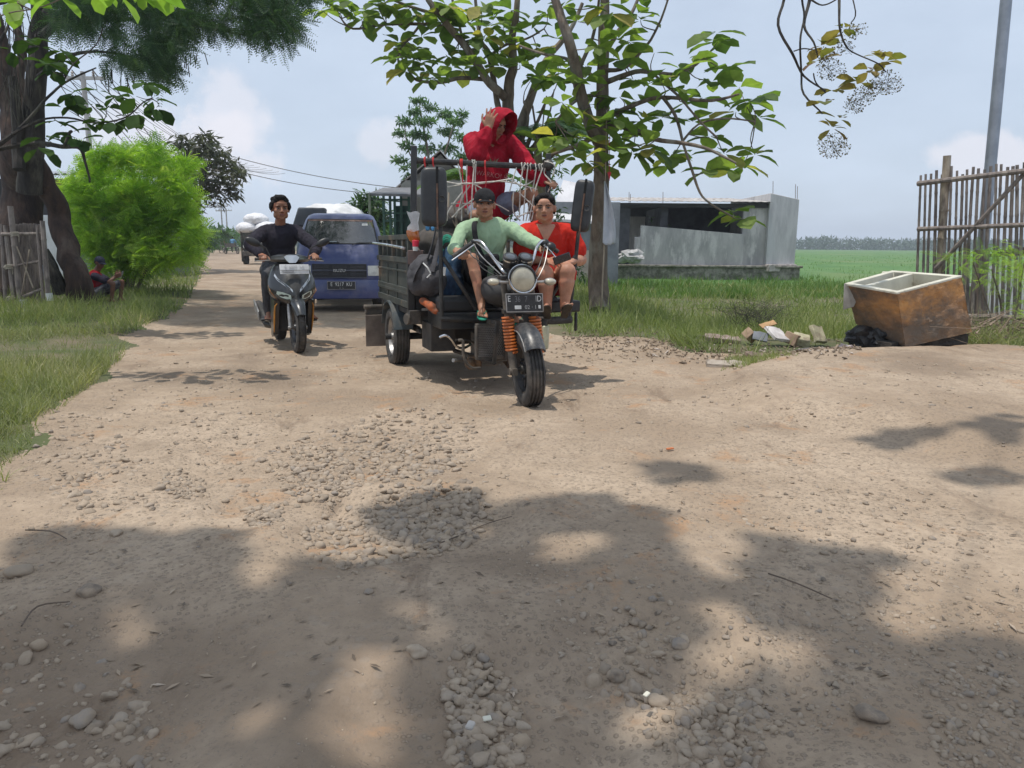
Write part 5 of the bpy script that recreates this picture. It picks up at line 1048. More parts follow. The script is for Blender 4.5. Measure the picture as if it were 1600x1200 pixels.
def head_prims(m, C, F3, s=1.0, wide=1.0, nose=1.0):
    T = lambda x, y, z: V3(C) + F3 @ V3((x * s * wide, y * s, z * s))
    E = lambda c, r: m.ell(T(*c), (r[0] * s * wide, r[1] * s, r[2] * s), F3, 16, 12)
    E((0, -.014, .038), (.074, .094, .084)); E((0, .014, -.02), (.064, .074, .082)); E((0, .030, -.068), (.043, .046, .040)); E((0, .052, -.088), (.022, .024, .020))
    for q in (-1, 1):
        E((q * .040, .050, -.018), (.024, .026, .024)); E((q * .045, .012, -.058), (.022, .036, .034)); E((q * .029, .072, .029), (.024, .016, .010)); E((q * .078, -.008, -.004), (.010, .020, .031)); E((q * .012 * nose, .092, -.027), (.010, .012, .009))
    m.cone(T(0, .078, .018), .009 * s, T(0, .102, -.022), .0125 * s, 10); E((0, .080, -.054), (.023, .016, .013)); E((0, .066, .05), (.045, .022, .03))
    return T
def face(T, F3, parent, s=1.0, look=(0, 0), brow=0.0, hair_m=None, lidm=None, mouth=0.0):
    for q in (-1, 1):
        m = MB(); m.ell(T(q * .030, .0800, .006), (.0140 * s, .0078 * s, .0046 * s), F3, 12, 8); e = m.build('eye', EYEW, parent, smooth=True)
        m = MB(); m.ell(T(q * .030 + look[0], .0855, .006 + look[1]), (.0060 * s, .0042 * s, .0055 * s), F3, 10, 6); m.build('iris', EYED, e, smooth=True)
        m = MB(); m.tube([T(q * .014, .0870, .0115), T(q * .030, .0895, .0145), T(q * .046, .0810, .0105)], [.0022 * s, .0030 * s, .002 * s], 6); m.build('eyelid', lidm or EYED, parent, smooth=True)
        m = MB(); m.tube([T(q * .012, .0905, .0275 - brow), T(q * .030, .0930, .0325), T(q * .052, .0760, .0285)], [.0040 * s, .0048 * s, .002 * s], 6); m.build('eyebrow', HAIR, parent, smooth=True)
        m = MB(); m.ell(T(q * .0072, .1010, -.0325), (.0032 * s, .003 * s, .0022 * s), F3, 8, 6); m.build('nostril', EYED, parent)
    m = MB(); m.ell(T(0, .0935, -.0500), (.0235 * s, .0065 * s, .0050 * s), F3, 14, 6); m.build('upper_lip', LIP, parent, smooth=True)
    m = MB(); m.ell(T(0, .0920, -.0590), (.0195 * s, .0075 * s, .0056 * s), F3, 14, 6); m.build('lower_lip', LIP, parent, smooth=True)
    m = MB(); m.tube([T(-.021, .0935, -.0548 + mouth), T(0, .0995, -.0545), T(.021, .0935, -.0548 + mouth)], .0012 * s, 5); m.build('mouth_line', EYED, parent)
def hand_prims(m, W, d, pn, thumb, curl=(20, 30, 25), s=1.0, spread=5, tc=0, per=None):
    """W wrist, d towards the fingers, pn palm normal (fingers close towards it), thumb: direction of the thumb side"""
    d = V3(d).normalized(); pn = V3(pn); pn = (pn - d * pn.dot(d)).normalized(); t = V3(thumb); sgn = 1 if t.dot(d.cross(pn)) > 0 else -1; t = d.cross(pn) * sgn
    L = [.066, .076, .070, .054]
    for i in range(4):
        o = (.032 - i * .0205) * s; k = V3(W) + d * (.088 - (.004 if i == 3 else 0) - abs(i - 1) * .003) * s + t * o
        m.cone(V3(W) + t * o * .62, .0155 * s, k, .0115 * s, 8)
        a = 0; p = k; dd = d; fan = R(spread * (1.2 - i)); base = (d * math.cos(fan) + t * math.sin(fan)).normalized()
        for j, (fr_, r0, r1) in enumerate(((.46, .0100, .0092), (.31, .0092, .0084), (.23, .0084, .0070))):
            a += R((per[i] if per else curl)[j]); v = base * math.cos(a) + pn * math.sin(a); q = p + v * L[i] * fr_ * s; m.cone(p, r0 * s, q, r1 * s, 8); p = q
    b0 = V3(W) + d * .022 * s + t * .026 * s; v = (d * .55 + t * .75 + pn * (.25 + tc)).normalized(); b1 = b0 + v * .042 * s; v2 = (d * .85 + t * .35 + pn * (.35 + tc)).normalized(); b2 = b1 + v2 * .032 * s; b3 = b2 + (d * .9 + t * .1 + pn * (.45 + tc)).normalized() * .024 * s
    m.cone(b0, .0165 * s, b1, .0125 * s, 8); m.cone(b1, .0118 * s, b2, .0105 * s, 8); m.cone(b2, .0105 * s, b3, .0085 * s, 8)
def foot_prims(m, A, d, upv, s=1.0):
    """A ankle, d toe direction, upv top of the foot"""
    F3 = frame3(d, upv); T = lambda x, y, z: V3(A) + F3 @ V3((x * s, y * s, z * s))
    m.cone(T(0, 0, 0), .036 * s, T(0, -.028, -.045), .032 * s); m.cone(T(0, -.025, -.048), .030 * s, T(0, .10, -.052), .028 * s); m.cone(T(0, .01, -.01), .034 * s, T(0, .11, -.045), .026 * s); m.cone(T(-.022, .08, -.056), .022 * s, T(.022, .09, -.056), .02 * s)
    for i in range(5): m.cone(T((-.032 + i * .016), .10, -.058), .013 * s, T((-.036 + i * .018), .158 - i * .009, -.063), (.0125 - i * .0012) * s, 8)
    return T, F3
def limb(m, a, b, c, r): m.cone(a, r[0], b, r[1], 14); m.cone(b, r[1] * 1.02, c, r[2], 14)
class Person:
    def __init__(s, label, J, sk, base, build=1.0, bust=0.0, arm=1.0, leg=1.0):
        s.J = {k: V3(v) for k, v in J.items()}; s.t = thing('person', label, 'person', base); s.sk = sk; s.b = build; s.arm = arm; s.leg = leg
        s.m = MB(); J = s.J; up_ = (J['neck'] - J['pel']).normalized(); rt = (J['shL'] - J['shR']).normalized(); s.fw = up_.cross(rt).normalized() * -1
        s.R3 = Matrix((rt, s.fw, up_)).transposed()
        # front must face roughly where the person faces
        if s.fw.dot(V3(J.get('face', s.fw))) < 0: s.fw = -s.fw; s.R3 = Matrix((rt, s.fw, up_)).transposed()
        s.torso(s.m, 0); s.limbs(s.m)
        s.F3 = frame3(J['face'], J['hup'])
    def torso(s, m, e, top=True, low=True):
        J = s.J; b = s.b; P = J['pel']; Nn = J['neck']; L = (Nn - P).length; u = (Nn - P).normalized(); X_ = s.R3
        sw = (J['shL'] - J['shR']).length / 2; kw = (e, e, e)
        if low: m.ell(P + u * .02, (.150 * b + e, .115 * b + e, .115 + e), X_, 18, 12)
        m.ell(P + u * L * .34, (.138 * b + e, .105 * b + e, .15 + e), X_, 18, 12)
        if top:
            m.ell(P + u * L * .66, (.160 * (.6 + .4 * b) + e, .112 * (.6 + .4 * b) + e, .17 + e), X_, 18, 12); m.cone(J['shR'].lerp(J['shL'], .16), .056 + e, J['shR'].lerp(J['shL'], .84), .056 + e); m.cone(Nn - u * .07, .088 + e * .4, Nn - u * .01, .062 + e * .2); [m.cone(Nn - u * .02, .050 + e * .4, J[k].lerp(Nn, .15), .052 + e * .7) for k in ('shR', 'shL')]
            for k in ('shR', 'shL'): m.cone(J[k].lerp(J['shL' if k == 'shR' else 'shR'], .08), .060 * s.arm + e, J[k].lerp(Nn, .55), .05 + e * .6)
    def limbs(s, m):
        J = s.J; a = s.arm; l = s.leg
        for q in 'RL':
            limb(m, J['sh' + q], J['el' + q], J['wr' + q], (.050 * a, .038 * a, .0265)); 
            m.cone(J['el' + q].lerp(J['wr' + q], .22), .040 * a, J['el' + q].lerp(J['wr' + q], .45), .034 * a)
            if 'kn' + q in J:
                m.cone(J['hip' + q], .088 * l, J['kn' + q], .056 * l, 16); m.cone(J['kn' + q], .055 * l, J['an' + q], .034 * (.6 + .4 * l), 16); mid = J['kn' + q].lerp(J['an' + q], .3); m.cone(mid, .054 * l, J['kn' + q].lerp(J['an' + q], .55), .043 * l, 14)
        m.cone(J['neck'] - (J['head'] - J['neck']) * .4, .070, J['head'] + V3(s.J['hup']) * -.04 + V3((0, .02, 0)), .054, 14)
    def finish(s, hs=1.0, wide=1.0, vox=.0062, **kw):
        T = head_prims(s.m, s.J['head'], s.F3, hs, wide); s.body = blob('body', s.m, s.sk, s.t, vox, 3); s.T = T
        face(T, s.F3, s.t, hs, **kw); return s
def cloth(name, m, mm, parent, vox=.0085, it=3, amp=.011): return blob(name, m, mm, parent, vox, it, noise=((amp, 6, (1, 1, .6)), (amp * 1.2, 11, (1, 1, .5)), (amp * .45, 27, (1, 1, .6))), fold=True)
def fabric(n, a, b=None, **k): return mat(n, a, b or tuple(x * .72 for x in a), .9, scale=8, bump=.014, bscale=13, spec=.2, **k)
# ================================================================== VEHICLES
RUBBER = mat('rubber_dusty', (.035, .034, .034), (.075, .068, .06), .85, scale=9, c3=(.15, .13, .11), s3=4, lo3=.52, hi3=.68)
BLK = mat('paint_black', (.016, .016, .017), (.03, .029, .028), .42, scale=8, c3=(.10, .085, .07), s3=5, lo3=.56, hi3=.72, rvar=.12)
BLKM = mat('metal_black', (.03, .03, .032), (.06, .056, .05), .5, .4, scale=10, c3=(.12, .10, .085), s3=6, lo3=.5, hi3=.7)
DUST = mat('frame_dusty', (.055, .05, .045), (.12, .10, .08), .85, scale=7, c3=(.20, .165, .13), s3=4)
CHR = mat('chrome', (.72, .72, .73), (.42, .40, .38), .16, 1.0, scale=14, rvar=.08)
ALU = mat('aluminium', (.42, .41, .40), (.26, .24, .22), .45, .7, scale=9)
ORG = mat('spring_orange', (.62, .17, .03), (.42, .11, .025), .5, scale=9, coat=.2)
LENS = mat('lamp_lens', (.50, .46, .35), (.34, .31, .24), .15, scale=7, coat=.6, spec=.6)
LENSW = mat('lamp_lens_clear', (.62, .62, .58), (.42, .42, .40), .12, scale=9, coat=.8)
GLASS = mat('glass_dark', (.028, .032, .034), (.05, .055, .055), .06, scale=3, spec=.9, coat=1.0)
OLV = mat('cargo_paint', (.034, .042, .035), (.07, .07, .058), .6, scale=5, c3=(.20, .13, .08), s3=3, lo3=.54, hi3=.68, bump=.002, bscale=30)
PLTB = mat('plate_black', (.022, .022, .024), (.04, .04, .042), .5, scale=30); LTR = mat('letter_white', (.70, .70, .68), None, .6); LTRF = mat('letter_faded', (.16, .16, .17), None, .7)
def tyre(M, c, ax, Rr, w, parent, rimm=None, nspk=0, grooves=4, dish=0.0, chev=False):
    ax = V3(ax).normalized(); g = []
    a, b = -.5 * w, .5 * w
    prof = [(Rr * .64, a * .72), (Rr * .70, a * .98), (Rr * .84, a * 1.06), (Rr * .94, a * .98), (Rr * .985, a * .80)]
    for i in range(grooves):
        y = a * .62 + (b - a) * .62 * i / (grooves - 1); e = w * .028; top = Rr * (1 - .010 * abs(y / b) ** 2)
        prof += [(top, y - e * 2.2), (top - Rr * .035, y - e), (top - Rr * .035, y + e), (top, y + e * 2.2)]
    prof += [(Rr * .985, b * .80), (Rr * .94, b * .98), (Rr * .84, b * 1.06), (Rr * .70, b * .98), (Rr * .64, b * .72), (Rr * .60, 0), (Rr * .64, a * .72)]
    m = MB(M); m.lathe(prof, c, ax, 64, close=False)
    if chev:
        n = 26; u = ax.orthogonal().normalized(); w_ = ax.cross(u)
        for i in range(n):
            for sg in (-1, 1):
                pts = []
                for j in range(4): t = 2 * math.pi * (i + j * .25) / n; y = sg * w * (.08 + .12 * j); rr = Rr * (1.006 - .012 * j); pts.append(V3(c) + (u * math.cos(t) + w_ * math.sin(t)) * rr + ax * y)
                m.tube(pts, .0035, 4)
    ty = m.build('tyre', RUBBER, parent, smooth=True, angle=40)
    m = MB(M); m.lathe([(Rr * .655, a * .75), (Rr * .66, a * .62), (Rr * .60, a * .5), (Rr * .58, 0), (Rr * .60, b * .5), (Rr * .66, b * .62), (Rr * .655, b * .75), (Rr * .62, b * .75), (Rr * .55, 0), (Rr * .62, a * .75), (Rr * .655, a * .75)], c, ax, 48, close=False)
    if nspk:
        u = ax.orthogonal().normalized(); w_ = ax.cross(u)
        for i in range(nspk):
            t = 2 * math.pi * i / nspk; t2 = t + .25; m.bar(V3(c) + (u * math.cos(t) + w_ * math.sin(t)) * Rr * .16, V3(c) + (u * math.cos(t2) + w_ * math.sin(t2)) * Rr * .60, Rr * .085, w * .22, upv=ax)
    else: m.lathe([(Rr * .60, a * .3), (Rr * .45, a * .10), (Rr * .30, a * .42), (Rr * .12, a * .5), (Rr * .10, b * .5), (Rr * .30, b * .42), (Rr * .45, b * .1), (Rr * .6, b * .3)], c, ax, 40)
    m.lathe([(Rr * .05, a * .9), (Rr * .13, a * .8), (Rr * .15, a * .3), (Rr * .15, b * .3), (Rr * .13, b * .8), (Rr * .05, b * .9)], c, ax, 20)
    for i in range(5):
        u = ax.orthogonal().normalized(); w_ = ax.cross(u); t = 2 * math.pi * i / 5; p = V3(c) + (u * math.cos(t) + w_ * math.sin(t)) * Rr * .27
        m.lathe([(.010, a * .62), (.010, b * .62)], p, ax, 6)
    m.build('rim', rimm or BLKM, parent, smooth=True)
    return ty
def Mat(o, f):
    f = V3(f).normalized(); l = V3((-f.y, f.x, 0)); return Matrix(((f.x, l.x, 0, o.x), (f.y, l.y, 0, o.y), (0, 0, 1, o.z), (0, 0, 0, 1)))
def textM(M, c, xdir, updir):
    """text plane: reads along xdir, stands along updir (local), placed at c"""
    x = (M.to_3x3() @ V3(xdir)).normalized(); y = (M.to_3x3() @ V3(updir)).normalized(); z = x.cross(y); p = M @ V3(c)
    return Matrix(((x.x, y.x, z.x, p.x), (x.y, y.y, z.y, p.y), (x.z, y.z, z.z, p.z), (0, 0, 0, 1)))
def nest(o, e):
    """put a part into its own Empty-less parent"""
    o.parent = e; return o
# ------------------------------------------------------------------ motor tricycle
F0 = G(827, 632); F0.z = float(H(F0.x, F0.y)) - .005
MT = Mat(F0, (math.sin(R(20)), -math.cos(R(20)), 0)); MTi = MT.inverted()
tk = thing('cargo_tricycle', 'black three-wheeled cargo motorbike loaded with people and bags', 'motor tricycle', F0)
st_ = Matrix.Rotation(R(-5), 4, 'Z'); sh = Matrix.Identity(4); sh[1][2] = -.07; MF = MT @ st_ @ sh      # steered, slightly leaning front end
def part(name, M, fn, m, parent=tk, **k): mb = MB(M); fn(mb); return mb.build(name, m, parent, **k)
w = part('front_wheel', MF, lambda m: m.lathe([(.018, -.12), (.018, .12)], (0, 0, .278), (0, 1, 0), 12), BLKM); tyre(MF, (0, 0, .278), (0, 1, 0), .278, .125, w, BLKM, 5)
RW = (-2.2, .56)
for q in (-1, 1):
    c = (RW[0], q * RW[1], .285); w = part('rear_wheel', MT, lambda m: m.lathe([(.03, -.12), (.03, .12)], c, (0, 1, 0), 12), BLKM); tyre(MT, c, (0, 1, 0), .285, .15, w, ALU, 0)
part('rear_axle', MT, lambda m: (m.tube([(RW[0], -.56, .285), (RW[0], .56, .285)], .035, 10), m.ell((RW[0], .05, .285), (.12, .12, .11))), BLKM, smooth=True)
for q in (-1, 1):
    fk = part('fork_leg', MF, lambda m: (m.tube([(.0, q * .105, .262), (-.035, q * .105, .42)], .030, 14), m.tube([(-.035, q * .105, .42), (-.10, q * .105, .70), (-.15, q * .105, .93)], .024, 14), m.box((.012, q * .105, .265), (.075, .035, .05)), m.lathe([(.028, 0), (.028, .05)], (0, q * .09, .265), (0, q, 0), 14)), DUST, smooth=True)
    def spr(m):
        a = V3((-.028, q * .105, .405)); b = V3((-.088, q * .105, .66)); n = 11
        pts = []
        for i in range(n * 12 + 1): t = i / (n * 12); an = 2 * math.pi * n * t; pts.append(a.lerp(b, t) + V3((math.cos(an) * .040, math.sin(an) * .040, 0)))
        m.tube(pts, .0095, 6)
    part('spring', MF, spr, ORG, fk, smooth=True)
    part('spring_cover', MF, lambda m: m.tube([(-.03, q * .105, .41), (-.088, q * .105, .66)], .034, 14), mat('rubber_brown', (.20, .06, .02), None, .7), fk, smooth=True)
def fend(m):
    rings = []
    for i in range(15):
        t = R(150 - 118 * i / 14); r = .318 + .012 * math.sin(i); r = .318; w_ = .075
        c = V3((0.02, 0, .30)); prof = []
        for (dy, dr) in ((-w_, -.052), (-w_ * .92, -.018), (-w_ * .55, .006), (0, .014), (w_ * .55, .006), (w_ * .92, -.018), (w_, -.052), (w_ * .9, -.056), (w_ * .5, -.004), (0, .004), (-w_ * .5, -.004), (-w_ * .9, -.056)):
            prof.append(c + V3((math.cos(t) * (r + dr), dy, math.sin(t) * (r + dr))))
        rings.append(prof)
    m.loft(rings)
part('front_fender', MF, fend, mat('fender_black', (.035, .036, .040), (.10, .095, .09), .38, .2, scale=22, c3=(.22, .20, .18), s3=9, lo3=.55, hi3=.68), smooth=True, angle=60)
part('fender_edge', MF, lambda m: [m.tube([V3((.02 + math.cos(R(150 - 118 * i / 14)) * .268, s_ * .075, .30 + math.sin(R(150 - 118 * i / 14)) * .268)) for i in range(15)], .005, 6) for s_ in (-1, 1)] and None, ALU, bpy.data.objects['front_fender'])
part('fork_crown', MF, lambda m: (m.box((-.10, 0, .70), (.09, .27, .035)), m.box((-.15, 0, .95), (.10, .27, .03)), m.tube([(-.14, 0, .66), (-.20, 0, 1.0)], .03, 12)), BLKM, bevel=.006)
hl = part('headlight', MF, lambda m: m.lathe([(.03, -.14), (.07, -.12), (.095, -.06), (.102, 0), (.108, .008), (.106, .024), (.096, .028), (.092, .02)], (.0, .0, .945), (1, 0, -.06), 40), BLK, smooth=True)
part('headlight_rim', MF, lambda m: m.tube([V3((.018, math.cos(a) * .100, .945 + math.sin(a) * .100)) for a in np.linspace(0, 2 * math.pi, 41)[:-1]], .0085, 8, closed=True), CHR, hl, smooth=True)
part('headlight_lens', MF, lambda m: m.lathe([(.096, .012), (.085, .026), (.06, .036), (.03, .041), (.002, .042)], (.0, .0, .945), (1, 0, -.06), 40), LENS, hl, smooth=True)
for q in (-1, 1):
    g = part('gauge', MF, lambda m: m.lathe([(.035, -.04), (.05, -.03), (.054, .02), (.054, .045), (.050, .052)], (-.10, q * .058, 1.065), (.5, 0, .85), 24), BLK, smooth=True)
    part('gauge_glass', MF, lambda m: m.lathe([(.048, .05), (.02, .054), (.001, .055)], (-.10, q * .058, 1.065), (.5, 0, .85), 24), GLASS, g, smooth=True); part('gauge_ring', MF, lambda m: m.lathe([(.055, .022), (.0565, .028), (.055, .034)], (-.10, q * .058, 1.065), (.5, 0, .85), 24, close=False), CHR, g, smooth=True)
    s_ = part('turn_signal', MF, lambda m: (m.tube([(-.03, q * .10, .92), (-.02, q * .19, .925)], .010, 8), m.ell((-.01, q * .215, .925), (.032, .048, .028), None, 16, 10)), ALU, smooth=True)
    part('signal_lens', MF, lambda m: m.ell((.006, q * .216, .925), (.026, .042, .023), None, 16, 10), LENS, s_, smooth=True)
pl_ = part('number_plate', MF, lambda m: m.box((.03, 0, .775), (.004, .275, .13)), PLTB, bevel=.004)
part('plate_border', MF, lambda m: (m.box((.032, 0, .840), (.008, .28, .006)), m.box((.032, 0, .710), (.008, .28, .007)), m.box((.032, -.138, .775), (.008, .006, .13)), m.box((.032, .138, .775), (.008, .006, .13))), ALU, pl_)
def ptxt(s, y, z, size, mm, parent=pl_, M=MF, x=.0335, sx=.8, nm='lettering'): return text(nm, s, size, textM(M, (x, y, z), (0, 1, 0), (0, 0, 1)), mm, parent, .001, sx)
ptxt('E', -.116, .803, .062, LTR); ptxt('36', -.052, .800, .062, LTRF, sx=.7); ptxt('7', .012, .800, .062, LTRF, sx=.7); ptxt('I', .088, .802, .062, mat('letter_mid', (.42, .42, .41), None, .7)); ptxt('D', .112, .802, .062, LTR); ptxt('02 · 1', .045, .742, .040, mat('letter_mid', (.42, .42, .41), None, .7), sx=1.0)
part('plate_sticker', MF, lambda m: (m.box((.0335, -.052, .742), (.003, .05, .026)), m.box((.0335, .112, .744), (.003, .018, .024))), LTR, pl_, bevel=.004)
# handlebar in world pixels
hb = MB(); P_, R_ = smooth_pts([MF @ V3((-.17, -.07, .97)), at(786, 424, 5.72), at(764, 394, 5.80), at(753, 379, 5.86), at(744, 376, 5.9), at(735, 380, 5.92), at(708, 402, 5.86)], [.0125] * 7, 5); hb.tube(P_[:26], .0125, 12)
P2, R2 = smooth_pts([MF @ V3((-.17, .07, .97)), at(833, 405, 5.85), at(838, 388, 5.95), at(845, 378, 6.02), at(853, 377, 6.06), at(860, 382, 6.08), at(872, 394, 6.08)], [.0125] * 7, 5); hb.tube(P2[:26], .0125, 12); hbo = hb.build('handlebar', CHR, tk, smooth=True)
m = MB(); m.tube([at(737, 380, 5.92), at(708, 401, 5.86)], .018, 12); m.build('grip', RUBBER, tk, smooth=True); m = MB(); m.tube([at(853, 380, 6.07), at(872, 394, 6.08)], .018, 12); m.build('grip', RUBBER, tk, smooth=True)
m = MB(); m.tube([at(740, 383, 5.87), at(722, 396, 5.78), at(706, 407, 5.75)], [.006, .006, .005], 8); m.build('brake_lever', CHR, tk, smooth=True)
m = MB(); m.tube([at(850, 383, 6.0), at(860, 392, 5.98), at(868, 402, 5.98)], [.006, .006, .005], 8); m.build('clutch_lever', CHR, tk, smooth=True)
m = MB(); m.ell(at(741, 378, 5.92), (.03, .025, .025)); m.build('switch_housing', BLK, tk, smooth=True); m = MB(); m.ell(at(851, 380, 6.05), (.04, .035, .035)); m.ell(at(860, 386, 6.03), (.045, .04, .04)); m.build('hand_guard', BLK, tk, smooth=True)
CB = mat('cable_black', (.02, .02, .02), None, .5)
for i, pts in enumerate([[(740, 381, 5.9), (752, 400, 5.75), (775, 422, 5.68), (800, 445, 5.65)], [(742, 380, 5.9), (748, 412, 5.78), (768, 428, 5.7), (795, 440, 5.65)], [(744, 379, 5.9), (760, 392, 5.74), (782, 412, 5.66), (806, 420, 5.6)], [(852, 382, 6.0), (846, 405, 5.85), (838, 425, 5.75), (826, 440, 5.65)], [(856, 386, 6.0), (850, 415, 5.85), (836, 440, 5.72), (822, 450, 5.6)], [(738, 384, 5.9), (736, 398, 5.8), (752, 410, 5.76), (786, 436, 5.7)]]):
    m = MB(); P_, R_ = smooth_pts([at(*p) for p in pts], [.0045] * 4, 5); m.tube(P_, .0045, 6); m.build('cable', CB if i % 2 else ALU, tk, smooth=True)
# tank, seat, engine and frame
part('fuel_tank', MT, lambda m: m.ell((-.60, -.06, .83), (.27, .135, .12), None, 22, 14), mat('vinyl_dark', (.03, .03, .032), (.05, .048, .047), .75, scale=4, bump=.006, bscale=9), smooth=True)
part('seat', MT, lambda m: m.box((-1.02, .05, .70), (.46, 1.05, .13)), mat('seat_vinyl', (.02, .02, .021), None, .6), bevel=.04, seg=3)
part('seat_base', MT, lambda m: (m.box((-1.02, .0, .57), (.46, .95, .14)),), BLK, bevel=.01)
part('side_rack', MT, lambda m: (m.box((-.98, .60, .67), (.42, .34, .10)), m.bar((-.80, .74, .62), (-.80, .74, .45), .03)), BLK, bevel=.02)
part('frame_tube', MT, lambda m: (m.tube([(-.20, 0, .92), (-.45, 0, .62), (-.50, 0, .30), (-.95, 0, .22)], .028, 10), m.tube([(-.45, -.10, .60), (-.48, -.12, .26), (-1.3, -.22, .25)], .02, 10), m.tube([(-.45, .10, .60), (-.48, .12, .26), (-1.3, .22, .25)], .02, 10), m.tube([(-.22, 0, .86), (-.75, 0, .70), (-1.3, 0, .56)], .03, 10)), BLKM, smooth=True)
part('engine', MT, lambda m: (m.box((-.86, -.02, .34), (.34, .26, .22)), m.lathe([(.085, -.16), (.10, -.13), (.10, .13), (.085, .16)], (-.92, 0, .32), (0, 1, 0), 24), [m.box((-.70, -.02, .38 + i * .016), (.17, .19, .007)) for i in range(10)], m.box((-.70, -.02, .56), (.14, .15, .05))), mat('engine_alloy', (.12, .115, .11), (.22, .19, .16), .6, .5, scale=14), bevel=.006)
rad = part('radiator', MT, lambda m: (m.box((-.54, -.135, .555), (.05, .24, .03)), m.box((-.54, -.135, .295), (.05, .24, .035)), m.box((-.54, -.25, .425), (.05, .018, .25)), m.box((-.54, -.02, .425), (.05, .018, .25)), m.box((-.565, -.135, .425), (.01, .22, .24))), DUST, bevel=.005)
def hexm(m):
    for i in range(13):
        for j in range(17):
            c = V3((-.512, -.236 + i * .0165 + (.00825 if j % 2 else 0), .315 + j * .0143))
            if c.y > -.03: continue
            m.tube([c + V3((0, math.cos(R(30 + 60 * k)) * .0082, math.sin(R(30 + 60 * k)) * .0082)) for k in range(6)], .0013, 3, closed=True)
part('radiator_mesh', MT, hexm, ALU, rad)
part('exhaust_pipe', MT, lambda m: m.tube([(-.62, .02, .34), (-.52, .04, .24), (-.60, .08, .17), (-1.1, .20, .17), (-1.6, .25, .22)], [.02, .02, .022, .03, .04], 10), mat('rust_pipe', (.20, .12, .08), (.10, .07, .05), .8, .4, scale=14), smooth=True)
def wpart(name, pts, r, mm, parent=tk, n=10, **k): m = MB(); P_, R_ = smooth_pts([at(*p) for p in pts], [r] * len(pts), 4); m.tube(P_, R_, n); return m.build(name, mm, parent, smooth=True)
wpart('kick_starter', [(687, 527, 5.9), (697, 524, 5.9), (706, 531, 5.93), (713, 541, 5.95), (724, 544, 6.0), (736, 538, 6.05)], .011, CHR)
wpart('brake_pedal', [(716, 532, 5.95), (723, 533, 5.95), (724, 552, 5.95), (728, 566, 5.95), (738, 575, 5.97), (752, 575, 6.0)], .013, DUST)
wpart('foot_peg', [(708, 563, 6.0), (728, 563, 6.15)], .016, ALU); wpart('gear_lever', [(712, 531, 6.1), (738, 534, 6.2), (748, 548, 6.3)], .009, DUST)
m = MB(); m.box(at(742, 566, 6.15), (.12, .12, .11)); m.ell(at(735, 568, 6.1), (.05, .05, .05)); m.build('crank_case', mat('crank_rusty', (.22, .13, .07), (.12, .085, .06), .8, .3, scale=18), tk, bevel=.012)
# front cage with mirrors and foot bars
wpart('cage_post', [(690, 500, 6.0), (689, 420, 6.0), (688, 345, 6.0)], .017, BLKM); wpart('cage_post', [(889, 498, 6.42), (898, 420, 6.42), (905, 350, 6.42)], .017, BLKM)
wpart('cage_brace', [(692, 402, 6.0), (718, 443, 6.0), (743, 482, 6.05)], .017, BLKM); wpart('cage_brace', [(899, 400, 6.40), (874, 443, 6.36), (850, 484, 6.3)], .017, BLKM)
wpart('foot_bar', [(688, 498, 6.0), (760, 500, 6.15)], .026, BLKM); wpart('foot_bar', [(838, 500, 6.25), (860, 501, 6.33), (892, 499, 6.42)], .034, RUBBER); wpart('cage_cross_bar', [(742, 482, 6.1), (850, 484, 6.3)], .016, BLKM)
def mirror(c, wd, ht, tilt, yaw, gx_):
    Mm = Matrix.Translation(c) @ Matrix.Rotation(yaw, 4, 'Z') @ Matrix.Rotation(tilt, 4, 'Y')
    def body(m):
        rings = []
        for (sx, y) in ((.80, .045), (.97, .040), (1.0, .02), (1.0, -.005), (.95, -.030), (.80, -.043), (.5, -.047)):
            r = []
            for i in range(40): a = 2 * math.pi * i / 40; ca, sa = math.cos(a), math.sin(a); e = .42; r.append(V3((wd / 2 * sx * math.copysign(abs(ca) ** e, ca), y, (ht / 2 - wd * (1 - sx) * .5) * math.copysign(abs(sa) ** (e * .62), sa))))
            rings.append(r)
        m.loft(rings)
    mo = part('mirror', Mm, body, mat('mirror_shell', (.020, .021, .023), (.034, .034, .035), .42, scale=12, bump=.0006, bscale=200), smooth=True, angle=50)
    part('mirror_groove', Mm, lambda m: (m.box((gx_, -.047, .07), (.020, .006, ht * .70)),), mat('groove_black', (.008, .008, .008), None, .9), mo, bevel=.002)
    part('mirror_stem', Mm, lambda m: m.tube([(gx_, -.052, .10), (gx_, -.054, -ht * .55)], .0075, 8), RUST, mo, smooth=True)
    part('mirror_socket', Mm, lambda m: (m.lathe([(.026, 0), (.024, .008), (.014, .004), (.012, -.004)], (gx_ + .035, -.046, -.015), (0, -1, 0), 20)), BLK, mo, smooth=True)
    part('mirror_glass', Mm, lambda m: m.box((0, .046, 0), (wd * .78, .004, ht * .82)), CHR, mo, bevel=.002)
mirror(at(678, 308, 5.98), .205, .455, R(0), R(6), .026); mirror(at(910, 322, 6.36), .165, .425, R(6), R(-14), .012)
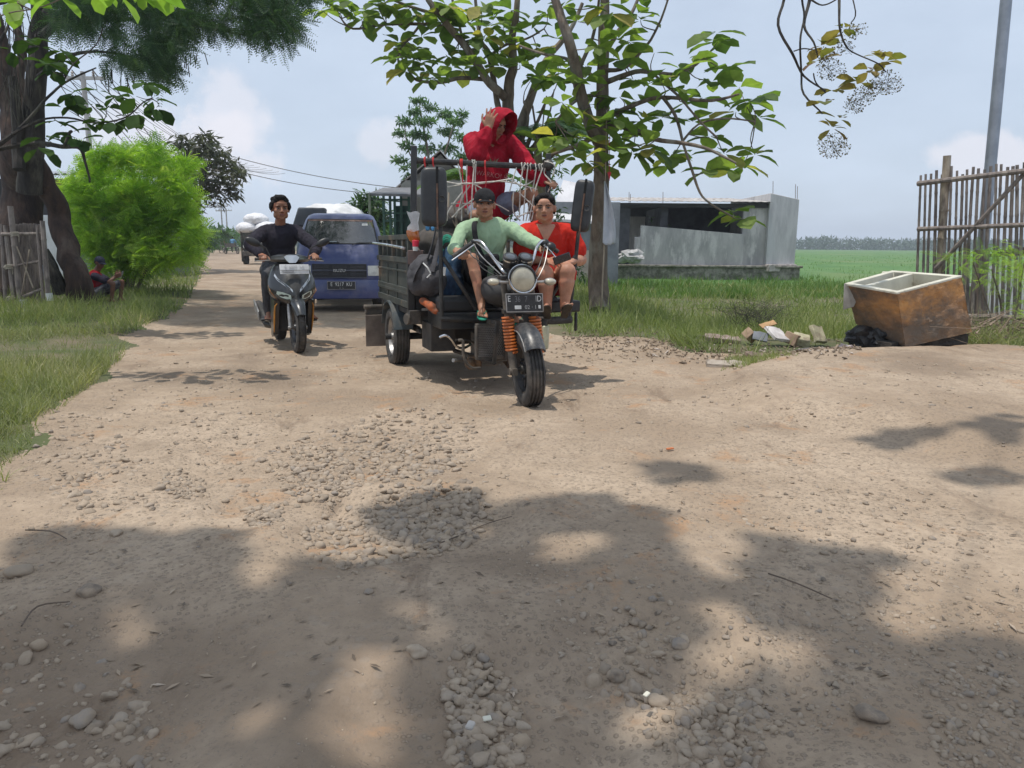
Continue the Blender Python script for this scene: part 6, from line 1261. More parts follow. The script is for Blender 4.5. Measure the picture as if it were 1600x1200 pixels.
# cargo box
BX0, BX1, BY0, BY1 = -1.36, -2.86, -.60, .66
zb0, zm, zt = .63, 1.05, 1.25
def rail(m, z, h, t, y): m.box(((BX0 + BX1) / 2, y, z), (BX0 - BX1, t, h))
part('cargo_floor', MT, lambda m: (m.box(((BX0 + BX1) / 2, (BY0 + BY1) / 2, .585), (BX0 - BX1, BY1 - BY0 - .04, .05)), m.box(((BX0 + BX1) / 2, -.36, .49), (BX0 - BX1 + .3, .06, .12)), m.box(((BX0 + BX1) / 2, .36, .49), (BX0 - BX1 + .3, .06, .12))), BLKM, bevel=.005)
def panel(m, y, s_):
    rail(m, (zb0 + zm) / 2, zm - zb0, .018, y); rail(m, zb0 + .03, .06, .035, y + s_ * .008); rail(m, zm, .05, .04, y + s_ * .01); rail(m, (zb0 + zm) / 2 - .05, .035, .03, y + s_ * .008)
    for i in range(4): x = BX0 - .05 - i * (BX0 - BX1 - .10) / 3; m.box((x, y + s_ * .012, (zb0 + zm) / 2), (.03, .018, zm - zb0 - .09))
    rail(m, zb0 + .13, .03, .03, y + s_ * .01); rail(m, zm - .10, .02, .026, y + s_ * .008)
def upper(m, y, s_):
    rail(m, zt, .045, .035, y)
    for i in range(7): x = BX0 - .03 - i * (BX0 - BX1 - .06) / 6; m.box((x, y, (zm + zt) / 2 + .002), (.06 if i % 2 else .05, .028, zt - zm - .05))
for (y, s_) in ((BY0, -1), (BY1, 1)): part('side_panel', MT, lambda m: panel(m, y, s_), OLV, bevel=.004); part('side_rail', MT, lambda m: upper(m, y, s_), OLV, bevel=.004)
part('tailgate', MT, lambda m: (m.box((BX1, (BY0 + BY1) / 2, .94), (.03, BY1 - BY0, .62)),), OLV, bevel=.005)
part('front_board', MT, lambda m: (m.box((BX0 - .0, (BY0 + BY1) / 2, .84), (.03, BY1 - BY0 - .05, .44)), m.box((BX0 + .02, BY0 + .0, .86), (.055, .06, .52)), m.box((BX0 + .02, BY1, .86), (.055, .06, .52))), BLK, bevel=.005)
wpart('side_pipe', [(583, 380, 7.95), (606, 383, 7.3), (631, 388, 6.58)], .014, CHR)
for q in (-1, 1):
    def rf(m):
        rings = []
        for i in range(11):
            t = R(165 - 150 * i / 10); rings.append([V3((RW[0] + math.cos(t) * r, q * y, .30 + math.sin(t) * r)) for (r, y) in ((.345, .47), (.345, .655), (.33, .655), (.33, .47))])
        m.loft(rings)
    part('rear_fender', MT, rf, mat('fender_blue_grey', (.04, .055, .065), (.10, .10, .09), .7, scale=9), smooth=True, angle=40)
    part('mud_flap', MT, lambda m: m.box((-2.72, q * .68, .29), (.015, .22, .33)), mat('flap_brown', (.12, .095, .08), (.19, .155, .13), .9, scale=7), bevel=.004)
    tl = part('tail_lamp_bracket', MT, lambda m: (m.box((-2.78, q * .68, .49), (.09, .2, .07)), m.tube([(-2.74, q * .60, .54), (-2.74, q * .80, .54)], .025, 8)), DUST, bevel=.006)
part('front_plate_guard', MT, lambda m: (m.box((BX0 + .03, BY0 + .02, .56), (.12, .10, .12)), m.lathe([(.035, 0), (.05, .01), (.05, .03), (.02, .03)], (BX0 + .06, BY0 - .03, .545), (.3, -1, 0), 18)), DUST, bevel=.005)
part('battery_box', MT, lambda m: (m.box((-1.25, -.38, .40), (.34, .22, .24)), m.box((-1.25, .40, .40), (.34, .22, .24)), m.box((-1.55, 0, .38), (.14, .8, .2))), mat('box_dark', (.035, .032, .03), (.07, .06, .05), .8, scale=7), bevel=.008)
part('leaf_spring', MT, lambda m: [m.box((RW[0], q * .40, .36 + i * .012), (.9 - i * .14, .05, .01)) for q in (-1, 1) for i in range(4)] and None, DUST)
part('license_tag', MT, lambda m: m.box((BX0 + .055, BY0 + .14, .625), (.004, .11, .022)), mat('tag_grey', (.45, .43, .40), None, .7), bevel=.002)
# upright frame behind the driver
m = MB(); a = at(647, 228, 6.60); m.bar(V3((MT @ V3((BX0, BY0 + .02, .62)))), a, .050); m.build('frame_post', BLK, tk, bevel=.005)
m = MB(); b = at(857, 240, 7.02); m.bar(V3((MT @ V3((BX0, BY1 + .04, .62)))), b, .045); m.build('frame_post', BLK, tk, bevel=.005)
wpart('frame_bar', [(650, 251, 6.6), (750, 256, 6.8), (857, 262, 7.0)], .026, BLKM)
m = MB(); 
for p in ((857, 258, 6.98),): m.ell(at(*p), (.05, .035, .05))
m.build('bar_clamp', BLKM, tk, smooth=True)
# ropes tied to the frame
TW = mat('twine_white', (.62, .58, .52), (.45, .42, .37), .85, scale=30); TWR = mat('twine_red', (.55, .04, .04), None, .8)
rw = thing('rope_web', 'tangled pale rope web tied under the crossbar behind the driver', 'rope', at(750, 330, 6.7))
def yb(px): return 6.6 + (px - 650) / 207 * .4
RP = [((716, 256), (722, 300), (712, 340)), ((744, 252), (742, 290), (748, 318)), ((741, 258), (738, 296), (735, 345)), ((700, 292), (742, 286), (790, 284), (840, 296)), ((698, 284), (715, 287), (738, 287), (760, 300)), ((743, 288), (770, 284), (800, 279)), ((722, 300), (700, 330), (698, 345)), ((738, 318), (712, 318), (705, 318)), ((742, 310), (720, 325), (706, 340)),
      ((808, 258), (800, 282), (796, 300)), ((817, 260), (813, 290), (812, 340)), ((823, 262), (821, 300), (818, 345)), ((838, 262), (832, 300), (822, 345)), ((848, 262), (838, 290), (826, 345)), ((812, 300), (830, 320), (840, 335)), ((800, 282), (818, 290), (836, 280)), ((802, 300), (800, 330), (812, 345)), ((806, 340), (825, 332), (842, 328)), ((795, 330), (770, 318), (742, 320)), ((857, 255), (850, 270), (860, 285), (855, 300)), ((850, 252), (866, 258), (862, 275)), ((730, 258), (728, 300), (732, 335)), ((735, 290), (722, 310), (720, 345)), ((828, 292), (836, 315), (830, 345))]
for pts in RP:
    m = MB(); P_, R_ = smooth_pts([at(p[0] + rng.normal() * .6, p[1], yb(p[0]) - .03 + rng.normal() * .02) for p in pts], [.006] * len(pts), 5, .006); m.tube(P_, R_, 5); m.build('rope', TW, rw, smooth=True)
for px_ in (815, 820, 824, 829, 836, 842, 846, 742, 739):
    m = MB(); c = at(px_, 250 + (px_ - 650) / 207 * 11 + 1, yb(px_)); m.tube([c + V3((rng.normal() * .004, math.cos(a) * .031, math.sin(a) * .031)) for a in np.linspace(0, 6.28, 13)[:-1]], .005, 5, closed=True); m.build('knot', TW, rw, smooth=True)
for px_, L in ((664, .14), (677, .12), (720, .10), (758, .30), (722, .35)):
    m = MB(); c = at(px_, 250 + (px_ - 650) / 207 * 11 + 1, yb(px_)); m.tube([c + V3((0, math.cos(a) * .031, math.sin(a) * .031)) for a in np.linspace(0, 6.28, 13)[:-1]], .008, 5, closed=True); m.tube([c + V3((0, -.03, -.02)), c + V3((.01, -.035, -L * .5)), c + V3((-.006, -.03, -L))], [.007, .005, .004], 5); m.build('red_string', TWR, rw, smooth=True)
# things carried
def bagthing(name, lab, cat, base, prims, mm, vox=.012, amp=.02, it=4):
    t = thing(name, lab, cat, base); m = MB(); prims(m); blob(cat.replace(' ', '_') + '_body', m, mm, t, vox, it, noise=((amp, 6, (1, 1, 1)), (amp * .6, 15, (1, 1, .7)), (amp * .3, 34, (1, 1, 1)))); return t
GRYF = fabric('fabric_grey', (.085, .082, .088), (.06, .058, .062)); BLUF = fabric('fabric_navy', (.035, .07, .13), (.02, .03, .055), c3=(.06, .12, .20), s3=3)
bp_ = bagthing('backpack', 'dark grey backpack hanging at the front corner of the cargo box', 'backpack', at(665, 455, 6.3), lambda m: (m.ell(at(664, 428, 6.38), (.15, .13, .17)), m.ell(at(676, 440, 6.33), (.13, .12, .14)), m.ell(at(655, 445, 6.36), (.10, .10, .10))), GRYF)
for pts in ([(681, 355, 6.4), (676, 380, 6.36), (668, 405, 6.28)], [(690, 365, 6.4), (682, 395, 6.3), (675, 425, 6.22)], [(660, 408, 6.25), (650, 425, 6.24), (645, 440, 6.25)]):
    m = MB(); P_, R_ = smooth_pts([at(*p) for p in pts], [.022] * 3, 5); m.tube(P_, R_, 8, squash=.35); m.build('strap', GRYF, bp_, smooth=True)
m = MB(); m.tube([at(661, 411, 6.2), at(668, 418, 6.18), at(673, 427, 6.18)], .006, 6); m.tube([at(673, 428, 6.18), at(667, 434, 6.18)], .006, 6); m.build('trim', LTR, bp_)
bb = bagthing('bag', 'navy blue cloth bag slung between the backpack and the driver', 'bag', at(700, 470, 6.3), lambda m: (m.ell(at(700, 445, 6.4), (.14, .12, .19)), m.ell(at(706, 410, 6.42), (.10, .09, .13)), m.ell(at(693, 425, 6.42), (.11, .1, .15)), m.ell(at(712, 395, 6.45), (.06, .06, .05))), BLUF)
m = MB(); m.box(at(694, 424, 6.24), (.025, .004, .07), Matrix.Rotation(.15, 3, 'Y')); m.build('bag_label', LTR, bb)
t_ = thing('tea_bag', 'clear plastic bag of orange tea hanging at the cargo corner', 'drink bag', at(648, 380, 6.45))
def pouch(prof, yy=6.45):
    r_ = []
    for (px_, py_, wd, dp_) in prof: c_ = at(px_, py_, yy); r_.append([c_ + V3((math.cos(a) * wd * (1 + .06 * math.sin(a * 5 + py_)), math.sin(a) * dp_, .006 * math.sin(a * 3 + py_))) for a in np.linspace(0, 6.283, 25)[:-1]])
    return r_
m = MB(); m.loft(pouch([(648, 379, .022, .012), (648, 376, .048, .022), (646, 369, .056, .028), (645, 362, .054, .026), (646, 360, .050, .024)])); m.build('tea', mat('tea_orange', (.55, .17, .015), (.40, .10, .01), .15, scale=6, coat=.8, trans=.35), t_, smooth=True)
m = MB(); m.loft(pouch([(646, 361, .053, .026), (646, 356, .050, .020), (648, 349, .030, .014), (647, 342, .040, .012), (646, 334, .052, .008), (645, 331, .050, .006)]), cap=False); m.build('plastic_neck', mat('clear_plastic', (.80, .80, .82), (.6, .6, .62), .12, scale=9, trans=.25, alpha=.5, coat=.5), t_, smooth=True)
cp = thing('cup', 'red and white plastic cup tucked below the orange tea bag', 'cup', at(649, 392, 6.42)); m = MB(); m.lathe([(.020, 0), (.024, .035)], at(649, 392, 6.40), (0, 0, 1), 18); m.build('lower_cup', LTR, cp, smooth=True); m = MB(); m.lathe([(.025, .036), (.030, .085), (.026, .088)], at(649, 392, 6.40), (.05, 0, 1), 18); m.build('red_cup', mat('cup_red', (.72, .03, .07), None, .4), cp, smooth=True)
m = MB(); m.box(at(650, 402, 6.46), (.13, .10, .12)); o = m.build('cardboard_box', mat('box_red_brown', (.17, .10, .08), (.11, .08, .075), .8, scale=9), None, bevel=.006); props(o, 'small reddish box wedged under the red cup', 'box')
m = MB()
for k in range(11):
    c = at(699, 386, 6.55); a0 = k * .57; m.tube([c + V3((math.cos(a) * .055 * (1 + .1 * math.sin(a0 * 3)), math.sin(a0) * .05 + math.cos(a) * .02 * math.sin(a0), math.sin(a) * .075 + .03 * math.cos(a0))) for a in np.linspace(0, 6.283, 19)[:-1]], .005, 5, closed=True)
o = m.build('net_bag', mat('net_green', (.05, .45, .30), None, .6), None, smooth=True); props(o, 'small green string net bag hanging left of the driver', 'net bag')
m = MB(); m.box(at(668, 355, 6.6), (.035, .03, .06)); m.box(at(676, 357, 6.6), (.03, .03, .04)); o = m.build('plastic_bottle', mat('sky_blue', (.10, .33, .62), None, .4), None, bevel=.01); props(o, 'bright blue bottle cap bundle under the left mirror', 'bottle')
bagthing('shoe', 'worn orange-brown shoe lying on the tricycle foot floor', 'shoe', at(668, 480, 6.3), lambda m: (m.cone(at(661, 470, 6.3), .035, at(676, 480, 6.2), .04), m.ell(at(682, 486, 6.2), (.05, .05, .03))), mat('shoe_rust', (.42, .10, .03), (.16, .07, .04), .8, scale=18), .009, .008)
bagthing('sack', 'dirty brown sack on the foot floor below the navy bag', 'sack', at(702, 490, 6.4), lambda m: m.ell(at(705, 484, 6.42), (.13, .1, .07)), mat('sack_brown', (.12, .06, .045), (.20, .12, .09), .9, scale=18), .012, .01)
def sackpile(M_, c, r, lab, mm, grp=None):
    t = props(thing('sack', lab, 'sack', M_ @ V3(c), grp)); m = MB(M_); m.ell(c, r, None, 20, 12); blob('sack_body', m, mm, t, .016, 3, noise=((.03, 4, (1, 1, 1)), (.014, 11, (1, 1, 1)))); return t
SKB = mat('sack_dull', (.10, .085, .07), (.06, .05, .045), .9, scale=14, bump=.002, bscale=150)
sackpile(MT, (-1.75, -.12, .86), (.33, .36, .24), 'bulging dull sack at the front of the cargo box', SKB); sackpile(MT, (-1.78, -.12, 1.20), (.28, .30, .20), 'upper dull sack under the boy in red', SKB)
sackpile(MT, (-2.35, -.1, .90), (.34, .42, .27), 'rear dull sack deep in the cargo box', SKB)
bagthing('seat_bundle', 'dark bundle on top of the sacks on which the boy in red sits', 'bundle', MT @ V3((-1.75, -.12, 1.3)), lambda m: m.ell(MT @ V3((-1.75, -.12, 1.42)), (.24, .24, .12)), mat('bundle_dark', (.06, .055, .055), (.10, .09, .08), .9, scale=9), .012, .015)
stk = thing('bamboo_sticks', 'loose bundle of thin sticks poking up behind the driver', 'sticks', at(712, 400, 6.9))
for i in range(12):
    m = MB(); a = at(rng.uniform(698, 736), 400, 6.85 + rng.uniform(-.1, .1)); b = at(rng.uniform(700, 745), rng.uniform(300, 350), 6.9 + rng.uniform(-.1, .1)); m.tube([a, b], rng.uniform(.006, .012), 6); m.build('stick', BAMT, stk, smooth=True)
t_ = thing('jerrycan', 'pale plastic jerrycan hanging right of the front wheel', 'jerrycan', at(853, 548, 6.1)); m = MB(); m.hexa([at(848, 546, 6.1), at(856, 546, 6.1), at(857, 545, 6.22), at(849, 545, 6.22)], [at(847, 509, 6.1), at(858, 509, 6.1), at(859, 509, 6.24), at(848, 509, 6.24)]); m.build('can_body', mat('can_cream', (.55, .53, .38), (.42, .40, .27), .5, scale=8), t_, bevel=.012); m = MB(); m.tube([at(850, 509, 6.14), at(851, 498, 6.14)], .025, 12); m.build('cap', BLK, t_, smooth=True)

# ------------------------------------------------------------------ scooter
S0 = G(467, 552); S0.z = float(H(S0.x, S0.y)) - .005
MS = Mat(S0, (math.sin(R(26)), -math.cos(R(26)), 0)); sc_ = thing('motor_scooter', 'glossy black step-through scooter with orange stripes ridden towards the camera', 'scooter', S0)
GBLK = mat('scooter_black', (.014, .016, .019), (.02, .021, .023), .3, scale=5, coat=.45, c3=(.05, .047, .043), s3=4); MBLK = mat('scooter_matt', (.03, .03, .031), (.05, .048, .045), .6, scale=8)
SIL = mat('scooter_silver', (.55, .57, .60), (.42, .44, .46), .25, .5, scale=6); ORS = mat('stripe_orange', (.62, .27, .04), None, .4)
sp = lambda n, fn, mm, parent=sc_, **k: part(n, MS, fn, mm, parent, **k)
w = sp('front_wheel', lambda m: m.lathe([(.015, -.09), (.015, .09)], (0, 0, .275), (0, 1, 0), 12), BLKM); tyre(MS, (0, 0, .275), (0, 1, 0), .275, .098, w, mat('alloy_grey', (.10, .10, .105), None, .4, .6), 10, 2, chev=True)
w = sp('rear_wheel', lambda m: m.lathe([(.015, -.09), (.015, .09)], (-1.27, 0, .275), (0, 1, 0), 12), BLKM); tyre(MS, (-1.27, 0, .275), (0, 1, 0), .275, .11, w, mat('alloy_grey', (.10, .10, .105), None, .4, .6), 10, 2)
for q in (-1, 1): sp('fork_leg', lambda m: (m.tube([(0, q * .075, .27), (-.06, q * .075, .50)], .021, 12), m.tube([(-.06, q * .075, .5), (-.12, q * .06, .66)], .016, 12), m.lathe([(.02, 0), (.02, .03)], (0, q * .07, .275), (0, q, 0), 12)), ALU, smooth=True)
def sf(m):
    rings = []
    for i in range(13):
        t = R(165 - 135 * i / 12); w_ = .075 - .03 * max(0, i - 8) / 4; rings.append([V3((math.cos(t) * r - .0, y, .275 + math.sin(t) * r)) for (r, y) in ((.27, -w_), (.305, -w_ * .95), (.325, -w_ * .5), (.33, 0), (.325, w_ * .5), (.305, w_ * .95), (.27, w_), (.30, w_ * .7), (.31, 0), (.30, -w_ * .7))])
    m.loft(rings)
sp('front_fender', sf, GBLK, smooth=True, angle=50)
def ring(z, xf, hw, xb, n=21, p=3.0, drop=.5):
    r = []
    for i in range(n):
        y = -hw + 2 * hw * i / (n - 1); r.append(V3((xb + (xf - xb) * (1 - abs(y / hw) ** p * drop), y, z)))
    return r + [V3((xb, hw, z)), V3((xb, 0, z)), V3((xb, -hw, z))]
FRG = [(.475, -.10, .07), (.51, -.02, .13), (.56, .02, .19), (.62, .035, .232), (.70, .01, .250), (.78, -.04, .242), (.86, -.10, .215), (.92, -.15, .18), (.955, -.19, .14)]
def fsurf(z, y, off=.004, p=2.2):
    for i in range(len(FRG) - 1):
        a, b = FRG[i], FRG[i + 1]
        if a[0] <= z <= b[0] or i == len(FRG) - 2: t = min(max((z - a[0]) / (b[0] - a[0]), 0), 1); xf = a[1] + (b[1] - a[1]) * t; hw = a[2] + (b[2] - a[2]) * t; break
    return V3((-.34 + (xf + .34) * (1 - min(abs(y / hw), 1) ** p * .62) + off - .03 * max(0, .03 - abs(y)) / .03 * 0, y, z))
sp('front_fairing', lambda m: m.loft([ring(z, xf, hw, -.34, p=2.2, drop=.62) for z, xf, hw in FRG]), GBLK, smooth=True, angle=40)
fa = bpy.data.objects['front_fairing']
for q in (-1, 1):
    sp('leg_shield', lambda m: m.loft([[V3((x, q * y, z)) for (x, z) in ((-.14, .56), (-.20, .44), (-.26, .30), (-.34, .17), (-.48, .13), (-.50, .30), (-.44, .60))] for y in (.155, .195, .21)]), GBLK, smooth=True, angle=30)
    sp('stripe', lambda m: m.tube([(-.10, q * .190, .53), (-.145, q * .205, .50), (-.185, q * .208, .43), (-.235, q * .208, .32), (-.30, q * .205, .20)], [.004, .008, .010, .009, .004], 8), ORS, smooth=True)
    def patch(m, pts, off=.006):
        r1 = [fsurf(z, q * y, off) for (y, z) in pts]; r2 = [fsurf(z, q * y, -.004) for (y, z) in pts]; m.loft([r1, r2])
    h_ = sp('headlamp', lambda m: patch(m, [(.055, .585), (.10, .583), (.15, .600), (.19, .635), (.185, .665), (.13, .655), (.06, .625)], .010), mat('lamp_green_white', (.60, .68, .62), (.42, .50, .45), .12, scale=20, coat=.8), smooth=True); sp('lamp_bezel', lambda m: m.tube([fsurf(z, q * y, .008) for (y, z) in [(.05, .58), (.10, .575), (.155, .595), (.20, .635), (.19, .672)]], .006, 6), MBLK, h_, smooth=True)
    sp('chevron', lambda m: patch(m, [(.035, .655), (.10, .715), (.17, .775), (.195, .825), (.185, .85), (.165, .80), (.10, .745), (.04, .685)], .007), SIL, smooth=True)
    sp('side_stripe', lambda m: m.tube([fsurf(.56, q * .17, .0), V3((-.16, q * .245, .66)), V3((-.26, q * .25, .72))], [.003, .006, .003], 6), mat('stripe_copper', (.40, .20, .10), None, .4, .4), smooth=True)
sp('nose_ridge', lambda m: m.loft([[fsurf(z, y, .004 + h) for (y, h) in ((-w_, 0), (0, .012), (w_, 0))] + [fsurf(z, 0, -.01)] for z, w_ in ((.50, .01), (.60, .03), (.72, .055), (.80, .075))]), MBLK, smooth=True)
sp('inner_shield', lambda m: m.box((-.42, 0, .55), (.14, .30, .70)), MBLK, bevel=.04); sp('floor_board', lambda m: m.box((-.62, 0, .27), (.42, .36, .10)), MBLK, bevel=.03)
def rb(m):
    m.loft([[V3((x, y, z)) for (y, z) in ((-.10 * k, zl), (-.17 * k, zl + .1), (-.175 * k, zh - .06), (-.11 * k, zh), (.11 * k, zh), (.175 * k, zh - .06), (.17 * k, zl + .1), (.10 * k, zl))] for x, k, zl, zh in ((-.70, .8, .24, .62), (-.85, 1.0, .30, .72), (-1.1, 1.05, .42, .75), (-1.4, .85, .55, .80), (-1.62, .45, .68, .84))])
sp('rear_body', rb, GBLK, smooth=True, angle=40); sp('seat', lambda m: m.loft([[V3((x, y, z)) for (y, z) in ((-.14 * k, zl), (-.15 * k, zl + .05), (-.08 * k, zl + .09), (.08 * k, zl + .09), (.15 * k, zl + .05), (.14 * k, zl))] for x, k, zl in ((-.74, .7, .68), (-.85, 1, .69), (-1.1, 1.15, .71), (-1.4, 1.0, .78), (-1.55, .6, .80))]), mat('seat_vinyl', (.02, .02, .021), None, .6), smooth=True, angle=50)
sp('engine_case', lambda m: (m.box((-1.02, .10, .30), (.52, .12, .18)), m.box((-.9, 0, .27), (.3, .2, .16))), BLKM, bevel=.03)
ex_ = sp('exhaust', lambda m: m.tube([(-.85, -.10, .20), (-1.0, -.17, .22), (-1.15, -.19, .30), (-1.50, -.21, .42)], [.025, .05, .062, .055], 16), BLKM, smooth=True); sp('heat_shield', lambda m: m.loft([[V3((x, -.262 + .0, z - .045)), V3((x, -.266, z + .055)), V3((x, -.25, z + .07)), V3((x, -.245, z - .05))] for x, z in ((-1.12, .30), (-1.3, .36), (-1.5, .42))]), ALU, ex_, bevel=.004)
sp('swing_disc', lambda m: m.lathe([(.06, 0), (.065, .01), (.05, .02)], (-.84, -.205, .42), (0, -1, 0), 24), SIL, smooth=True)
for q in (-1, 1): sp('passenger_peg', lambda m: m.box((-.95, q * .22, .28), (.10, .08, .025)), MBLK, bevel=.006)
sp('handle_cowl', lambda m: m.loft([ring(z, xf, hw, -.40, p=2.0, drop=.75) for z, xf, hw in ((.955, -.20, .12), (.975, -.15, .21), (1.0, -.15, .235), (1.03, -.20, .20), (1.055, -.27, .10))]), GBLK, smooth=True, angle=40)
sp('cowl_visor', lambda m: m.loft([[V3((-.135 - .35 * (z - .96) - .5 * y * y * 4, y, z)) for y in (-w_, -w_ * .5, 0, w_ * .5, w_)] + [V3((-.20 - .35 * (z - .96), w_, z)), V3((-.20 - .35 * (z - .96), -w_, z))] for z, w_ in ((.965, .035), (.99, .06), (1.025, .08), (1.045, .05))]), SIL, smooth=True)
for q in (-1, 1):
    sp('grip', lambda m: m.tube([(-.33, q * .20, 1.0), (-.37, q * .36, 1.0)], .017, 12), RUBBER, smooth=True); sp('lever', lambda m: m.tube([(-.27, q * .21, .99), (-.27, q * .30, .985), (-.31, q * .37, .98)], .006, 8), ALU, smooth=True)
    mi = sp('mirror', lambda m: m.tube([(-.33, q * .20, 1.02), (-.35, q * .24, 1.12), (-.33, q * .31, 1.16)], .007, 8), BLKM, smooth=True)
    sp('mirror_shell', lambda m: m.ell((-.32, q * .375, 1.185), (.028, .085, .042), Matrix.Rotation(q * .45, 3, 'X'), 18, 10), BLK, mi, smooth=True)
pl2 = sp('number_plate', lambda m: m.box((-.035, 0, .90), (.006, .305, .105), Matrix.Rotation(-.30, 3, 'Y')), mat('plate_white', (.66, .66, .66), None, .4), bevel=.004)
M2 = MS @ Matrix.Translation((-.030, 0, .915)) @ Matrix.Rotation(-.30, 4, 'Y')
text('lettering', 'E  4407  YA', .050, textM(M2, (.0, 0, .008), (0, 1, 0), (0, 0, 1)), mat('letter_ghost', (.50, .50, .51), None, .6), pl2, .001, .85); part('plate_band', M2, lambda m: (m.box((.0, -.07, -.040), (.003, .12, .018)),), mat('plate_grey', (.30, .30, .31), None, .6), pl2); part('plate_frame', M2, lambda m: (m.box((.0, 0, -.026), (.004, .30, .004)),), MBLK, pl2)
# ------------------------------------------------------------------ blue pickup
TY = 12.9; P0 = at(532, 470, TY); P0.z = 0; MP_ = Mat(P0, (math.sin(R(9)), -math.cos(R(9)), 0)); pt = thing('pickup_truck', 'blue pickup truck facing the camera, half hidden between scooter and tricycle', 'pickup truck', P0)
BLU = mat('truck_blue', (.038, .054, .165), (.055, .07, .18), .4, scale=2, coat=.35, c3=(.12, .125, .19), s3=2, lo3=.5, hi3=.75); tp = lambda n, fn, mm, parent=pt, **k: part(n, MP_, fn, mm, parent, **k)
CR = [(.32, -.05, .68), (.58, -.01, .735), (.84, -.02, .745), (.98, -.09, .745), (1.13, -.20, .735), (1.17, -.24, .73), (1.40, -.43, .68), (1.60, -.60, .615), (1.68, -.70, .57), (1.72, -.85, .50)]
def csurf(z, y, off=0.0):
    for i in range(len(CR) - 1):
        a, b = CR[i], CR[i + 1]
        if z <= b[0] or i == len(CR) - 2: t = min(max((z - a[0]) / (b[0] - a[0]), 0), 1); xf = a[1] + (b[1] - a[1]) * t; hw = a[2] + (b[2] - a[2]) * t; break
    return V3((xf - .13 * min(abs(y / hw), 1) ** 4 + off, y, z))
def cring(z, xf, hw): return [V3((xf - .13 * abs(y / hw) ** 4 - (.05 if abs(abs(y) - hw) < 1e-6 else 0), y, z)) for y in np.linspace(-hw, hw, 19)] + [V3((-1.62, hw, z)), V3((-1.66, 0, z)), V3((-1.62, -hw, z))]
tp('cab', lambda m: m.loft([cring(*c) for c in CR]), BLU, smooth=True, angle=50)
def cpatch(m, y0, y1, z0, z1, off, th=.01, ny=14, nz=5, taper=0.0):
    vs = []; fs = []
    for s_ in (off, off - th):
        for j in range(nz + 1):
            z = z0 + (z1 - z0) * j / nz; k = 1 - taper * j / nz
            for i in range(ny + 1): y = (y0 + (y1 - y0) * i / ny) * k; vs.append(csurf(z, y, s_))
    n = (ny + 1) * (nz + 1); I = lambda s_, j, i: s_ * n + j * (ny + 1) + i
    for j in range(nz):
        for i in range(ny): fs += [(I(0, j, i), I(0, j, i + 1), I(0, j + 1, i + 1), I(0, j + 1, i)), (I(1, j, i + 1), I(1, j, i), I(1, j + 1, i), I(1, j + 1, i + 1))]
    for i in range(ny): fs += [(I(0, 0, i + 1), I(0, 0, i), I(1, 0, i), I(1, 0, i + 1)), (I(0, nz, i), I(0, nz, i + 1), I(1, nz, i + 1), I(1, nz, i))]
    for j in range(nz): fs += [(I(0, j, 0), I(0, j + 1, 0), I(1, j + 1, 0), I(1, j, 0)), (I(0, j + 1, ny), I(0, j, ny), I(1, j, ny), I(1, j + 1, ny))]
    m.add(vs, fs)
ws = tp('windscreen', lambda m: cpatch(m, -.64, .64, 1.19, 1.60, .012, taper=.14), GLASS, smooth=True, angle=40); tp('rubber_seal', lambda m: (cpatch(m, -.665, .665, 1.175, 1.615, .006, taper=.14)), mat('seal_black', (.02, .02, .02), None, .7), ws, smooth=True)
tp('sun_strip', lambda m: cpatch(m, -.56, .56, 1.575, 1.60, .016, .003), mat('strip_brown', (.22, .12, .09), None, .5), ws); tp('paper_sticker', lambda m: cpatch(m, .38, .48, 1.50, 1.54, .016, .003, 2, 2), LTR, ws); tp('dash_paper', lambda m: cpatch(m, -.35, -.05, 1.195, 1.225, .016, .003, 4, 2), mat('dash_grey', (.35, .38, .38), None, .7), ws)
for q in (-.42, .22): tp('wiper', lambda m: m.tube([csurf(1.165, q, .03), csurf(1.20, q + .1, .03), csurf(1.205, q + .42, .03)], .008, 6), BLK, smooth=True)
tp('grille', lambda m: cpatch(m, -.46, .46, .61, .83, .014), mat('grille_dark', (.025, .025, .028), None, .6), smooth=True)
gr_ = bpy.data.objects['grille']
for q in (-.305, 0, .305): tp('grille_bars', lambda m: [m.tube([csurf(z, q - .12, .022), csurf(z, q, .022), csurf(z, q + .12, .022)], .006, 6) for z in (.65, .68, .71, .74, .77, .80)] and None, mat('grille_bar', (.07, .07, .08), None, .5), gr_)
for z in (.605, .725, .835): tp('grille_trim', lambda m: m.tube([csurf(z, y, .02) for y in np.linspace(-.46, .46, 9)], .008 if z != .725 else .014, 6), mat('grille_bar2', (.06, .065, .09), None, .5), gr_, smooth=True)
text('emblem_lettering', 'ISUZU', .072, textM(MP_, csurf(.725, .0, .040), (0, 1, 0), (0, 0, 1)), LTR, gr_, .003, 1.05)
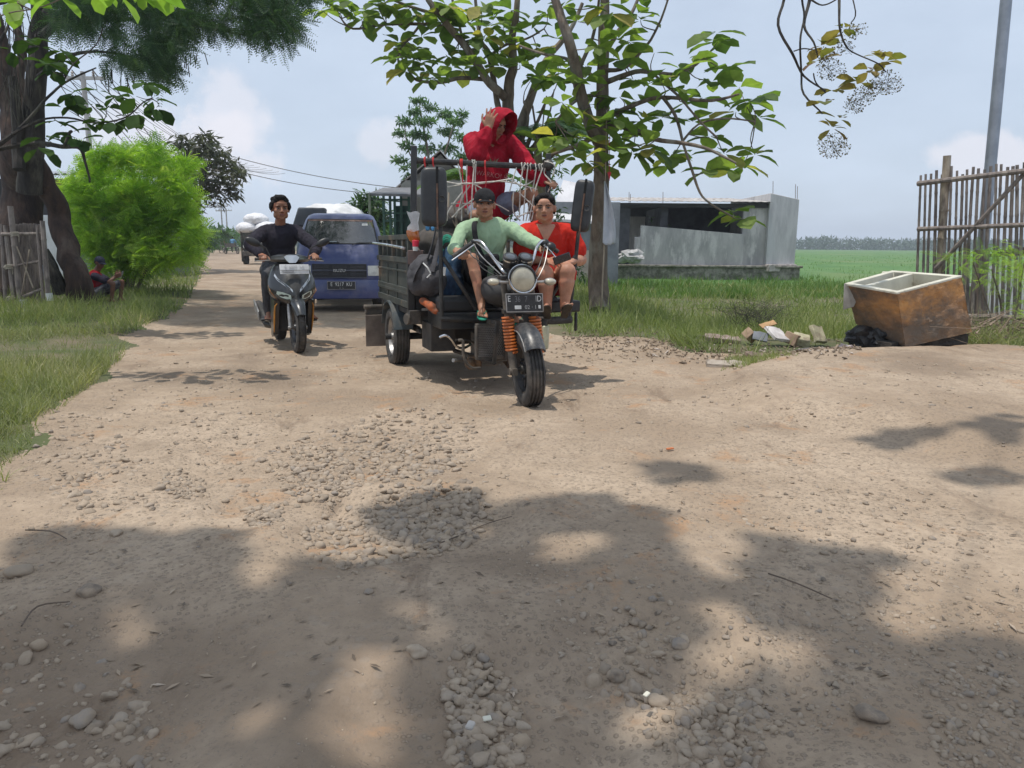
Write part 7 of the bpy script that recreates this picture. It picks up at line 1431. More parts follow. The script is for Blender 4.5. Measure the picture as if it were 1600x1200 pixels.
for q in (-1, 1):
    tp('headlight', lambda m: cpatch(m, q * .48, q * .69, .635, .81, .012, .02, 5, 3), LENSW, smooth=True); tp('fog_lamp', lambda m: cpatch(m, q * .56, q * .68, .405, .475, .055, .03, 3, 2), LENSW, smooth=True)
    tp('bumper_vent', lambda m: cpatch(m, q * .28, q * .52, .40, .465, .052, .01, 4, 2), mat('vent_black', (.02, .02, .022), None, .7))
    w = tp('front_wheel', lambda m: m.lathe([(.03, -.12), (.03, .12)], (-.75, q * .62, .30), (0, 1, 0), 12), BLKM); tyre(MP_, (-.75, q * .62, .30), (0, 1, 0), .30, .17, w, ALU); w = tp('rear_wheel', lambda m: m.lathe([(.03, -.12), (.03, .12)], (-3.1, q * .64, .30), (0, 1, 0), 12), BLKM); tyre(MP_, (-3.1, q * .64, .30), (0, 1, 0), .30, .17, w, ALU)
    tp('door_window', lambda m: m.hexa([(-.62, q * .712, 1.20), (-1.45, q * .712, 1.20), (-1.45, q * .722, 1.20), (-.62, q * .722, 1.20)], [(-.85, q * .618, 1.58), (-1.40, q * .618, 1.58), (-1.40, q * .628, 1.58), (-.85, q * .628, 1.58)]), GLASS)
tp('bumper', lambda m: m.loft([[csurf(.6, y, .045 + dx) + V3((0, 0, z - .6)) for y in np.linspace(-.74, .74, 15)] + [V3((-.35, .73, z)), V3((-.35, -.73, z))] for z, dx in ((.235, -.03), (.25, .0), (.36, .012), (.50, .0), (.565, -.02))]), BLU, smooth=True, angle=30)
pl3 = tp('number_plate', lambda m: m.box((.075, .03, .475), (.008, .47, .135)), PLTB, bevel=.004); tp('plate_border', lambda m: (m.box((.0775, .03, .540), (.009, .475, .006)), m.box((.0775, .03, .410), (.009, .475, .006)), m.box((.0775, -.205, .475), (.009, .006, .13)), m.box((.0775, .265, .475), (.009, .006, .13))), ALU, pl3)
text('lettering', 'E  9217  KU', .090, textM(MP_, (.081, .03, .492), (0, 1, 0), (0, 0, 1)), LTR, pl3, .001, .82); text('lettering', '05 · 16', .026, textM(MP_, (.081, .03, .430), (0, 1, 0), (0, 0, 1)), mat('letter_mid', (.42, .42, .41), None, .7), pl3, .001)
tp('cargo_bed', lambda m: (m.box((-2.85, 0, .85), (2.2, 1.5, .50)), m.box((-2.3, 0, .5), (3.2, .8, .14))), BLU, bevel=.02)
tp('roof_cover', lambda m: m.hexa([(-1.75, -.98, 1.50), (-1.75, -.30, 1.50), (-2.6, -.30, 1.50), (-2.6, -.98, 1.50)], [(-1.78, -.86, 1.86), (-1.78, -.35, 1.86), (-2.6, -.35, 1.86), (-2.6, -.86, 1.86)]), mat('cover_grey', (.085, .095, .11), (.06, .065, .075), .7, scale=3), bevel=.03)
tt = thing('tarpaulin', 'white tarpaulin humped over the pickup load', 'tarpaulin', MP_ @ V3((-2.8, 0, 1.2))); m = MB(MP_); m.ell((-2.7, -.25, 1.50), (1.0, .74, .50), None, 28, 16); blob('sheet', m, mat('tarp_white', (.78, .78, .79), (.66, .66, .68), .6, scale=2, bump=.01, bscale=9), tt, .035, 2, noise=((.07, 2, (1, 1, 1)), (.03, 6, (1, 1, 1))))
# ------------------------------------------------------------------ far traffic
Yc = 40.0; c0 = G(398, 414); c0 = V3((at(400, 400, Yc).x, Yc, 0)); Mc = Mat(c0, (.05, -1, 0)); lc = thing('loaded_cart', 'small cargo vehicle piled with white sacks far behind the scooter rider', 'cargo cart', c0)
cpt = lambda n, fn, mm, **k: part(n, Mc, fn, mm, lc, **k)
cpt('cargo_box', lambda m: (m.box((-1.2, 0, 1.25), (2.2, 1.6, .9)), m.box((-.1, -.75, 1.0), (.08, .08, 1.6)), m.box((-.1, .75, 1.0), (.08, .08, 1.6))), OLV, bevel=.02); cpt('bumper', lambda m: m.box((0, 0, .62), (.12, 1.5, .25)), DUST, bevel=.02); cpt('cab_front', lambda m: m.box((-.05, 0, .95), (.12, 1.3, .5)), BLK, bevel=.03)
for q in (-1, 1): cpt('wheel', lambda m: m.lathe([(.10, -.08), (.30, -.09), (.33, -.05), (.33, .05), (.30, .09), (.10, .08)], (-.5, q * .68, .32), (0, 1, 0), 24), RUBBER, smooth=True); cpt('lamp', lambda m: m.ell((.02, q * .55, 1.0), (.06, .1, .1)), LENSW, smooth=True)
WSK = mat('sack_white', (.76, .75, .76), (.62, .61, .62), .75, scale=3, bump=.01, bscale=12)
for i, (a, b, c, r, lab) in enumerate(((-.7, -.55, 1.95, (.75, .62, .36), 'lower left white sack on the far loaded cart'), (-.7, .45, 1.95, (.75, .62, .38), 'lower right white sack on the far loaded cart'), (-.9, -.15, 2.42, (.7, .66, .36), 'top white sack on the far loaded cart'))):
    s_ = sackpile(Mc, (a, b, c), r, lab, WSK, 'white sacks on the far cart')
# ================================================================== PEOPLE
CAM = V3((0, 0, CAMZ))
def tocam(p, dx=0, dz=0): d = (CAM - V3(p)); d.z *= .3; d.normalize(); return (d + V3((dx, 0, dz))).normalized()
UPZ = V3((0, 0, 1))
def sandal(parent, T, F3, mm, strapm, nm='sandal', s=1.0):
    m = MB(); pts = [(-.030, -.05), (-.036, -.02), (-.030, .04), (-.040, .10), (-.040, .15), (-.022, .178), (.008, .180), (.034, .160), (.044, .12), (.036, .05), (.034, -.02), (.026, -.055)]
    m.loft([[T(x, y, -.078) for x, y in pts], [T(x, y, -.090) for x, y in pts]]); so_ = m.build(nm, mm, parent, bevel=.003)
    m = MB(); m.tube([T(-.040, .045, -.078), T(-.034, .08, -.045), T(-.014, .128, -.042), T(-.014, .135, -.075)], .0065, 8); m.tube([T(.040, .045, -.078), T(.036, .08, -.045), T(.0, .115, -.038), T(-.014, .130, -.044)], .0065, 8); m.build('strap', strapm, so_, smooth=True)
# ---- driver
hd = at(757, 320, 6.33)
J = dict(pel=at(762, 428, 6.52), neck=at(760, 345, 6.43), head=hd, face=tocam(hd, .06, -.03), hup=(0.02, 0, 1), shR=at(724, 360, 6.40), shL=at(799, 359, 6.50), elR=at(709, 388, 6.20), wrR=at(713, 391, 5.98), elL=at(829, 379, 6.36), wrL=at(850, 385, 6.13),
         hipR=at(747, 428, 6.50), knR=at(738, 405, 6.06), anR=at(752, 474, 5.96), hipL=at(780, 430, 6.55), knL=at(800, 418, 6.25), anL=at(808, 486, 6.15))
P = Person('driver in pale green long-sleeved shirt and black cap gripping the tricycle handlebar', J, SK_D, J['pel'], .92, arm=.9, leg=.92)
hand_prims(P.m, J['wrR'], at(722, 396, 5.90) - J['wrR'], V3((.25, .35, -1)), V3((1, 0, .2)), per=((35, 55, 40), (40, 60, 45), (45, 60, 45), (50, 60, 45)))
hand_prims(P.m, J['wrL'], at(861, 388, 6.02) - J['wrL'], V3((-.1, .5, -1)), V3((-1, 0, .2)), per=((35, 55, 40), (40, 60, 45), (45, 60, 45), (50, 60, 45)))
TR, FR = foot_prims(P.m, J['anR'], V3((.12, -1, -.30)), V3((0, -.3, 1)), .92); TL, FL = foot_prims(P.m, J['anL'], V3((.1, -1, -.2)), V3((0, -.2, 1)), .92)
P.finish(hs=1.02, wide=1.06, look=(.001, 0))
GRS = fabric('shirt_green', (.36, .50, .32), (.31, .44, .28)); GRN2 = fabric('flipflop_green', (.04, .30, .20)); BLKF = fabric('fabric_black', (.018, .018, .020), (.028, .027, .028))
m = MB(); P.torso(m, .020); Jn = P.J
for q in 'RL': m.cone(Jn['sh' + q], .066, Jn['el' + q], .056); m.cone(Jn['el' + q], .055, Jn['wr' + q].lerp(Jn['el' + q], .10), .040)
cloth('shirt', m, GRS, P.t)
m = MB(); c = Jn['neck'] + V3((0, -.01, .012)); m.tube([c + V3((math.cos(a) * .066, math.sin(a) * .060, .006 - .022 * max(0, -math.sin(a)))) for a in np.linspace(0, 6.283, 25)[:-1]], .008, 8, closed=True); m.build('collar', GRS, bpy.data.objects['shirt'], smooth=True)
m = MB(); P_, R_ = smooth_pts([at(744, 345, 6.42), at(741, 352, 6.27), at(743, 372, 6.24), at(749, 392, 6.27), at(758, 408, 6.30)], [.022] * 5, 5); m.tube(P_, R_, 8, squash=.3); m.build('bag_strap', BLKF, P.t, smooth=True)
m = MB(); m.cone(Jn['hipR'], .105, Jn['hipR'].lerp(Jn['knR'], .80), .080); m.cone(Jn['hipL'], .105, Jn['knL'], .078); m.cone(Jn['hipR'], .12, Jn['hipL'], .12); m.cone(Jn['knL'], .076, Jn['anL'].lerp(Jn['knL'], .5), .065); cloth('shorts', m, BLKF, P.t)
sandal(P.t, TR, FR, GRN2, GRN2, s=.92); sandal(P.t, TL, FL, GRN2, GRN2, s=.92)
T = P.T; F3 = P.F3
def cap(T, F3, parent, mm, brim=.075, tilt=0.0, yaw=0.0, s=1.0):
    m = MB(); rings = []
    for i in range(9):
        a = R(90 * i / 8); rr = math.cos(a); rings.append([T(math.cos(b) * .083 * max(rr, .02), -.012 + math.sin(b) * .102 * max(rr, .02), .045 + .088 * math.sin(a) ** .9) for b in np.linspace(0, 6.283, 29)[:-1]])
    m.loft(rings); m.loft([[T(math.cos(b) * .083, -.012 + math.sin(b) * .102, z) for b in np.linspace(0, 6.283, 29)[:-1]] for z in (.030, .046)]); c = m.build('cap', mm, parent, smooth=True, angle=50)
    m = MB(); up__ = []; n = 15
    for k, (dy, dz) in enumerate(((0, 0), (brim * .5, -.002), (brim, -.012))): up__.append([T(math.sin(b) * (.078 - k * .006), -.012 + math.cos(b) * .100 + dy * math.cos(b) ** .5 if math.cos(b) > 0 else 0, .040 + dz - .018 * math.sin(b) ** 2) for b in np.linspace(-1.25, 1.25, n)])
    lo_ = [[p - (F3 @ V3((0, 0, .004))) for p in r] for r in up__]; vs = [p for r in up__ for p in r] + [p for r in lo_ for p in r]; fs = []
    for j in range(2):
        for i in range(n - 1): fs += [(j * n + i, j * n + i + 1, (j + 1) * n + i + 1, (j + 1) * n + i), (3 * n + j * n + i + 1, 3 * n + j * n + i, 3 * n + (j + 1) * n + i, 3 * n + (j + 1) * n + i + 1)]
    for i in range(n - 1): fs += [(2 * n + i, 2 * n + i + 1, 5 * n + i + 1, 5 * n + i)]
    m.add(vs, fs); m.build('brim', mm, c, smooth=True)
    m = MB(); m.ell(T(0, -.012, .133), (.008, .008, .005), F3); m.build('cap_button', mm, c, smooth=True)
    return c
cap(T, F3, P.t, BLKF, brim=.035); m = MB(); m.box(at(768, 406, 6.24), (.13, .06, .10)); m.build('pouch', BLKF, P.t, bevel=.02)
m = MB(); m.ell(T(0, -.03, .0), (.079, .085, .07), F3, 20, 12); blob('hair', m, HAIR, P.t, .006, 1)
# ---- woman
hd = at(851, 326, 6.48)
J = dict(pel=at(854, 432, 6.68), neck=at(853, 351, 6.56), head=hd, face=tocam(hd, -.05, -.05), hup=(-.03, 0, 1), shR=at(820, 366, 6.56), shL=at(889, 367, 6.62), elR=at(816, 404, 6.56), wrR=at(856, 408, 6.26), elL=at(908, 406, 6.62), wrL=at(893, 409, 6.36),
         hipR=at(845, 436, 6.62), knR=at(852, 428, 6.20), anR=at(855, 482, 6.20), hipL=at(872, 436, 6.66), knL=at(886, 424, 6.22), anL=at(882, 480, 6.22))
P = Person('woman in red blouse and shorts sitting beside the driver holding a phone', J, SK_W, J['pel'], 1.36, arm=1.32, leg=1.32)
hand_prims(P.m, J['wrR'], at(873, 409, 6.14) - J['wrR'], V3((.1, .8, -.5)), V3((0, 0, 1)), per=((25, 35, 25), (30, 40, 25), (35, 45, 30), (40, 50, 30)), s=.95)
hand_prims(P.m, J['wrL'], at(880, 408, 6.24) - J['wrL'], V3((0, .6, -.8)), V3((0, 0, 1)), per=((30, 40, 30),) * 4, s=.9)
TR, FR = foot_prims(P.m, J['anR'], V3((-.10, -.8, .62)), V3((0, .6, .8)), .9); TL, FL = foot_prims(P.m, J['anL'], V3((.15, -.8, .62)), V3((0, .6, .8)), .9)
P.finish(hs=1.02, wide=1.13, brow=.002, mouth=-.003)
REDB = fabric('blouse_red', (.56, .030, .018), (.46, .022, .014)); RSH = fabric('shorts_red', (.42, .03, .02)); SOLE = mat('sole_brown', (.085, .065, .045), (.05, .04, .03), .8, scale=18)
m = MB(); P.torso(m, .026); Jn = P.J; m.ell(Jn['pel'].lerp(Jn['neck'], .66) + P.fw * .06, (.16, .09, .09), P.R3, 16, 10)
for q in 'RL': m.cone(Jn['sh' + q], .088, Jn['sh' + q].lerp(Jn['el' + q], .62), .088)
cloth('blouse', m, REDB, P.t, amp=.010)
PROJ = []; bl_ = bpy.data.objects['blouse']; n0 = at(853, 351, 6.3); m = MB(); q_ = 8; vs = []; fs = []
for j_ in range(q_ + 1):
    t_ = j_ / q_; w__ = .082 * (1 - t_) ** .9 + .004
    for i_ in range(q_ + 1): vs.append(n0 + V3(((i_ / q_ * 2 - 1) * w__ + .0, 0, .012 - t_ * .15)))
m.add(vs, [(a * 9 + b, a * 9 + b + 1, (a + 1) * 9 + b + 1, (a + 1) * 9 + b) for a in range(8) for b in range(8)]); o = m.build('neck_opening', SK_W, bl_, smooth=True); PROJ.append((o, bl_))
m = MB(); m.cone(Jn['hipR'], .14, Jn['hipR'].lerp(Jn['knR'], .5), .118); m.cone(Jn['hipL'], .14, Jn['hipL'].lerp(Jn['knL'], .5), .118); m.cone(Jn['hipR'], .15, Jn['hipL'], .15); cloth('shorts', m, RSH, P.t)
sandal(P.t, TR, FR, SOLE, SOLE, s=.9); sandal(P.t, TL, FL, SOLE, SOLE, s=.9)
T = P.T; F3 = P.F3
m = MB(); m.ell(T(0, -.022, .050), (.092, .098, .084), F3, 24, 16); m.ell(T(-.05, .04, .075), (.03, .03, .03), F3); m.ell(T(.05, .04, .075), (.03, .03, .03), F3); m.ell(T(0, .03, .098), (.05, .04, .03), F3); m.ell(T(0, -.10, .02), (.05, .05, .05), F3); m.cone(T(-.072, -.015, .02), .014, T(-.070, -.03, -.04), .012); blob('hair', m, HAIR, P.t, .006, 2)
m = MB(); m.box(at(878, 404, 6.12), (.145, .012, .07), Matrix.Rotation(-.35, 3, 'Y') @ Matrix.Rotation(.4, 3, 'X')); o = m.build('phone', mat('phone_dark', (.02, .02, .03), None, .2, coat=.6), None, bevel=.006); props(o, 'dark phone held in the hand of the woman in red', 'phone')
# ---- boy in red hoodie on the load
hd = at(776, 196, 7.12)
J = dict(pel=at(757, 325, 7.30), neck=at(767, 228, 7.18), head=hd, face=V3((.95, -1, -.62)), hup=(.1, -.2, 1), shR=at(737, 222, 7.18), shL=at(797, 226, 7.24), elR=at(743, 238, 6.90), wrR=at(763, 200, 6.87), elL=at(826, 263, 7.10), wrL=at(851, 283, 7.0),
         hipR=at(747, 328, 7.28), knR=at(742, 338, 6.90), anR=at(742, 395, 6.95), hipL=at(775, 325, 7.28), knL=at(832, 302, 6.98), anL=at(838, 370, 7.0))
P = Person('boy in red hooded sweatshirt sitting high on the load, hand on his hood', J, SK_B, J['pel'], .95, arm=.9, leg=1.0)
hand_prims(P.m, J['wrR'], at(767, 180, 6.86) - J['wrR'], V3((.1, 1, 0)), V3((-1, 0, .3)), curl=(10, 16, 12), spread=12, s=1.1)
hand_prims(P.m, J['wrL'], at(861, 286, 6.96) - J['wrL'], V3((.2, .3, -.9)), V3((-.3, 0, 1)), per=((40, 60, 45), (45, 60, 45), (45, 60, 45), (50, 60, 45)))
foot_prims(P.m, J['anR'], V3((0, -1, -.2)), V3((0, 0, 1))); foot_prims(P.m, J['anL'], V3((.2, -1, -.2)), V3((0, 0, 1)))
P.finish(hs=.95, brow=.001)
HOOD = fabric('hoodie_red', (.36, .010, .026), (.27, .008, .02)); HIN = fabric('hood_lining', (.16, .008, .015)); SHG = fabric('shorts_grey', (.22, .23, .30), (.17, .18, .24))
m = MB(); Jn = P.J; P.torso(m, .042); m.cone(Jn['pel'] + V3((-.05, -.03, .0)), .19, Jn['pel'].lerp(Jn['neck'], .6), .165, 16); m.ell(Jn['pel'] + V3((-.01, -.04, -.02)), (.26, .19, .15), P.R3, 18, 12)
for q in 'RL': m.cone(Jn['sh' + q], .085, Jn['el' + q], .085); m.cone(Jn['el' + q], .083, Jn['wr' + q].lerp(Jn['el' + q], .16), .048)
m.cone(Jn['wrR'].lerp(Jn['elR'], .25), .058, Jn['wrR'].lerp(Jn['elR'], .5), .07); m.cone(Jn['wrL'].lerp(Jn['elL'], .12), .056, Jn['wrL'].lerp(Jn['elL'], .4), .06)
cloth('hoodie', m, HOOD, P.t, vox=.009, amp=.019)
T = P.T; F3 = P.F3
m = MB(); R_ = []; Ri = []
for (y, sx, sz, cz) in ((-.155, .03, .05, -.02), (-.145, .075, .11, -.02), (-.11, .115, .16, -.015), (-.04, .135, .185, -.01), (.04, .138, .19, .0), (.11, .128, .178, .012), (.155, .118, .168, .022)):
    R_.append([T(math.cos(a) * sx, y + .035 * math.sin(a), cz + math.sin(a) * sz * (1.0 if math.sin(a) > 0 else 1.0)) for a in np.linspace(0, 6.283, 37)[:-1]]); 
for (y, sx, sz, cz) in ((.150, .106, .156, .022), (.09, .112, .16, .01), (.0, .115, .16, -.005), (-.09, .10, .14, -.01), (-.135, .06, .08, -.02)):
    Ri.append([T(math.cos(a) * sx, y + .035 * math.sin(a), cz + math.sin(a) * sz) for a in np.linspace(0, 6.283, 37)[:-1]])
m.loft(R_ + Ri); ho = m.build('hood', HOOD, P.t, smooth=True, angle=80)
tx = bpy.data.textures.new('hoodfold', 'CLOUDS'); tx.noise_scale = .06; s__ = ho.modifiers.new('s', 'SUBSURF'); s__.levels = s__.render_levels = 2; dp = ho.modifiers.new('d', 'DISPLACE'); dp.texture = tx; dp.strength = .022; dp.texture_coords = 'GLOBAL'
m = MB(); m.cone(Jn['hipR'], .11, Jn['hipR'].lerp(Jn['knR'], .75), .092); m.cone(Jn['hipL'], .11, Jn['hipL'].lerp(Jn['knL'], .42), .100); m.cone(Jn['hipR'], .12, Jn['hipL'], .12); cloth('shorts', m, SHG, P.t)
# print on the chest
def chestM(px_, py_, off=-.003):
    c = at(px_, py_, 6.9); x = V3((1, .08, 0)).normalized(); u = V3((.03, .05, 1)).normalized(); z = x.cross(u); return Matrix(((x.x, u.x, z.x, c.x), (x.y, u.y, z.y, c.y), (x.z, u.z, z.z, c.z), (0, 0, 0, 1)))
def project(o, tgt, depth=.004):
    """lay flat print onto the cloth by casting along the view-independent chest direction"""
    tm = tgt.matrix_world; bpy.context.view_layer.update(); inv = tgt.matrix_world.inverted(); d = V3((.06, 1, 0)).normalized(); di = inv.to_3x3() @ d
    for v in o.data.vertices:
        w_ = o.matrix_world @ v.co; hit, loc, nn, ix = tgt.ray_cast(inv @ (w_ - d * .5), di)
        if hit: p = (tgt.matrix_world @ loc) - d * depth; v.co = o.matrix_world.inverted() @ p
tg = bpy.data.objects['hoodie']
o = text('print_lettering', 'WARKONG', .062, chestM(767, 271) @ Matrix.Rotation(-.13, 4, 'Z'), fabric('print_pink', (.55, .22, .22)), tg, 0.0, .95); o.location = -V3(tg.parent.location) * 0; 
PROJ.append((o, tg))
m = MB()
for k in range(13):
    a = R(200 - 220 * k / 12); c = at(767, 256, 6.9); L = .052 + .02 * (k % 3); m.add([c, c + V3((math.cos(a - .12) * L * .6, 0, math.sin(a - .12) * L * .6)), c + V3((math.cos(a) * L, 0, math.sin(a) * L)), c + V3((math.cos(a + .12) * L * .6, 0, math.sin(a + .12) * L * .6))], [(0, 1, 2, 3)])
o = m.build('print_leaf', fabric('print_green', (.10, .17, .08), (.25, .22, .16)), tg); PROJ.append((o, tg))
# ---- scooter rider
hd = MS @ V3((-.93, -.02, 1.66)); hd = at(438, 327, 8.80)
J = dict(pel=MS @ V3((-1.08, 0, .90)), neck=at(437, 353, 8.90), head=hd, face=tocam(hd, .18, -.02), hup=(0, 0, 1), shR=at(411, 364, 8.86), shL=at(464, 363, 8.98), elR=at(398, 390, 8.62), wrR=at(404, 402, 8.42), elL=at(481, 388, 8.72), wrL=at(489, 398, 8.52),
         hipR=MS @ V3((-1.02, -.10, .86)), knR=MS @ V3((-.60, -.20, .80)), anR=MS @ V3((-.70, -.20, .40)), hipL=MS @ V3((-1.02, .10, .86)), knL=MS @ V3((-.60, .22, .80)), anL=MS @ V3((-.72, .27, .39)))
J['wrR'] = MS @ V3((-.40, -.285, 1.045)); J['wrL'] = MS @ V3((-.40, .285, 1.045)); J['elR'] = MS @ V3((-.62, -.38, 1.16)); J['elL'] = MS @ V3((-.60, .36, 1.13))
P = Person('young man in black sweatshirt riding the scooter towards the camera', J, SK_R, J['pel'], 1.08, arm=1.1, leg=1.1)
for q, n in (('R', -1), ('L', 1)): hand_prims(P.m, J['wr' + q], MS.to_3x3() @ V3((1, 0, -.15)), MS.to_3x3() @ V3((-.25, 0, -1)), MS.to_3x3() @ V3((0, -n, .2)), per=((30, 60, 45), (35, 60, 45), (40, 60, 45), (45, 60, 45)) if n < 0 else ((10, 25, 20), (15, 30, 20), (30, 50, 40), (35, 55, 40)))
TR, FR = foot_prims(P.m, J['anR'], MS.to_3x3() @ V3((1, -.15, -.1)), V3((0, 0, 1))); TL, FL = foot_prims(P.m, J['anL'], MS.to_3x3() @ V3((1, .15, -.1)), V3((0, 0, 1)))
P.finish(hs=1.13, wide=1.10)
SWB = fabric('sweat_black', (.028, .024, .034), (.022, .02, .027)); JEA = fabric('jeans_grey', (.075, .075, .08), (.045, .045, .048))
m = MB(); Jn = P.J; P.torso(m, .030)
for q in 'RL': m.cone(Jn['sh' + q], .078, Jn['el' + q], .066); m.cone(Jn['el' + q], .064, Jn['wr' + q].lerp(Jn['el' + q], .14), .044)
cloth('sweatshirt', m, SWB, P.t, amp=.012)
m = MB(); c = Jn['neck'] + V3((0, .01, .0)); m.tube([c + V3((math.cos(a) * .085, math.sin(a) * .075, .02 * math.sin(a))) for a in np.linspace(0, 6.283, 25)[:-1]], .022, 10, closed=True); m.build('hood_collar', SWB, bpy.data.objects['sweatshirt'], smooth=True)
m = MB()
for q in 'RL': m.cone(Jn['hip' + q], .105, Jn['kn' + q], .074); m.cone(Jn['kn' + q], .074, Jn['an' + q], .056)
m.cone(Jn['hipR'], .13, Jn['hipL'], .13); cloth('jeans', m, JEA, P.t)
sandal(P.t, TR, FR, SOLE, mat('strap_red', (.45, .04, .04), None, .6)); sandal(P.t, TL, FL, SOLE, mat('strap_red', (.45, .04, .04), None, .6))
T = P.T; F3 = P.F3; m = MB(); m.ell(T(0, -.026, .056), (.100, .10, .092), F3, 24, 16)
for i in range(26):
    a = rng.uniform(-2.6, 2.6); e = rng.uniform(.35, 1.2); c = T(math.sin(a) * .074 * math.cos(e), -.02 + math.cos(a) * .088 * math.cos(e), .055 + .078 * math.sin(e)); m.ell(c, rng.uniform(.018, .030))
m.ell(T(-.072, .01, .05), (.02, .035, .035), F3); m.ell(T(.072, .01, .05), (.02, .035, .035), F3); m.ell(T(0, .045, .118), (.07, .04, .032), F3); m.ell(T(-.082, -.01, .03), (.022, .05, .05), F3); m.ell(T(.082, -.01, .03), (.022, .05, .05), F3); blob('hair', m, HAIR, P.t, .006, 1, noise=((.006, 40, (1, 1, 1)),))
# ---- squatting man with phone at the left
gq = at(152, 462, 14.4); gz = gq.z = float(H(gq.x, gq.y)); hd = at(156, 411, 14.4)
fx = V3((1, -.25, 0)).normalized()
pq = gq + V3((.0, 0, .17)); J = dict(pel=pq, neck=at(148, 427, 14.4), head=hd, face=V3((1, -.35, -.35)), hup=(.15, 0, 1), shR=at(148, 432, 14.25), shL=at(152, 431, 14.58), elR=at(170, 441, 14.2), wrR=at(180, 433, 14.3), elL=at(172, 439, 14.6), wrL=at(182, 430, 14.5),
         hipR=pq + V3((.05, -.10, 0)), knR=pq + V3((.42, -.18, .18)), anR=pq + V3((.36, -.16, -.12)), hipL=pq + V3((.05, .10, 0)), knL=pq + V3((.42, .16, .20)), anL=pq + V3((.36, .16, -.12)))
P = Person('man in red and black shirt and cap squatting in the grass with a phone', J, SK_S, gq, .9, arm=.9, leg=.85)
for q in 'RL': hand_prims(P.m, J['wr' + q], V3((.8, -.1, .4)), V3((0, .8 if q == 'R' else -.8, .3)), V3((-.2, 0, 1)), per=((30, 40, 30),) * 4); foot_prims(P.m, J['an' + q], V3((1, -.1, -.1)), V3((0, 0, 1)))
P.finish(hs=.98, vox=.008); Jn = P.J
m = MB(); P.torso(m, .024); cloth('shirt', m, fabric('shirt_crimson', (.50, .025, .035)), P.t)
m = MB()
for q in 'RL': m.cone(Jn['sh' + q], .076, Jn['sh' + q].lerp(Jn['el' + q], .75), .068)
m.cone(Jn['neck'] + V3((0, 0, .0)), .066, Jn['neck'] + V3((0, 0, -.03)), .08); cloth('sleeves', m, fabric('sleeve_navy', (.035, .03, .05)), P.t)
m = MB(); 
for q in 'RL': m.cone(Jn['hip' + q], .10, Jn['hip' + q].lerp(Jn['kn' + q], .8), .075)
m.cone(Jn['hipR'], .11, Jn['hipL'], .11); cloth('shorts', m, fabric('shorts_dark', (.05, .045, .055), (.2, .2, .22)), P.t)
cap(P.T, P.F3, P.t, fabric('cap_navy', (.05, .055, .085)), brim=.075); m = MB(); m.ell(P.T(0, -.03, .01), (.079, .085, .075), P.F3); m.build('hair', HAIR, P.t, smooth=True)
m = MB(); m.box(at(190, 429, 14.38), (.012, .075, .15), Matrix.Rotation(.55, 3, 'Y')); o = m.build('phone', mat('phone_pale', (.55, .58, .60), (.05, .05, .05), .2, scale=2), None, bevel=.006); props(o, 'pale phone held up by the squatting man', 'phone')
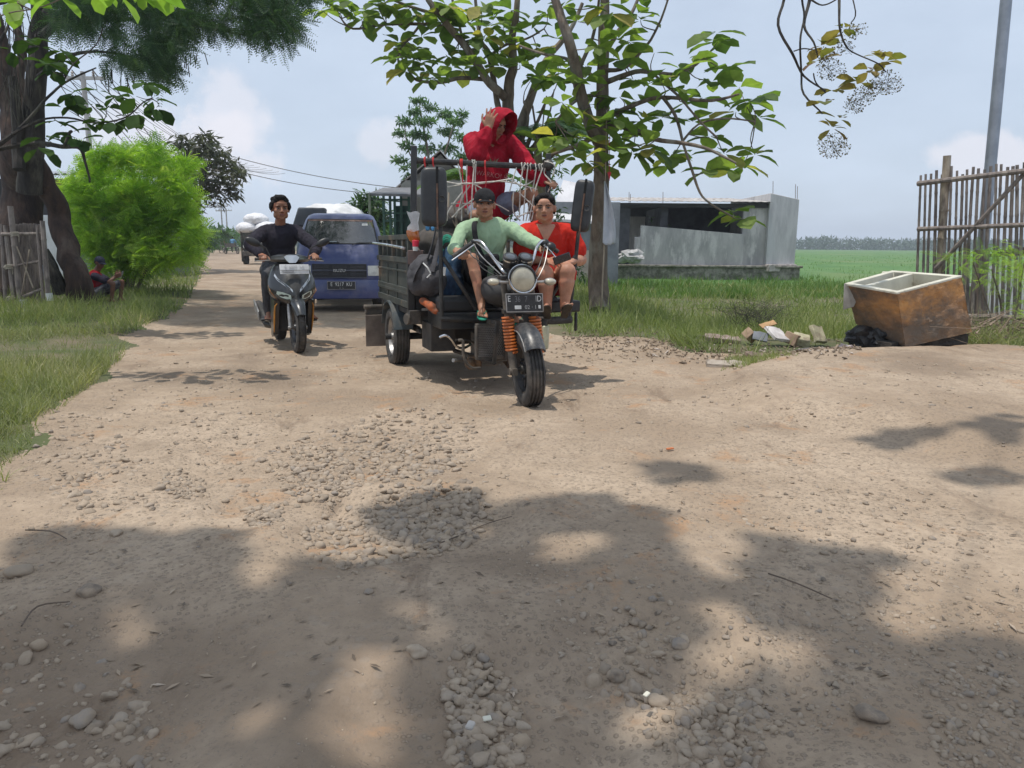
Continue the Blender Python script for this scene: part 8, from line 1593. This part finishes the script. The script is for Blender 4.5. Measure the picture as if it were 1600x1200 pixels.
# ---- far riders seen from behind
def far_rider(px_, pyb, Y, label, shirt, wide, three):
    b = V3((at(px_, 390, Y).x, Y, 0)); Mr = Mat(b, (0, 1, 0))
    nm = 'pedal_cart' if three else 'motorbike'; t = thing(nm, ('three-wheeled cart going away down the far road' if three else 'motorbike going away at the left of the far road'), 'cart' if three else 'motorbike', b); q_ = lambda n, fn, mm, pr=t, **k: part(n, Mr, fn, mm, pr, **k)
    if three:
        for s_ in (-1, 1): q_('wheel', lambda m: (m.lathe([(.30, -.03), (.36, -.04), (.38, 0), (.36, .04), (.30, .03)], (0, s_ * .62, .38), (0, 1, 0), 24, close=False), [m.bar((0, s_ * .62, .38), (math.cos(k) * .33, s_ * .62, .38 + math.sin(k) * .33), .012) for k in np.arange(0, 6.28, .63)]), RUBBER, smooth=True)
        q_('cargo_tray', lambda m: (m.box((.2, 0, .78), (1.1, 1.1, .06)), m.box((-.3, 0, .95), (.05, 1.1, .4))), DUST); q_('axle', lambda m: m.tube([(0, -.62, .38), (0, .62, .38)], .03, 8), DUST)
    else:
        for x in (0, 1.2): q_('wheel', lambda m: m.lathe([(.22, -.03), (.27, -.05), (.29, 0), (.27, .05), (.22, .03)], (x, 0, .29), (0, 1, 0), 20, close=False), RUBBER, smooth=True)
        q_('body', lambda m: (m.box((.5, 0, .55), (1.2, .22, .25)), m.box((.3, 0, .72), (.7, .26, .08)), m.bar((1.1, 0, .3), (.9, 0, 1.0), .06), m.bar((.9, -.3, 1.0), (.9, .3, 1.0), .03)), BLK, bevel=.03)
    zs = .80 if not three else .95
    J = dict(pel=b + V3((0, .3, zs + .05)), neck=b + V3((0, .38, zs + .60)), head=b + V3((0, .42, zs + .76)), face=(0, 1, 0), hup=(0, 0, 1), shR=b + V3((.19, .38, zs + .52)), shL=b + V3((-.19, .38, zs + .52)), elR=b + V3((.30, .55, zs + .32)), wrR=b + V3((.28, .8, zs + .28)), elL=b + V3((-.30, .55, zs + .32)), wrL=b + V3((-.28, .8, zs + .28)),
             hipR=b + V3((.1, .3, zs)), knR=b + V3((.2, .7, zs)), anR=b + V3((.18, .6, .4)), hipL=b + V3((-.1, .3, zs)), knL=b + V3((-.2, .7, zs)), anL=b + V3((-.18, .6, .4)))
    P = Person(label, J, SK_S, J['pel'], 1.0); head_prims(P.m, J['head'], P.F3); blob('body', P.m, SK_S, P.t, .02, 1); m = MB(); P.torso(m, .03)
    for q in 'RL': m.cone(P.J['sh' + q], .08, P.J['el' + q], .07)
    blob('shirt', m, shirt, P.t, .02, 1); m = MB(); m.ell(J['head'] + V3((0, -.02, .04)), (.09, .1, .1)); m.build('hair', HAIR, P.t, smooth=True)
    m = MB()
    for q in 'RL': m.cone(P.J['hip' + q], .1, P.J['kn' + q], .08); m.cone(P.J['kn' + q], .08, P.J['an' + q], .06)
    blob('trousers', m, JEA, P.t, .02, 1)
far_rider(362, 392, 78, 'person in light blue shirt on the far three-wheeled cart', fabric('shirt_sky', (.15, .32, .50)), 1, True)
far_rider(348, 388, 100, 'person in red shirt on the far motorbike', fabric('shirt_far_red', (.50, .05, .06)), 1, False)
t = thing('motorbike', 'motorbike parked on the far left verge of the road', 'motorbike', (at(328, 385, 85).x, 85, 0)); Mr = Mat(V3((at(328, 385, 85).x, 85, 0)), (1, .3, 0))
for x in (0, 1.2): part('wheel', Mr, lambda m: m.lathe([(.22, -.03), (.27, -.05), (.29, 0), (.27, .05), (.22, .03)], (x, 0, .29), (0, 1, 0), 20, close=False), RUBBER, t, smooth=True)
part('body', Mr, lambda m: (m.box((.5, 0, .55), (1.2, .22, .25)), m.box((.3, 0, .75), (.7, .26, .1)), m.bar((1.1, 0, .3), (.9, 0, 1.0), .06), m.bar((.9, -.3, 1.0), (.9, .3, 1.0), .03)), BLK, t, bevel=.03)
for o, tg in PROJ: bpy.context.view_layer.update(); project(o, tg)
# ================================================================== AIR
hz = MB(); hz.box((0, 356, 8), (1500, 736, 19)); ho_ = hz.build('haze', None or bpy.data.materials.new('haze_air'), None); props(ho_, 'thin pale haze filling the air over road and field', None, None, 'stuff')
hm = bpy.data.materials['haze_air']; hm.use_nodes = True; ht = hm.node_tree; ht.nodes.clear(); o1 = N(ht, 'ShaderNodeOutputMaterial'); v1 = N(ht, 'ShaderNodeVolumePrincipled')
v1.inputs['Color'].default_value = (.86, .91, 1.0, 1); v1.inputs['Density'].default_value = 9e-4; v1.inputs['Anisotropy'].default_value = .2; ht.links.new(v1.outputs[0], o1.inputs['Volume'])
